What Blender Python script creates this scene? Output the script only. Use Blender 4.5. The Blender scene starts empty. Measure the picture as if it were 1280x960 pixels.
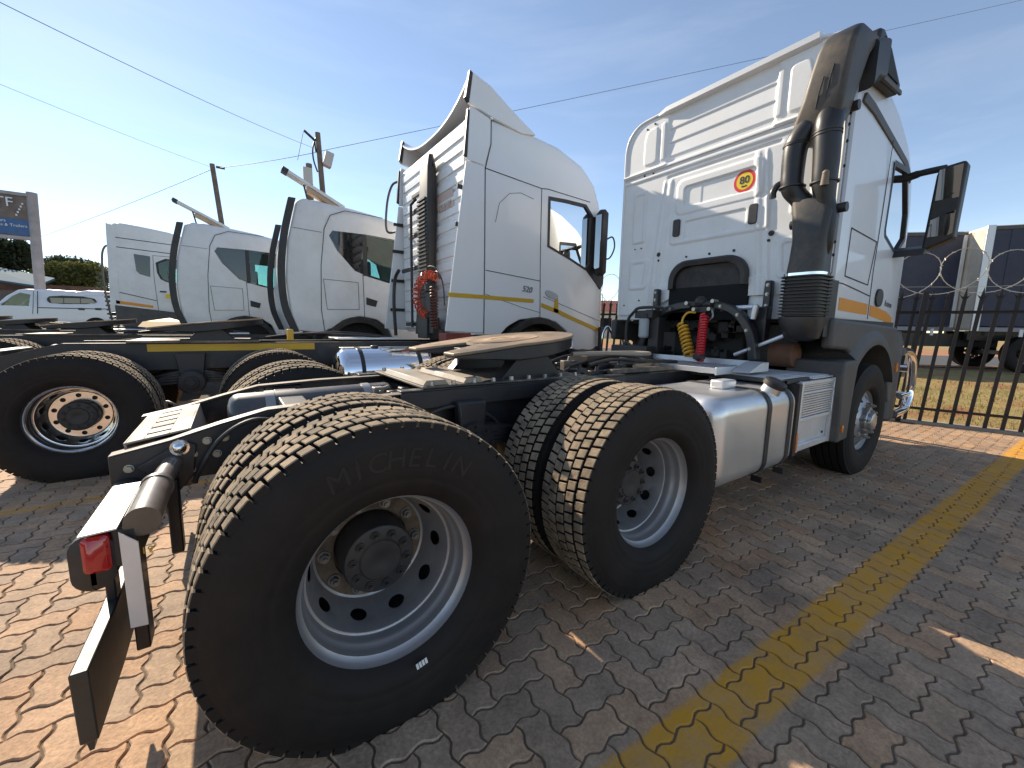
import bpy, bmesh, math, random
from mathutils import Vector, Matrix, noise
random.seed(7)
PI = math.pi
sc = bpy.context.scene
COL = sc.collection

# ---------------------------------------------------------------- camera
F_PX, CAM = 509.248, Vector((-0.3889, -1.1922, 1.3360))
YAW, PITCH, ROLL = 0.96908, 0.13948, 0.01747
fw = Vector((math.cos(YAW)*math.cos(PITCH), math.sin(YAW)*math.cos(PITCH), -math.sin(PITCH)))
rt = fw.cross(Vector((0, 0, 1))).normalized(); up = rt.cross(fw)
rt, up = rt*math.cos(ROLL)+up*math.sin(ROLL), up*math.cos(ROLL)-rt*math.sin(ROLL)
cd = bpy.data.cameras.new('camera'); cam = bpy.data.objects.new('camera', cd); COL.objects.link(cam)
cam.matrix_world = Matrix(((rt.x, up.x, -fw.x, CAM.x), (rt.y, up.y, -fw.y, CAM.y), (rt.z, up.z, -fw.z, CAM.z), (0, 0, 0, 1)))
cd.sensor_width = 36.0; cd.lens = F_PX/1280*36.0; cd.clip_start = 0.05; cd.clip_end = 2000
sc.camera = cam

def to_px(p):
    d = Vector(p)-CAM; z = d.dot(fw)
    if z < 0.05: return None
    return (640+F_PX*d.dot(rt)/z, 480-F_PX*d.dot(up)/z, z)

# ---------------------------------------------------------------- light
SUN = Vector((-0.235, 1.0, 0.63)).normalized()        # towards the sun
sun_el = math.asin(SUN.z); sun_az = math.atan2(SUN.x, SUN.y)
w = bpy.data.worlds.new('World'); sc.world = w; w.use_nodes = True
nt = w.node_tree; bgn = nt.nodes['Background']
sky = nt.nodes.new('ShaderNodeTexSky'); sky.sky_type = 'NISHITA'; sky.sun_disc = False
sky.sun_elevation = sun_el; sky.sun_rotation = sun_az
sky.air_density = 1.0; sky.dust_density = 0.12; sky.ozone_density = 0.35; sky.altitude = 1300
bgn.inputs['Strength'].default_value = 0.118
# thin high cirrus, the same all round the sky
tc = nt.nodes.new('ShaderNodeTexCoord'); mp = nt.nodes.new('ShaderNodeMapping')
mp.inputs['Scale'].default_value = (1.0, 1.0, 6.5); mp.inputs['Rotation'].default_value = (0.10, 0.06, 0.3)
nz = nt.nodes.new('ShaderNodeTexNoise'); nz.inputs['Scale'].default_value = 2.1; nz.inputs['Detail'].default_value = 7; nz.inputs['Roughness'].default_value = 0.56
nz.inputs['Distortion'].default_value = 0.5
rmp = nt.nodes.new('ShaderNodeMapRange'); rmp.inputs['From Min'].default_value = 0.48; rmp.inputs['From Max'].default_value = 0.80; rmp.inputs['To Min'].default_value = 0.045; rmp.inputs['To Max'].default_value = 0.14
mx = nt.nodes.new('ShaderNodeMix'); mx.data_type = 'RGBA'; mx.inputs['B'].default_value = (7.4, 7.6, 7.7, 1)
nt.links.new(tc.outputs['Generated'], mp.inputs['Vector']); nt.links.new(mp.outputs['Vector'], nz.inputs['Vector'])
nt.links.new(nz.outputs['Fac'], rmp.inputs['Value']); nt.links.new(rmp.outputs['Result'], mx.inputs['Factor'])
nt.links.new(sky.outputs['Color'], mx.inputs['A']); nt.links.new(mx.outputs['Result'], bgn.inputs['Color'])
sl = bpy.data.lights.new('sun', 'SUN'); sl.energy = 4.75; sl.angle = math.radians(0.53); sl.color = (1.0, 0.87, 0.69)
so = bpy.data.objects.new('sun', sl); COL.objects.link(so); so.rotation_euler = SUN.to_track_quat('Z', 'Y').to_euler(); so.location = (-20, 60, 40)
vs = sc.view_settings; vs.view_transform = 'Standard'; vs.look = 'None'; vs.gamma = 1; vs.exposure = 0.72; vs.use_curve_mapping = False

# ---------------------------------------------------------------- materials
MATS = {}
def mat(name, col, rough=0.5, metal=0.0, coat=0.0, var=0.0, vscale=4.0, dust=None, dustf=0.0, bump=0.0, bscale=60.0, spec=0.5, rvar=0.0, aniso=None, dscale=3.0):
    if name in MATS: return MATS[name]
    m = bpy.data.materials.new(name); m.use_nodes = True; MATS[name] = m
    t = m.node_tree; b = t.nodes['Principled BSDF']
    b.inputs['Base Color'].default_value = (*col, 1); b.inputs['Roughness'].default_value = rough
    b.inputs['Metallic'].default_value = metal; b.inputs['Coat Weight'].default_value = coat; b.inputs['Coat Roughness'].default_value = 0.05
    b.inputs['Specular IOR Level'].default_value = spec
    g = t.nodes.new('ShaderNodeNewGeometry')
    base = None
    if var > 0:
        n = t.nodes.new('ShaderNodeTexNoise'); n.inputs['Scale'].default_value = vscale; n.inputs['Detail'].default_value = 6; n.inputs['Roughness'].default_value = 0.62
        t.links.new(g.outputs['Position'], n.inputs['Vector'])
        r = t.nodes.new('ShaderNodeMapRange'); r.inputs['From Min'].default_value = 0.3; r.inputs['From Max'].default_value = 0.7
        r.inputs['To Min'].default_value = 1-var; r.inputs['To Max'].default_value = 1+var
        t.links.new(n.outputs['Fac'], r.inputs['Value'])
        x = t.nodes.new('ShaderNodeMix'); x.data_type = 'RGBA'; x.blend_type = 'MULTIPLY'; x.inputs['Factor'].default_value = 1
        x.inputs['A'].default_value = (*col, 1); t.links.new(r.outputs['Result'], x.inputs['B'])
        base = x.outputs['Result']
    if dust:
        n = t.nodes.new('ShaderNodeTexNoise'); n.inputs['Scale'].default_value = dscale; n.inputs['Detail'].default_value = 9; n.inputs['Roughness'].default_value = 0.7
        t.links.new(g.outputs['Position'], n.inputs['Vector'])
        r = t.nodes.new('ShaderNodeMapRange'); r.inputs['From Min'].default_value = 0.38; r.inputs['From Max'].default_value = 0.68; r.inputs['To Max'].default_value = dustf
        t.links.new(n.outputs['Fac'], r.inputs['Value'])
        x = t.nodes.new('ShaderNodeMix'); x.data_type = 'RGBA'; x.inputs['A'].default_value = (*col, 1); x.inputs['B'].default_value = (*dust, 1)
        if base: t.links.new(base, x.inputs['A'])
        t.links.new(r.outputs['Result'], x.inputs['Factor']); base = x.outputs['Result']
        ra = t.nodes.new('ShaderNodeMath'); ra.operation = 'MULTIPLY_ADD'; ra.inputs[1].default_value = 0.35; ra.inputs[2].default_value = rough
        t.links.new(r.outputs['Result'], ra.inputs[0]); t.links.new(ra.outputs[0], b.inputs['Roughness'])
    elif rvar > 0:
        n = t.nodes.new('ShaderNodeTexNoise'); n.inputs['Scale'].default_value = 7; n.inputs['Detail'].default_value = 5
        t.links.new(g.outputs['Position'], n.inputs['Vector'])
        r = t.nodes.new('ShaderNodeMapRange'); r.inputs['From Min'].default_value = 0.3; r.inputs['From Max'].default_value = 0.7
        r.inputs['To Min'].default_value = max(0.02, rough-rvar); r.inputs['To Max'].default_value = rough+rvar
        t.links.new(n.outputs['Fac'], r.inputs['Value']); t.links.new(r.outputs['Result'], b.inputs['Roughness'])
    if base: t.links.new(base, b.inputs['Base Color'])
    if bump > 0:
        n = t.nodes.new('ShaderNodeTexNoise'); n.inputs['Scale'].default_value = bscale; n.inputs['Detail'].default_value = 4
        t.links.new(g.outputs['Position'], n.inputs['Vector'])
        bp = t.nodes.new('ShaderNodeBump'); bp.inputs['Strength'].default_value = bump; bp.inputs['Distance'].default_value = 0.01
        t.links.new(n.outputs['Fac'], bp.inputs['Height']); t.links.new(bp.outputs['Normal'], b.inputs['Normal'])
    return m
TAN = (0.33, 0.235, 0.15)
WHITE = mat('white_paint', (0.80, 0.80, 0.80), 0.32, coat=0.45, var=0.025, vscale=1.5, dust=(0.62, 0.57, 0.50), dustf=0.16)
WHITE2 = mat('white_paint_dusty', (0.76, 0.755, 0.74), 0.36, coat=0.3, var=0.03, vscale=1.2, dust=(0.55, 0.50, 0.43), dustf=0.35)
WALLW = mat('white_pressed_steel', (0.79, 0.79, 0.78), 0.38, coat=0.25, var=0.03, vscale=2.5, dust=(0.58, 0.53, 0.45), dustf=0.25)
BLACK = mat('black_plastic', (0.016, 0.016, 0.018), 0.45, var=0.2, dust=(0.14, 0.11, 0.08), dustf=0.3)
DGREY = mat('dark_grey_plastic', (0.062, 0.060, 0.060), 0.52, var=0.12, dust=(0.22, 0.18, 0.135), dustf=0.35, bump=0.04, bscale=300)
DUCT = mat('dusty_duct_plastic', (0.030, 0.029, 0.029), 0.45, var=0.15, dust=(0.26, 0.19, 0.12), dustf=0.5, dscale=2.2)
PIPE = mat('black_intake_pipe', (0.014, 0.014, 0.016), 0.36, var=0.15, dust=(0.10, 0.075, 0.05), dustf=0.22)
RUBBER = mat('tyre_rubber', (0.0105, 0.0090, 0.0085), 0.66, spec=0.28, var=0.25, vscale=6, dust=(0.055, 0.038, 0.028), dustf=0.28, bump=0.05, bscale=220, dscale=4)
TREAD = mat('dusty_tread_rubber', (0.165, 0.130, 0.092), 0.85, var=0.36, vscale=14, dust=(0.50, 0.38, 0.255), dustf=0.78, spec=0.2, bump=0.25, bscale=120, dscale=9)
SILVER = mat('silver_rim_paint', (0.40, 0.40, 0.415), 0.40, metal=0.70, var=0.06, dust=(0.33, 0.27, 0.21), dustf=0.5, dscale=5)
POLISH = mat('polished_alloy', (0.80, 0.79, 0.78), 0.16, metal=1.0, var=0.05, dust=(0.4, 0.32, 0.25), dustf=0.18)
CHROME = mat('chrome', (0.85, 0.85, 0.86), 0.07, metal=1.0, rvar=0.03)
ALU = mat('aluminium_tank', (0.74, 0.74, 0.745), 0.30, metal=0.82, var=0.05, vscale=2, dust=(0.62, 0.55, 0.46), dustf=0.42, bump=0.02, bscale=90)
ALUP = mat('aluminium_plate', (0.72, 0.73, 0.75), 0.42, metal=0.7, var=0.06, dust=(0.42, 0.35, 0.27), dustf=0.35)
STEELW = mat('bare_pale_metal', (0.80, 0.77, 0.74), 0.45, metal=0.25, var=0.05, dust=(0.55, 0.45, 0.36), dustf=0.35)
CHASSIS = mat('chassis_paint', (0.0105, 0.012, 0.0165), 0.42, var=0.2, dust=(0.085, 0.065, 0.05), dustf=0.30, coat=0.15)
CHASSTOP = mat('dusty_sunlit_chassis_paint', (0.05, 0.045, 0.04), 0.5, var=0.2, dust=(0.42, 0.32, 0.22), dustf=0.85, dscale=2)  # dust plus the sunlit look of top faces, both put into the colour
HUB = mat('hub_black', (0.022, 0.022, 0.024), 0.5, var=0.2, dust=(0.09, 0.07, 0.055), dustf=0.5)
RUST = mat('rusty_wheel_face', (0.075, 0.050, 0.034), 0.75, var=0.5, vscale=26, dust=(0.25, 0.175, 0.11), dustf=0.65, dscale=14)
NUT = mat('wheel_nut_steel', (0.22, 0.21, 0.20), 0.42, metal=0.8, var=0.2, vscale=30)
BOLT = mat('zinc_bolt', (0.42, 0.40, 0.36), 0.38, metal=0.85)
YEL = mat('yellow_reflective_tape', (0.62, 0.36, 0.015), 0.4, var=0.08)
ORG = mat('orange_reflective_tape', (0.80, 0.30, 0.015), 0.4, var=0.06)
REDL = mat('red_lamp_lens', (0.42, 0.012, 0.016), 0.15, coat=0.6)
ORL = mat('orange_lamp_lens', (0.75, 0.19, 0.01), 0.2, coat=0.5)
REDH = mat('red_air_hose', (0.50, 0.012, 0.022), 0.35, coat=0.2)
ORH = mat('orange_red_hose', (0.62, 0.075, 0.02), 0.35, coat=0.2)
YELH = mat('yellow_air_hose', (0.70, 0.36, 0.02), 0.35, coat=0.2)
SEAM = mat('gap_crease_line', (0.035, 0.036, 0.04), 0.8)
GREASE = mat('greasy_dusty_steel', (0.17, 0.125, 0.085), 0.45, metal=0.10, var=0.3, vscale=5, dust=(0.55, 0.36, 0.21), dustf=0.95, dscale=1.7, bump=0.05)
TANPL = mat('dusty_mount_plate', (0.26, 0.23, 0.19), 0.55, var=0.15, dust=(0.42, 0.32, 0.22), dustf=0.7)
DARKG = mat('tinted_glass', (0.012, 0.014, 0.016), 0.04, coat=0.5)
MIRR = mat('mirror_glass', (0.50, 0.52, 0.53), 0.02, metal=1.0)  # darkened to stand in for dark surroundings missing from its reflections
SEATM = mat('seat_fabric', (0.05, 0.05, 0.055), 0.9)
PLATEW = mat('white_sticker', (0.75, 0.75, 0.73), 0.5)
SIGNY = mat('sign_yellow', (0.85, 0.60, 0.02), 0.4)
SIGNR = mat('sign_red', (0.72, 0.03, 0.03), 0.4)
INK = mat('black_print', (0.02, 0.02, 0.02), 0.5)
GREYT = mat('grey_print', (0.20, 0.21, 0.23), 0.3, metal=0.6)
def glass_mat(name, tint, refl=0.08):
    m = bpy.data.materials.new(name); m.use_nodes = True; MATS[name] = m
    t = m.node_tree; t.nodes.remove(t.nodes['Principled BSDF']); o = t.nodes['Material Output']
    a = t.nodes.new('ShaderNodeBsdfTransparent'); a.inputs['Color'].default_value = (*tint, 1)
    g = t.nodes.new('ShaderNodeBsdfGlossy'); g.inputs['Roughness'].default_value = 0.02
    f = t.nodes.new('ShaderNodeFresnel'); f.inputs['IOR'].default_value = 1.5
    x = t.nodes.new('ShaderNodeMixShader'); t.links.new(f.outputs[0], x.inputs[0]); t.links.new(a.outputs[0], x.inputs[1]); t.links.new(g.outputs[0], x.inputs[2])
    t.links.new(x.outputs[0], o.inputs['Surface']); return m
GLASS = glass_mat('green_tinted_glass', (0.60, 0.76, 0.74))

# ---------------------------------------------------------------- mesh helpers
class MB:
    def __init__(s): s.v = []; s.f = []
    def add(s, vs, fs):
        o = len(s.v); s.v += [tuple(p) for p in vs]; s.f += [tuple(i+o for i in q) for q in fs]; return s
    def box(s, x0, x1, y0, y1, z0, z1, M=None):
        vs = [Vector((x, y, z)) for z in (z0, z1) for y in (y0, y1) for x in (x0, x1)]
        if M: vs = [M @ p for p in vs]
        return s.add(vs, [(0, 2, 3, 1), (4, 5, 7, 6), (0, 1, 5, 4), (2, 6, 7, 3), (0, 4, 6, 2), (1, 3, 7, 5)])
    def prism(s, poly, a, b, ax='y', M=None):
        n = len(poly)
        def mk(p, c): return Vector({'y': (p[0], c, p[1]), 'x': (c, p[0], p[1]), 'z': (p[0], p[1], c)}[ax])
        vs = [mk(p, a) for p in poly]+[mk(p, b) for p in poly]
        if M: vs = [M @ p for p in vs]
        ar = sum(poly[i][0]*poly[(i+1) % n][1]-poly[(i+1) % n][0]*poly[i][1] for i in range(n))
        flip = (ar > 0) ^ (ax != 'y') ^ (b < a)
        fs = [tuple(range(n)), tuple(range(2*n-1, n-1, -1))]+[(i, i+n, (i+1) % n+n, (i+1) % n) for i in range(n)]
        if flip: fs = [tuple(reversed(q)) for q in fs]
        return s.add(vs, fs)
    def cyl(s, p0, p1, r0, r1=None, n=14, cap=True):
        p0 = Vector(p0); p1 = Vector(p1); r1 = r0 if r1 is None else r1
        d = (p1-p0).normalized(); a = d.orthogonal().normalized(); b = d.cross(a)
        vs = [p0+(a*math.cos(2*PI*i/n)+b*math.sin(2*PI*i/n))*r0 for i in range(n)]+[p1+(a*math.cos(2*PI*i/n)+b*math.sin(2*PI*i/n))*r1 for i in range(n)]
        fs = [(i, (i+1) % n, (i+1) % n+n, i+n) for i in range(n)]
        if cap: fs += [tuple(range(n-1, -1, -1)), tuple(range(n, 2*n))]
        return s.add(vs, fs)
    def tube(s, pts, r, n=8, cap=True, closed=False):
        pts = [Vector(p) for p in pts]; m = len(pts); rs = r if isinstance(r, (list, tuple)) else [r]*m
        a = None; vs = []
        for i, p in enumerate(pts):
            t = (pts[(i+1) % m]-pts[i-1]) if closed else (pts[min(i+1, m-1)]-pts[max(i-1, 0)])
            if t.length < 1e-9: t = Vector((0, 0, 1))
            t.normalize()
            a = t.orthogonal().normalized() if a is None else (a-t*a.dot(t))
            if a.length < 1e-6: a = t.orthogonal()
            a.normalize(); b = t.cross(a)
            vs += [p+(a*math.cos(2*PI*k/n)+b*math.sin(2*PI*k/n))*rs[i] for k in range(n)]
        fs = []
        for i in range(m if closed else m-1):
            j = (i+1) % m
            fs += [(i*n+k, i*n+(k+1) % n, j*n+(k+1) % n, j*n+k) for k in range(n)]
        if cap and not closed: fs += [tuple(range(n-1, -1, -1)), tuple(range((m-1)*n, m*n))]
        return s.add(vs, fs)
    def lathe(s, prof, c=(0, 0, 0), n=48, ax='y', close=False):
        # prof: (along axis, radius)
        cx, cy, cz = c; vs = []
        for (y, r) in prof:
            for i in range(n):
                t = 2*PI*i/n; u, v_ = r*math.cos(t), r*math.sin(t)
                vs.append({'y': (cx+u, cy+y, cz+v_), 'z': (cx+u, cy+v_, cz+y), 'x': (cx+y, cy+u, cz+v_)}[ax])
        m = len(prof); fs = []
        for j in range(m if close else m-1):
            k = (j+1) % m
            for i in range(n):
                q = (j*n+i, j*n+(i+1) % n, k*n+(i+1) % n, k*n+i)
                fs.append(q if ax != 'y' else tuple(reversed(q)))
        return s.add(vs, fs)
    def loft(s, secs, cap=True, closed=True):
        n = len(secs[0]); vs = [p for c in secs for p in c]; fs = []
        for j in range(len(secs)-1):
            for i in range(n if closed else n-1):
                fs.append((j*n+i, j*n+(i+1) % n, (j+1)*n+(i+1) % n, (j+1)*n+i))
        if cap: fs += [tuple(range(n-1, -1, -1)), tuple(range((len(secs)-1)*n, len(secs)*n))]
        return s.add(vs, fs)
    def sphere(s, c, r, n=12, sz=(1, 1, 1)):
        c = Vector(c); m = n//2
        pr = [(-math.cos(PI*j/m), math.sin(PI*j/m)) for j in range(m+1)]
        vs = [Vector((c.x+r*sz[0]*q[1]*math.cos(2*PI*i/n), c.y+r*sz[1]*q[1]*math.sin(2*PI*i/n), c.z+r*sz[2]*q[0])) for q in pr for i in range(n)]
        return s.add(vs, [(j*n+i, j*n+(i+1) % n, (j+1)*n+(i+1) % n, (j+1)*n+i) for j in range(m) for i in range(n)])
    def hexbolt(s, p, d, r=0.014, h=0.012):
        p = Vector(p); d = Vector(d).normalized()
        s.cyl(p, p+d*h*0.2, r*1.25, n=12); return s.cyl(p+d*h*0.2, p+d*h*1.1, r, r*0.92, n=6)
    def mesh(s, name, smooth=35, fix=False):
        me = bpy.data.meshes.new(name); me.from_pydata(s.v, [], s.f); 
        if fix:
            bm = bmesh.new(); bm.from_mesh(me); bmesh.ops.recalc_face_normals(bm, faces=bm.faces); bm.to_mesh(me); bm.free()
        me.validate()
        if smooth:
            me.polygons.foreach_set('use_smooth', [True]*len(me.polygons)); me.set_sharp_from_angle(angle=math.radians(smooth))
        me.update(); return me

def link(name, me, material, parent=None, loc=None, rot=None, label=None):
    o = bpy.data.objects.new(name, me); COL.objects.link(o)
    if me is not None and material is not None and not me.materials: me.materials.append(material)
    if parent is not None:
        o.parent = parent
        b = parent
        inv = Matrix.Identity(4)
        # children are modelled in world space of the first build: undo the parent's placement
        inv = world_of(parent).inverted()
        o.matrix_parent_inverse = inv
    if loc is not None: o.location = loc
    if rot is not None: o.rotation_euler = rot
    if label: o['label'] = label
    return o
def world_of(o):
    m = Matrix.LocRotScale(o.location, o.rotation_euler, o.scale)
    return m if o.parent is None else world_of(o.parent) @ o.matrix_parent_inverse @ m
SPLIT = {'rail_bolt', 'rail_hole', 'mounting_bolt', 'hoop_bolt', 'mount_bolt', 'wall_plug', 'corner_bolt', 'cover_bolt', 'tread_rib', 'cover_rib', 'pedestal', 'mirror_arm', 'seat', 'duct_mount', 'hanger', 'snorkel_slot', 'brake_drum', 'tank_bracket', 'chassis_beam', 'mud_flap_bracket', 'stems', 'lens_bar', 'coupling'}
def islands(mb):
    par = list(range(len(mb.v)))
    def find(a):
        while par[a] != a: par[a] = par[par[a]]; a = par[a]
        return a
    for f in mb.f:
        r = find(f[0])
        for i in f[1:]: par[find(i)] = r
    grp = {}
    for f in mb.f: grp.setdefault(find(f[0]), []).append(f)
    out = []
    for fs in grp.values():
        mp = {}; q = MB()
        for f in fs:
            for i in f:
                if i not in mp: mp[i] = len(q.v); q.v.append(mb.v[i])
            q.f.append(tuple(mp[i] for i in f))
        out.append(q)
    return out
def overlap_merge(ms):
    # pieces whose boxes touch belong together (a bolt's washer and head)
    bx = [([min(v[k] for v in m.v)-1e-4 for k in range(3)], [max(v[k] for v in m.v)+1e-4 for k in range(3)]) for m in ms]; par = list(range(len(ms)))
    def find(a):
        while par[a] != a: a = par[a]
        return a
    for i in range(len(ms)):
        for j in range(i):
            if all(bx[i][0][k] < bx[j][1][k] and bx[j][0][k] < bx[i][1][k] for k in range(3)): par[find(i)] = find(j)
    g = {}
    for i, m in enumerate(ms): g.setdefault(find(i), MB()).add(m.v, m.f)
    return list(g.values())
def part(name, mb, material, parent=None, smooth=35, bevel=0.0, fix=False, label=None, seg=2):
    if name in SPLIT:
        ms = overlap_merge(islands(mb))
        if len(ms) > 1: return [part1(name, m, material, parent, smooth, bevel, fix, label, seg) for m in ms][0]
    return part1(name, mb, material, parent, smooth, bevel, fix, label, seg)
def part1(name, mb, material, parent=None, smooth=35, bevel=0.0, fix=False, label=None, seg=2):
    o = link(name, mb.mesh(name, smooth, fix), material, parent, label=label)
    if bevel:
        md = o.modifiers.new('bevel', 'BEVEL'); md.width = bevel; md.segments = seg; md.limit_method = 'ANGLE'; md.angle_limit = math.radians(40); md.harden_normals = False
    return o
def thing(name, loc, label, cat, group=None, rz=0.0):
    o = bpy.data.objects.new(name, None); COL.objects.link(o); o.location = loc; o.rotation_euler = (0, 0, rz); o.empty_display_size = 0.2
    return tag(o, label, cat, group)
def tag(o, label, cat, group=None):
    o['label'] = label; o['category'] = cat
    if group: o['group'] = group
    return o
def copy_tree(o, parent=None):
    c = o.copy(); COL.objects.link(c)
    if parent is not None: c.parent = parent; c.matrix_parent_inverse = o.matrix_parent_inverse.copy()
    for ch in list(o.children): copy_tree(ch, c)
    return c
def structure(name, mb, material, smooth=35):
    o = link(name, mb.mesh(name, smooth), material); o['kind'] = 'structure'; return o
def rrect(y0, y1, z0, z1, r, n=4):
    out = []
    for (cx, cy, a0) in ((y1-r, z1-r, 0), (y0+r, z1-r, 90), (y0+r, z0+r, 180), (y1-r, z0+r, 270)):
        for k in range(n+1):
            a = math.radians(a0+90*k/n); out.append((cx+r*math.cos(a), cy+r*math.sin(a)))
    return out
def resample(poly, n):
    P = [Vector(p) for p in poly]; L = [0]
    for i in range(len(P)): L.append(L[-1]+(P[(i+1) % len(P)]-P[i]).length)
    out = []; j = 0
    for k in range(n):
        d = L[-1]*k/n
        while L[j+1] < d: j += 1
        t = (d-L[j])/max(1e-9, L[j+1]-L[j]); out.append(P[j].lerp(P[(j+1) % len(P)], t))
    return out
def chaikin(poly, it=2, keep=()):
    P = [Vector(p) for p in poly]
    for _ in range(it):
        Q = []
        for i in range(len(P)):
            a, b = P[i], P[(i+1) % len(P)]; Q += [a.lerp(b, 0.25), a.lerp(b, 0.75)]
        P = Q
    return P
def curve_pts(pts, n=8):
    # Catmull-Rom through 3D points
    P = [Vector(p) for p in pts]; out = []
    for i in range(len(P)-1):
        p0, p1, p2, p3 = P[max(i-1, 0)], P[i], P[i+1], P[min(i+2, len(P)-1)]
        for k in range(n):
            t = k/n; out.append(0.5*((2*p1)+(p2-p0)*t+(2*p0-5*p1+4*p2-p3)*t*t+(3*p1-p0-3*p2+p3)*t**3))
    return out+[P[-1]]
def coil(p0, p1, R, turns, r, n=10, sag=0.0):
    p0 = Vector(p0); p1 = Vector(p1); d = (p1-p0); a = d.normalized().orthogonal().normalized(); b = d.normalized().cross(a); out = []
    N = int(turns*n)
    for i in range(N+1):
        t = i/N; out.append(p0+d*t+Vector((0, 0, -sag*4*t*(1-t)))+(a*math.cos(2*PI*turns*t)+b*math.sin(2*PI*turns*t))*R)
    return out
def text_mb(txt, size, M, depth=0.002, bold=0.0, align='CENTER', shear=0.0):
    c = bpy.data.curves.new('t', 'FONT'); c.body = txt; c.size = size; c.extrude = depth; c.align_x = align; c.align_y = 'CENTER'; c.offset = bold; c.shear = shear; c.resolution_u = 3
    o = bpy.data.objects.new('t', c); COL.objects.link(o)
    me = bpy.data.meshes.new_from_object(o.evaluated_get(bpy.context.evaluated_depsgraph_get()))
    mb = MB(); mb.add([M @ v.co for v in me.vertices], [tuple(p.vertices) for p in me.polygons])
    bpy.data.objects.remove(o); bpy.data.curves.remove(c); bpy.data.meshes.remove(me); return mb
def basis(o, ex, ey):
    ex = Vector(ex).normalized(); ey = Vector(ey).normalized(); ez = ex.cross(ey).normalized()
    return Matrix(((ex.x, ey.x, ez.x, o[0]), (ex.y, ey.y, ez.y, o[1]), (ex.z, ey.z, ez.z, o[2]), (0, 0, 0, 1)))
def interp(v, a, b, c, d): return c+(d-c)*min(1, max(0, (v-a)/(b-a)))
# ================================================================ GROUND
FA = Vector((8.12, 0.463, 0)); FD = Vector((-0.2794, 0.9602, 0))     # fence foot and direction (to the left in the picture)
FN = Vector((0.9602, 0.2794, 0))                                      # away from the yard
def fence_dist(x, y): return (Vector((x, y, 0))-FA).dot(FN)
def terrain_z(x, y):
    d = fence_dist(x, y)
    z = 0.32*interp(d, 0.6, 4.2, 0, 1)
    if d < 0.6: z = 0.0
    z2 = 0.75*interp(y, 17.0, 21.0, 0, 1)*interp(d, 2.0, -2.0, 0, 1)
    return max(z, z2)
def ground_material():
    m = bpy.data.materials.new('yard_and_verge_soil'); m.use_nodes = True; t = m.node_tree; b = t.nodes['Principled BSDF']; b.inputs['Roughness'].default_value = 0.95
    g = t.nodes.new('ShaderNodeNewGeometry')
    dv = t.nodes.new('ShaderNodeVectorMath'); dv.operation = 'DOT_PRODUCT'; dv.inputs[1].default_value = (FN.x, FN.y, 0); t.links.new(g.outputs['Position'], dv.inputs[0])
    def noise_(s, d=6, r=0.6):
        n = t.nodes.new('ShaderNodeTexNoise'); n.inputs['Scale'].default_value = s; n.inputs['Detail'].default_value = d; n.inputs['Roughness'].default_value = r
        t.links.new(g.outputs['Position'], n.inputs['Vector']); return n
    n1 = noise_(1.1); r1 = t.nodes.new('ShaderNodeValToRGB'); e = r1.color_ramp.elements
    e[0].position = 0.36; e[0].color = (0.30, 0.135, 0.06, 1); e[1].position = 0.52; e[1].color = (0.34, 0.25, 0.09, 1)
    q = e.new(0.68); q.color = (0.22, 0.19, 0.06, 1)
    t.links.new(n1.outputs['Fac'], r1.inputs['Fac'])
    n2 = noise_(14, 8, 0.75); mm = t.nodes.new('ShaderNodeMix'); mm.data_type = 'RGBA'; mm.blend_type = 'MULTIPLY'; mm.inputs['Factor'].default_value = 0.8
    r2 = t.nodes.new('ShaderNodeMapRange'); r2.inputs['From Min'].default_value = 0.3; r2.inputs['From Max'].default_value = 0.7; r2.inputs['To Min'].default_value = 0.6; r2.inputs['To Max'].default_value = 1.35
    t.links.new(n2.outputs['Fac'], r2.inputs['Value']); t.links.new(r1.outputs['Color'], mm.inputs['A']); t.links.new(r2.outputs['Result'], mm.inputs['B'])
    # yard side: packed paving dust
    yard = t.nodes.new('ShaderNodeMix'); yard.data_type = 'RGBA'; yard.inputs['B'].default_value = (0.085, 0.066, 0.05, 1)
    st = t.nodes.new('ShaderNodeMath'); st.operation = 'LESS_THAN'; st.inputs[1].default_value = FA.dot(FN)+0.05; t.links.new(dv.outputs['Value'], st.inputs[0])
    t.links.new(st.outputs[0], yard.inputs['Factor']); t.links.new(mm.outputs['Result'], yard.inputs['A']); t.links.new(yard.outputs['Result'], b.inputs['Base Color'])
    bp = t.nodes.new('ShaderNodeBump'); bp.inputs['Strength'].default_value = 0.6; bp.inputs['Distance'].default_value = 0.05; t.links.new(n2.outputs['Fac'], bp.inputs['Height']); t.links.new(bp.outputs['Normal'], b.inputs['Normal'])
    return m
mb = MB()
xs = [-900, -300, -120, -60, -40]+[-30+i*1.5 for i in range(58)]+[70, 110, 200, 400, 900]
ys = [-900, -300, -120, -60, -40]+[-30+i*1.5 for i in range(58)]+[70, 110, 200, 400, 900]
for x in xs:
    for y in ys: mb.v.append((x, y, terrain_z(x, y)-0.014))
n = len(ys)
for i in range(len(xs)-1):
    for j in range(n-1): mb.f.append((i*n+j, (i+1)*n+j, (i+1)*n+j+1, i*n+j+1))
structure('ground', mb, ground_material())

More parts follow.
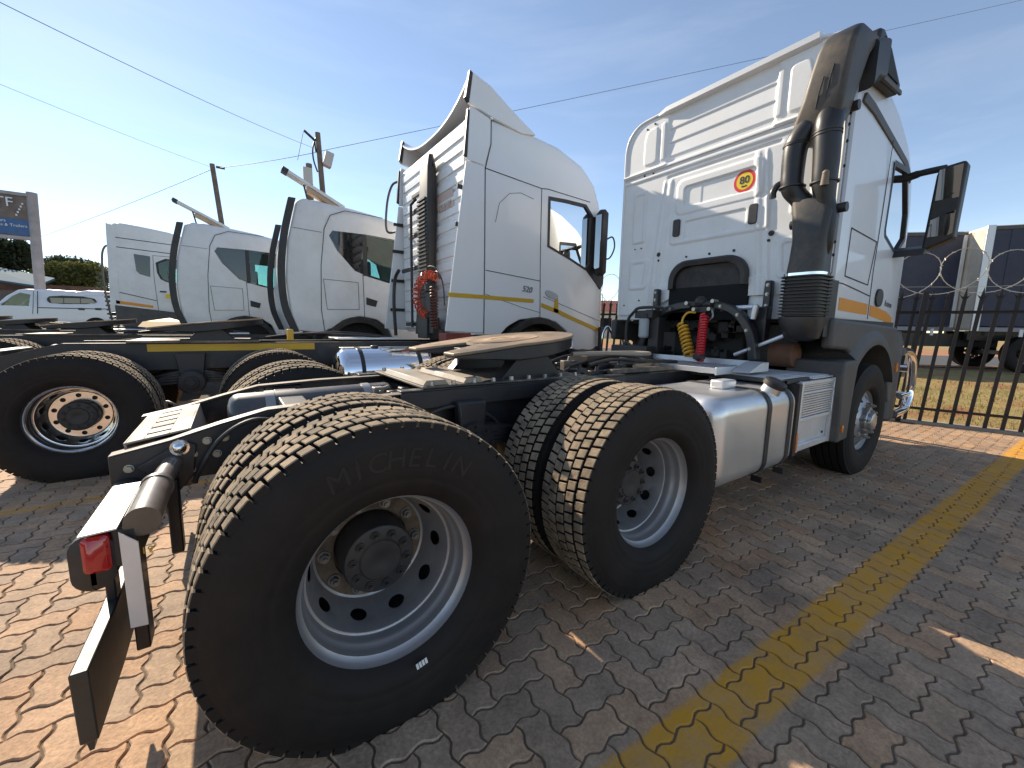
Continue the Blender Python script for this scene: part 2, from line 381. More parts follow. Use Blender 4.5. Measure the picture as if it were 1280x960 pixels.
# ---- interlocking pavers (zigzag edged, herringbone) --------------------------------
U = 0.107
LINE_A = (0.618, -0.577); LINE_S = -0.0297
def paver_material(name, single):
    m = bpy.data.materials.new(name); m.use_nodes = True; t = m.node_tree; b = t.nodes['Principled BSDF']; b.inputs['Roughness'].default_value = 0.82
    g = t.nodes.new('ShaderNodeNewGeometry')
    if single: rnd = t.nodes.new('ShaderNodeObjectInfo').outputs['Random']
    else: rnd = g.outputs['Random Per Island']
    rp = t.nodes.new('ShaderNodeValToRGB'); e = rp.color_ramp.elements; rp.color_ramp.interpolation = 'LINEAR'
    e[0].position = 0.0; e[0].color = (0.326, 0.219, 0.141, 1); e[1].position = 1.0; e[1].color = (0.428, 0.246, 0.135, 1)
    for p, c in ((0.25, (0.402, 0.270, 0.171)), (0.45, (0.478, 0.304, 0.181)), (0.6, (0.377, 0.262, 0.176)), (0.75, (0.509, 0.311, 0.178)), (0.93, (0.463, 0.273, 0.152)), (0.97, (0.471, 0.266, 0.140))):
        q = e.new(p); q.color = (*c, 1)
    t.links.new(rnd, rp.inputs['Fac'])
    def nz(s, d=6, r=0.65):
        n = t.nodes.new('ShaderNodeTexNoise'); n.inputs['Scale'].default_value = s; n.inputs['Detail'].default_value = d; n.inputs['Roughness'].default_value = r
        t.links.new(g.outputs['Position'], n.inputs['Vector']); return n.outputs['Fac']
    def mr(v, a, b_, c, d):
        n = t.nodes.new('ShaderNodeMapRange'); n.inputs['From Min'].default_value = a; n.inputs['From Max'].default_value = b_; n.inputs['To Min'].default_value = c; n.inputs['To Max'].default_value = d
        t.links.new(v, n.inputs['Value']); return n.outputs['Result']
    def mul(a, b_, f=1.0):
        n = t.nodes.new('ShaderNodeMix'); n.data_type = 'RGBA'; n.blend_type = 'MULTIPLY'; n.inputs['Factor'].default_value = f
        t.links.new(a, n.inputs['A']); t.links.new(b_, n.inputs['B']); return n.outputs['Result']
    big = nz(1.3, 5); fine = nz(70, 6, 0.7); mid = nz(9, 7, 0.7)
    c = mul(rp.outputs['Color'], mr(big, 0.3, 0.7, 0.72, 1.18)); c = mul(c, mr(fine, 0.3, 0.7, 0.66, 1.30)); c = mul(c, mr(mid, 0.3, 0.7, 0.74, 1.22))
    # oil and tyre stains
    st = mr(nz(0.75, 4), 0.62, 0.72, 0.0, 0.55); so_ = t.nodes.new('ShaderNodeMix'); so_.data_type = 'RGBA'; so_.inputs['B'].default_value = (0.10, 0.082, 0.068, 1)
    t.links.new(st, so_.inputs['Factor']); t.links.new(c, so_.inputs['A']); c = so_.outputs['Result']
    # sand dust
    ds = mr(nz(2.6, 8, 0.7), 0.5, 0.75, 0.0, 0.5); sd = t.nodes.new('ShaderNodeMix'); sd.data_type = 'RGBA'; sd.inputs['B'].default_value = (0.44, 0.30, 0.185, 1)
    t.links.new(ds, sd.inputs['Factor']); t.links.new(c, sd.inputs['A']); c = sd.outputs['Result']
    # painted bay lines, worn
    sp = t.nodes.new('ShaderNodeSeparateXYZ'); t.links.new(g.outputs['Position'], sp.inputs[0])
    wear = mr(nz(5.5, 8, 0.72), 0.42, 0.70, 1.0, 0.35)
    def line(y0, s, x0, hw, amt):
        a = t.nodes.new('ShaderNodeMath'); a.operation = 'MULTIPLY_ADD'; a.inputs[1].default_value = -s; t.links.new(sp.outputs['X'], a.inputs[0]); a.inputs[2].default_value = s*x0-y0
        d = t.nodes.new('ShaderNodeMath'); d.operation = 'ADD'; t.links.new(a.outputs[0], d.inputs[0]); t.links.new(sp.outputs['Y'], d.inputs[1])
        k = t.nodes.new('ShaderNodeMath'); k.operation = 'ABSOLUTE'; t.links.new(d.outputs[0], k.inputs[0])
        j = t.nodes.new('ShaderNodeMath'); j.operation = 'MULTIPLY_ADD'; j.inputs[1].default_value = 0.055; j.inputs[2].default_value = -0.0275; t.links.new(mid, j.inputs[0])
        k2 = t.nodes.new('ShaderNodeMath'); k2.operation = 'ADD'; t.links.new(k.outputs[0], k2.inputs[0]); t.links.new(j.outputs[0], k2.inputs[1])
        f = mr(k2.outputs[0], hw-0.012, hw+0.012, 1.0, 0.0)
        q = t.nodes.new('ShaderNodeMath'); q.operation = 'MULTIPLY'; t.links.new(f, q.inputs[0]); t.links.new(wear, q.inputs[1])
        q2 = t.nodes.new('ShaderNodeMath'); q2.operation = 'MULTIPLY'; q2.inputs[1].default_value = amt; t.links.new(q.outputs[0], q2.inputs[0]); return q2.outputs[0]
    for ln in ((LINE_A[1], LINE_S, LINE_A[0], 0.100, 1.0), (2.98, 0.0, 0.0, 0.05, 0.6), (6.55, 0.0, 0.0, 0.05, 0.6)):
        f = line(*ln); y = t.nodes.new('ShaderNodeMix'); y.data_type = 'RGBA'; y.inputs['B'].default_value = (0.66, 0.305, 0.022, 1)
        t.links.new(f, y.inputs['Factor']); t.links.new(c, y.inputs['A']); c = y.outputs['Result']
    t.links.new(c, b.inputs['Base Color'])
    bp = t.nodes.new('ShaderNodeBump'); bp.inputs['Strength'].default_value = 0.45; bp.inputs['Distance'].default_value = 0.006
    ad = t.nodes.new('ShaderNodeMath'); ad.operation = 'ADD'; t.links.new(fine, ad.inputs[0]); t.links.new(mid, ad.inputs[1]); t.links.new(ad.outputs[0], bp.inputs['Height']); t.links.new(bp.outputs['Normal'], b.inputs['Normal'])
    return m
PAV1 = paver_material('paver_concrete', True); PAV2 = paver_material('paver_concrete_mass', False)
def paver_outline(g=0.0036):
    # 2 x 1 units centred on the origin; each unit edge a point-symmetric zigzag
    cs = [(-U, -U/2), (0, -U/2), (U, -U/2), (U, U/2), (0, U/2), (-U, U/2)]
    prof = ((0.0, 0.0), (0.22, 0.085), (0.38, 0.07), (0.62, -0.07), (0.78, -0.085))
    out = []
    for i in range(6):
        a = Vector(cs[i]); b = Vector(cs[(i+1) % 6]); d = b-a; nrm = Vector((-d.y, d.x))
        for (t, h) in prof:
            if i in (0, 1, 2, 3, 4, 5): out.append(a+d*t+nrm*h)
    n = len(out); res = []
    for i in range(n):
        t = (out[(i+1) % n]-out[i-1]).normalized(); nr = Vector((-t.y, t.x)); res.append(out[i]+nr*g)
    return res
OUTL = paver_outline(); OUTT = paver_outline(0.0072)
def paver_mb(mb, M):
    n = len(OUTL)
    vs = [M @ Vector((p.x, p.y, 0.0)) for p in OUTT]+[M @ Vector((p.x, p.y, -0.0045)) for p in OUTL]+[M @ Vector((p.x, p.y, -0.03)) for p in OUTL]
    fs = [tuple(range(n))]
    for k in (0, 1): fs += [(k*n+i, (k+1)*n+i, (k+1)*n+(i+1) % n, k*n+(i+1) % n) for i in range(n)]
    mb.add(vs, fs)
sing = MB(); paver_mb(sing, Matrix.Identity(4)); PMESH = sing.mesh('paver', 30); PMESH.materials.append(PAV1)
cands = []; rest = []
rng = random.Random(3)
X0, X1, Y0, Y1 = -3.6, 9.4, -3.4, 7.6
for i in range(int(X0/U), int(X1/U)):
    for j in range(int(Y0/U), int(Y1/U)):
        c = (i-j) % 4
        if c == 0: cx, cy, r = (i+1)*U, (j+0.5)*U, 0.0
        elif c == 2: cx, cy, r = (i+0.5)*U, j*U, PI/2
        else: continue
        if fence_dist(cx, cy) > -0.06: continue
        q = to_px((cx, cy, 0)); area = -1
        if q and -30 < q[0] < 1310 and -30 < q[1] < 1000:
            d = Vector((cx, cy, 0))-CAM; k = -CAM.y/d.y if d.y > 0 else 2; hid = False
            if k < 1:
                hx, hz = CAM.x+d.x*k, CAM.z+d.z*k
                for wx in (0, 1.35, 4.565):
                    if (hx-wx)**2+(hz-0.505)**2 < 0.27: hid = True
                if 1.9 < hx < 5.6 and 0.42 < hz: hid = True
                if -0.8 < hx < 1.9 and hz > 0.7: hid = True
            if not hid: area = -d.z/ d.length**3
        M = Matrix.Translation((cx, cy, rng.uniform(-0.0022, 0.0018))) @ Matrix.Rotation(r+(PI if rng.random() < .5 else 0), 4, 'Z') @ Matrix.Rotation(rng.gauss(0, 0.008), 4, 'X') @ Matrix.Rotation(rng.gauss(0, 0.006), 4, 'Y')
        (cands if area > 0 else rest).append((area, M))
cands.sort(key=lambda a: -a[0])
sm = MB(); 
bed = MB(); bed.add([(X0, Y0, -0.0064), (X1, Y0, -0.0064), (X1, Y1, -0.0064), (X0, Y1, -0.0064)], [(0, 1, 2, 3)])
bedm = mat('joint_sand', (0.15, 0.108, 0.072), 0.95, var=0.3, vscale=8)
# clip the bed at the fence
pv = [(X0, Y0), (8.12-0.2794*(-4.02)+0.0, Y0), (FA.x+FD.x*7.4, FA.y+FD.y*7.4), (X0, Y1)]
bed = MB(); bed.add([(p[0], p[1], -0.0064) for p in pv], [(0, 1, 2, 3)])
paving = structure('paving', bed, bedm)
for a, M in cands[:300]:
    o = link('paver', PMESH, PAV1, paving); o.matrix_basis = M
for a, M in cands[300:]+rest: paver_mb(sm, M)
o = link('paver_field', sm.mesh('paver_field', 30), PAV2, paving); o['kind'] = 'stuff'
# concrete kerb at the foot of the fence
kb = MB()
a = FA-FD*5-FN*0.10; b2 = FA+FD*9-FN*0.10
kb.add([a+Vector((0, 0, -.02)), b2+Vector((0, 0, -.02)), b2+FN*.22+Vector((0, 0, -.02)), a+FN*.22+Vector((0, 0, -.02)), a+Vector((0, 0, .03)), b2+Vector((0, 0, .03)), b2+FN*.22+Vector((0, 0, .03)), a+FN*.22+Vector((0, 0, .03))],
       [(4, 5, 6, 7), (0, 1, 5, 4), (2, 3, 7, 6), (1, 2, 6, 5), (3, 0, 4, 7)])
structure('kerb', kb, mat('kerb_concrete', (0.33, 0.28, 0.22), 0.9, var=0.25, vscale=6, dust=(0.36, 0.25, 0.15), dustf=0.6))
# ================================================================ WHEELS (axis y, outer side towards -y, centre at origin)
R_T = 0.545
def tyre_mesh(name):
    W2 = 0.145                     # tyre centre plane at y = W2
    half = [(-0.112, 0.288), (-0.122, 0.297), (-0.138, 0.312), (-0.149, 0.335), (-0.1545, 0.352), (-0.1535, 0.356), (-0.1565, 0.362), (-0.159, 0.392), (-0.1588, 0.397), (-0.1605, 0.402), (-0.160, 0.440), (-0.158, 0.470), (-0.1550, 0.482), (-0.1530, 0.4850), (-0.1515, 0.492), (-0.1450, 0.508), (-0.138, 0.519)]
    prof = [(y+W2, r) for y, r in half]+[(W2, 0.521)]+[(-y+W2, r) for y, r in reversed(half)]
    mb = MB(); mb.lathe(prof, n=88); return mb.mesh(name, 50)
def tread_mesh(name, seed=1, nblk=68):
    rng = random.Random(seed); W2 = 0.145; mb = MB()
    cols = [(-0.141, -0.088), (-0.080, -0.032), (-0.024, 0.024), (0.032, 0.080), (0.088, 0.141)]
    for ci, (a, b) in enumerate(cols):
        for k in range(nblk):
            off = 0.5*(ci % 2); st = 2*PI/nblk; t0 = (k+off+0.09)*st; t1 = (k+off+0.91)*st-0.001
            sk = 0.16*st*(1 if ci < 3 else -1)
            rt_ = R_T-(0.006 if ci in (0, 4) else 0.0); rb = 0.510
            e0 = e1 = 0.003
            vs = []
            for (r, ins) in ((rb, 0.0), (rt_-0.003, 0.0), (rt_, 0.0025)):
                for (y, t) in ((a, t0), (b, t0+sk), (b, t1+sk), (a, t1)):
                    yy = y+(ins if y == a else -ins); tt = t+(ins/R_T if t in (t0, t0+sk) else -ins/R_T)
                    if ci == 0 and y == a: yy = y+(-0.002 if r == rb else 0.001+ins)
                    if ci == 4 and y == b: yy = y-(-0.002 if r == rb else 0.001+ins)
                    vs.append((r*math.cos(tt), yy+W2, r*math.sin(tt)))
            fs = [(8, 9, 10, 11)]
            for s in (0, 4): fs += [(s+i, s+(i+1) % 4, s+4+(i+1) % 4, s+4+i) for i in range(4)]
            mb.add(vs, [tuple(reversed(f)) for f in fs])
    me = mb.mesh(name, 0, fix=True)
    # block tops carry road dust, block flanks stay dark rubber
    me.materials.append(TREAD); me.materials.append(RUBBER)
    for pl in me.polygons:
        c = pl.center; rad = math.hypot(c.x, c.z)
        if pl.normal.dot(Vector((c.x, 0, c.z))/max(rad, 1e-6)) < 0.6: pl.material_index = 1
    return me
def holed_ring(mb, r0, y0, r1, y1, N, hr, K=32, depth=0.012, squash=1.0):
    rm = (r0+r1)/2; st = 2*PI/N
    for s in range(N):
        ac = (s+0.5)*st; base = len(mb.v); inn = []; outp = []; back = []
        for k in range(K):
            a = 2*PI*k/K; c, d = math.cos(a), math.sin(a)
            # hole in metric coordinates
            u, v_ = hr*c, hr*d*squash
            inn.append((ac+u/rm, rm+v_))
            m_ = max(abs(c), abs(d)); su, sv = c/m_, d/m_
            outp.append((ac+su*st/2, rm+sv*(r1-r0)/2))
        def P(t, r, dy=0.0): return (r*math.cos(t), y0+(y1-y0)*(r-r0)/(r1-r0)+dy, r*math.sin(t))
        mb.v += [P(*q) for q in inn]+[P(*q) for q in outp]+[P(q[0], q[1], depth) for q in inn]
        for k in range(K):
            j = (k+1) % K
            mb.f.append((base+k, base+K+k, base+K+j, base+j)); mb.f.append((base+k, base+j, base+2*K+j, base+2*K+k))
def nuts(mb, r, y, N, rad=0.0165, h=0.024, a0=0.0):
    for k in range(N):
        t = a0+2*PI*k/N; p = Vector((r*math.cos(t), y, r*math.sin(t)))
        mb.cyl(p, p+Vector((0, -0.006, 0)), rad*1.35, n=14); mb.cyl(p+Vector((0, -.006, 0)), p+Vector((0, -h, 0)), rad, n=6); mb.cyl(p+Vector((0, -h, 0)), p+Vector((0, -h-0.012, 0)), rad*0.55, n=8)
TYRE = tyre_mesh('tyre'); TRD = tread_mesh('tread'); TYRE.materials.append(RUBBER)
mb = MB(); mb.lathe([(0.145+a, r) for a, r in ((-0.138, 0.518), (-0.134, 0.536), (-0.092, 0.541), (-0.090, 0.526), (-0.080, 0.526), (-0.078, 0.542), (-0.034, 0.5435), (-0.032, 0.526), (-0.022, 0.526), (-0.020, 0.544), (0.020, 0.544), (0.022, 0.526), (0.032, 0.526), (0.034, 0.5435), (0.078, 0.542), (0.080, 0.526), (0.090, 0.526), (0.092, 0.541), (0.134, 0.536), (0.138, 0.518))], n=88); TRF = mb.mesh('ribbed_tread', 30); TRF.materials.append(RUBBER)
# embossed sidewall lettering, letter by letter along an arc
def sidewall_text():
    mb = MB()
    def arc(txt, r, size, a_mid, step, bold):
        n = len(txt)
        for i, ch in enumerate(txt):
            a = a_mid+(n-1)/2*step-i*step; rad = Vector((math.cos(a), 0, math.sin(a))); tan = Vector((math.sin(a), 0, -math.cos(a)))
            M = basis(rad*r+Vector((0, -0.0120, 0)), tan, rad)
            q = text_mb(ch, size, M, depth=0.0035, bold=bold, shear=0.12); mb.add(q.v, q.f)
    arc('MICHELIN', 0.424, 0.088, PI*0.585, 0.135, 0.0)
    return mb.mesh('sidewall_lettering', 0)
LETT = sidewall_text(); LETT.materials.append(mat('moulded_rubber', (0.019, 0.0165, 0.0155), 0.6, var=0.2, spec=0.3, dust=(0.055, 0.038, 0.028), dustf=0.28))
# rear (deep dish) rim
def rim_rear(name, polished=False):
    mb = MB()
    mb.lathe([(0.034, 0.289), (0.0285, 0.2955), (0.0275, 0.2990), (0.031, 0.3010), (0.040, 0.3005)], n=72)
    mb.lathe([(0.034, 0.289), (0.050, 0.284), (0.062, 0.2775), (0.067, 0.270), (0.084, 0.2665), (0.100, 0.2660), (0.108, 0.2600), (0.122, 0.2555), (0.150, 0.2540), (0.153, 0.2500), (0.153, 0.2460)], n=72)
    holed_ring(mb, 0.207, 0.292, 0.246, 0.153, 10, 0.031, squash=0.27)
    mb.lathe([(0.292, 0.207), (0.300, 0.2045), (0.302, 0.201), (0.304, 0.197)], n=60)
    return mb.mesh(name, 40, fix=False)
RIMR = rim_rear('rim'); RIMR.materials.append(SILVER)
RIMP = RIMR.copy(); RIMP.name = 'rim_polished'; RIMP.materials.clear(); RIMP.materials.append(POLISH)
mb = MB(); holed_ring(mb, 0.138, 0.304, 0.1975, 0.304, 10, 0.0135); mb.lathe([(0.304, 0.138), (0.325, 0.138), (0.325, 0.11)], n=48)
FACER = mb.mesh('wheel_face', 40); FACER.materials.append(RUST)
FACEP = FACER.copy(); FACEP.materials.clear(); FACEP.materials.append(POLISH)
mb = MB(); nuts(mb, 0.1535, 0.2080, 10, a0=PI/10); NUTS = mb.mesh('wheel_nut_ring', 30); NUTS.materials.append(NUT)
mb = MB(); mb.lathe([(0.325, 0.130), (0.200, 0.127), (0.188, 0.122), (0.184, 0.114), (0.183, 0.076), (0.177, 0.070), (0.176, 0.030), (0.179, 0.022), (0.1795, 0.0005)], n=48)
nuts(mb, 0.0955, 0.1835, 10, rad=0.0120, h=0.010, a0=0.2)
HUBR = mb.mesh('hub', 35, fix=True); HUBR.materials.append(HUB)
mb = MB(); mb.lathe([(0.200, 0.285), (0.335, 0.270), (0.335, 0.02)], n=40); DRUM = mb.mesh('wheel_back', 30); DRUM.materials.append(HUB)
mb = MB(); holed_ring(mb, 0.138, 0.300, 0.2005, 0.300, 10, 0.0185, depth=0.02); mb.lathe([(0.300, 0.138), (0.325, 0.138), (0.325, 0.11)], n=48); FACEP = mb.mesh('wheel_face_polished', 40); FACEP.materials.append(POLISH)
mb = MB(); nuts(mb, 0.0, 0.0, 1); NUT1 = mb.mesh('wheel_nut', 30); NUT1.materials.append(NUT)
# front (outset) wheel
mb = MB()
mb.lathe([(0.040, 0.3005), (0.031, 0.3010), (0.0275, 0.2990), (0.0285, 0.2955), (0.034, 0.289), (0.046, 0.283), (0.058, 0.276), (0.062, 0.262), (0.058, 0.250)], n=64)
holed_ring(mb, 0.188, 0.018, 0.250, 0.058, 10, 0.021)
mb.lathe([(0.018, 0.188), (0.010, 0.178), (0.012, 0.135), (0.03, 0.132)], n=56)
RIMF = mb.mesh('front_rim', 40); RIMF.materials.append(SILVER)
mb = MB(); nuts(mb, 0.1605, 0.011, 10, rad=0.0165, h=0.034)
mb.lathe([(0.03, 0.126), (-0.018, 0.122), (-0.026, 0.114), (-0.028, 0.090), (-0.052, 0.084), (-0.058, 0.070), (-0.060, 0.0005)], n=48); nuts(mb, 0.101, -0.0275, 10, rad=0.010, h=0.012)
HUBF = mb.mesh('front_hub', 35); HUBF.materials.append(mat('front_hub_steel', (0.45, 0.44, 0.43), 0.35, metal=0.85, var=0.15))
mb = MB(); mb.lathe([(0.0, 0.45), (0.0, 0.1)], n=40); 
def wheel(parent, cx, y, cz, kind='rear', flip=False, rot=0.0, letters=False, name='wheel', tread=True):
    """a wheel: the rim mesh is the part, its tyre / tread / hub / nuts are sub-parts"""
    M = Matrix.Translation((cx, y, cz)) @ (Matrix.Rotation(PI, 4, 'Z') if flip else Matrix.Identity(4)) @ Matrix.Rotation(rot, 4, 'Y')
    rm = {'rear': RIMR, 'polished': RIMP, 'front': RIMF, 'inner': RIMR}[kind]
    o = bpy.data.objects.new(name, rm); COL.objects.link(o); o.parent = parent; o.matrix_parent_inverse = world_of(parent).inverted(); o.matrix_basis = M
    def sub(nm, me):
        c = bpy.data.objects.new(nm, me); COL.objects.link(c); c.parent = o; return c
    sub('tyre', TYRE)
    if tread: sub('tread', TRF if kind == 'front' else TRD)
    if letters: sub('sidewall_lettering', LETT)['kind'] = 'stuff'
    if kind in ('rear', 'polished'):
        sub('wheel_face', FACER if kind == 'rear' else FACEP); sub('hub', HUBR)
        if kind == 'rear' and letters is not None:
            for k in range(10): t = PI/10+2*PI*k/10; sub('wheel_nut', NUT1).location = (0.1675*math.cos(t), 0.304, 0.1675*math.sin(t))
    if kind != 'front': sub('wheel_back', DRUM)
    if kind == 'front': sub('hub', HUBF)
    return o
def dual(parent, cx, y_out, cz, kind='rear', side=1, rot=0.3, letters=False):
    # side=1: right-hand pair, outer face at y_out; side=-1: left-hand pair mirrored
    if side == 1:
        wheel(parent, cx, y_out, cz, kind, False, rot, letters)
        wheel(parent, cx, y_out+0.362, cz, 'inner', False, rot+0.05)
    else:
        wheel(parent, cx, y_out, cz, kind, True, rot, letters)
        wheel(parent, cx, y_out-0.362, cz, 'inner', True, rot+0.05)
# ================================================================ CAB SHELL TOOL
def cab_shell(outline, y0, y1, rad, hole=None, na=160, tumble=None, both=True, rings=5):
    """closed shell: (x,z) outline swept from y0 to y1 with rounded edges; optional window hole in both sides.
    outline is counter-clockwise seen from -y (x to the right, z up); rad(x,z) is the edge radius"""
    O = resample(outline, na); n = len(O); nr = []
    for i in range(n):
        t = (O[(i+1) % n]-O[i-1]).normalized(); nr.append(Vector((t.y, -t.x)))
    rr = [rad(p.x, p.y) for p in O]
    ins = [O[i]-nr[i]*rr[i] for i in range(n)]
    tb = tumble or (lambda x, z: 0.0)
    mb = MB(); secs = []
    hc = None
    if hole:
        H = resample(hole, 96); hc = sum(H, Vector((0, 0)))/len(H)
        def ray(poly, ang):
            d = Vector((math.cos(ang), math.sin(ang))); best = None
            for i in range(len(poly)):
                a = poly[i]-hc; b = poly[(i+1) % len(poly)]-hc; e = b-a; den = d.x*e.y-d.y*e.x
                if abs(den) < 1e-12: continue
                t = (a.x*e.y-a.y*e.x)/den; u = (a.x*d.y-a.y*d.x)/den
                if t > 0 and -1e-6 <= u <= 1+1e-6 and (best is None or t < best): best = t
            return hc+d*(best if best else 0)
        ring0 = [ray(H, math.atan2(p.y-hc.y, p.x-hc.x)) for p in ins]
    else:
        hc = sum(ins, Vector((0, 0)))/n; ring0 = [hc.lerp(p, 0.05) for p in ins]
    def side(sgn, yb):
        S = []
        for k in range(rings+1):
            t = k/rings; S.append([(p0.lerp(p1, t)) for p0, p1 in zip(ring0, ins)])
        return [[Vector((p.x, yb+sgn*tb(p.x, p.y), p.y)) for p in ring] for ring in S]
    A = side(1, y0); B = side(-1, y1)
    arcA, arcB = [], []
    for k in range(1, 6):
        a = PI/2*k/5
        arcA.append([Vector((ins[i].x+nr[i].x*rr[i]*math.sin(a), y0+tb(O[i].x, O[i].y)+rr[i]*(1-math.cos(a)), ins[i].y+nr[i].y*rr[i]*math.sin(a))) for i in range(n)])
        arcB.append([Vector((ins[i].x+nr[i].x*rr[i]*math.sin(a), y1-tb(O[i].x, O[i].y)-rr[i]*(1-math.cos(a)), ins[i].y+nr[i].y*rr[i]*math.sin(a))) for i in range(n)])
    secs = A+arcA+list(reversed(arcB))+list(reversed(B))
    mb.loft(secs, cap=not hole)
    return mb
def ribbon(pts, y, wd=0.007, th=0.004, closed=False, out=-1):
    """thin strip along (x,z) points on a side face"""
    mb = MB(); P = [Vector(p) for p in pts]; m = len(P)
    for i in range(m if closed else m-1):
        a, b = P[i], P[(i+1) % m]; d = (b-a)
        if d.length < 1e-6: continue
        d.normalize(); n_ = Vector((-d.y, d.x))*wd/2; a = a-d*wd*0.3; b = b+d*wd*0.3
        mb.prism([a+n_, a-n_, b-n_, b+n_], y, y+out*th, 'y')
    return mb
def panel(poly, y, th, ax='y'):
    mb = MB(); mb.prism([tuple(p) for p in poly], y, y-th, ax); return mb

# ================================================================ COMMON CHASSIS PIECES
def fifth_wheel(parent, cx, cy, z, tilt=0.105):
    def plate_poly(x_shift=0.0):
        pts = []
        for k in range(25):
            a = math.radians(-112+224*k/24); pts.append((cx+0.09+0.48*math.cos(a), cy+0.47*math.sin(a)))
        # left horn, throat, right horn
        pts += [(cx-0.34, cy+0.42), (cx-0.50, cy+0.36), (cx-0.50, cy+0.22), (cx-0.10, cy+0.055), (cx-0.04, cy+0.03), (cx-0.04, cy-0.03), (cx-0.10, cy-0.055), (cx-0.50, cy-0.22), (cx-0.50, cy-0.36), (cx-0.34, cy-0.42)]
        return pts
    mb = MB(); P = plate_poly(); n = len(P)
    def dz(x): return z+tilt*(x-cx)-0.012*interp(x, cx-0.12, cx-0.50, 0, 1)
    def dep(x): return interp(x, cx-0.50, cx-0.10, 0.030, 0.100) if x < cx else interp(x, cx+0.1, cx+0.55, 0.100, 0.075)
    def slab(za, zb, k, deep=False):
        top = [Vector((cx+(x-cx)*k, cy+(y-cy)*k, dz(x)+za)) for x, y in P]; bot = [Vector((cx+(x-cx)*k, cy+(y-cy)*k, dz(x)-(dep(x) if deep else -zb))) for x, y in P]; m = MB()
        return m.add(top+bot, [tuple(range(n)), tuple(range(2*n-1, n-1, -1))]+[(i, i+n, (i+1) % n+n, (i+1) % n) for i in range(n)])
    o = part('fifth_wheel_plate', slab(0.0, -0.018, 1.0), GREASE, parent, 30, 0.006, fix=True)
    part('plate_skirt', slab(-0.017, 0, 0.988, True), CHASSIS, o, 30, 0.006, fix=True)
    mb = MB(); mb.lathe([(-0.013, 0.26), (0.0030, 0.255), (0.0030, 0.235), (0.0005, 0.23), (0.0005, 0.12), (0.003, 0.115), (0.003, 0.085), (-0.02, 0.08)], (0, 0, 0), 40, 'z'); mb.v = [(cx+0.06+x, cy+y, dz(cx+0.06+x)+q) for x, y, q in mb.v]; part('wear_ring', mb, GREASE, o)
    # skirt below and pedestal brackets
    mb = MB()
    for s in (-1, 1):
        mb.prism([(cx-0.20, z-0.24), (cx+0.30, z-0.24), (cx+0.14, z-0.06), (cx-0.04, z-0.06)], cy+s*0.33-0.05, cy+s*0.33+0.05, 'y')
    part('pedestal', mb, CHASSIS, parent, 30, 0.005)
    mb = MB(); mb.cyl((cx-0.1, cy-0.2, z-0.09), (cx-0.1, cy+0.2, z-0.09), 0.04); mb.box(cx-0.28, cx+0.25, cy-0.09, cy+0.09, z-0.12, z-0.055); part('locking_jaw', mb, CHASSIS, parent, 30, 0.005)
    return o
def air_tank(parent, p0, p1, r, material=None, strap=BOLT, name='air_tank'):
    p0 = Vector(p0); p1 = Vector(p1); d = (p1-p0); L = d.length; d.normalize(); a = d.orthogonal().normalized(); b = d.cross(a)
    prof = [(0, 0.001), (0.0, r*0.5), (r*0.10, r*0.80), (r*0.25, r*0.95), (r*0.42, r), (L-r*0.42, r), (L-r*0.25, r*0.95), (L-r*0.10, r*0.8), (L, r*0.5), (L, 0.001)]
    mb = MB(); mb.loft([[p0+d*s+(a*math.cos(2*PI*i/28)+b*math.sin(2*PI*i/28))*rr for i in range(28)] for s, rr in prof])
    o = part(name, mb, material or CHASSIS, parent, 40)
    for t in (0.22, 0.80):
        mb = MB(); q = p0+d*L*t; mb.loft([[q+d*s+(a*math.cos(2*PI*i/28)+b*math.sin(2*PI*i/28))*rr for i in range(28)] for s, rr in ((-.022, r), (-.022, r*1.035), (.022, r*1.035), (.022, r))]); part('strap', mb, strap, o, 30)
    return o
def rail(parent, y, s, xs, zs, hs, flange=0.07, th=0.010, material=CHASSIS):
    """channel section frame rail; s = +1 flanges point +y"""
    mb = MB(); secs = []
    for x, z, h in zip(xs, zs, hs):
        zb = z-h
        secs.append([Vector((x, y, z)), Vector((x, y+s*flange, z)), Vector((x, y+s*flange, z-th)), Vector((x, y+s*th, z-th)), Vector((x, y+s*th, zb+th)), Vector((x, y+s*flange, zb+th)), Vector((x, y+s*flange, zb)), Vector((x, y, zb))])
    mb.loft(secs); return part('frame_rail', mb, material, parent, 25, 0.004, fix=True)
# ================================================================ MAIN TRUCK (nearest tractor unit)
TA = thing('tractor_truck', (2.3, 1.25, 0), 'white tractor unit nearest the camera with round yellow 80 sign on its cab back', 'truck', 'tractor units parked in a row')
CY = 1.25
# ---- wheels
dual(TA, 0.0, 0.0, 0.505, 'rear', 1, 0.33, True); dual(TA, 1.35, 0.0, 0.505, 'rear', 1, 0.9, False)
dual(TA, 0.0, 2.5, 0.505, 'rear', -1, 0.1); dual(TA, 1.35, 2.5, 0.505, 'rear', -1, 0.5)
wheel(TA, 4.565, 0.03, 0.505, 'front', False, 0.2); wheel(TA, 4.565, 2.47, 0.505, 'front', True, 0.2)
mb = MB()
for i in range(4): mb.box(-0.0012+i*0.0105, 0.0068+i*0.0105, -0.0014, 0.0006, 0, 0.022)
for q in range(len(mb.v)): pass
M = Matrix.Translation((0.055, -0.0150+0.0, 0.19)) @ Matrix.Rotation(-0.25, 4, 'Y'); mb.v = [tuple(M @ Vector(p)) for p in mb.v]
part('tyre_sticker', mb, PLATEW, TA, 0)
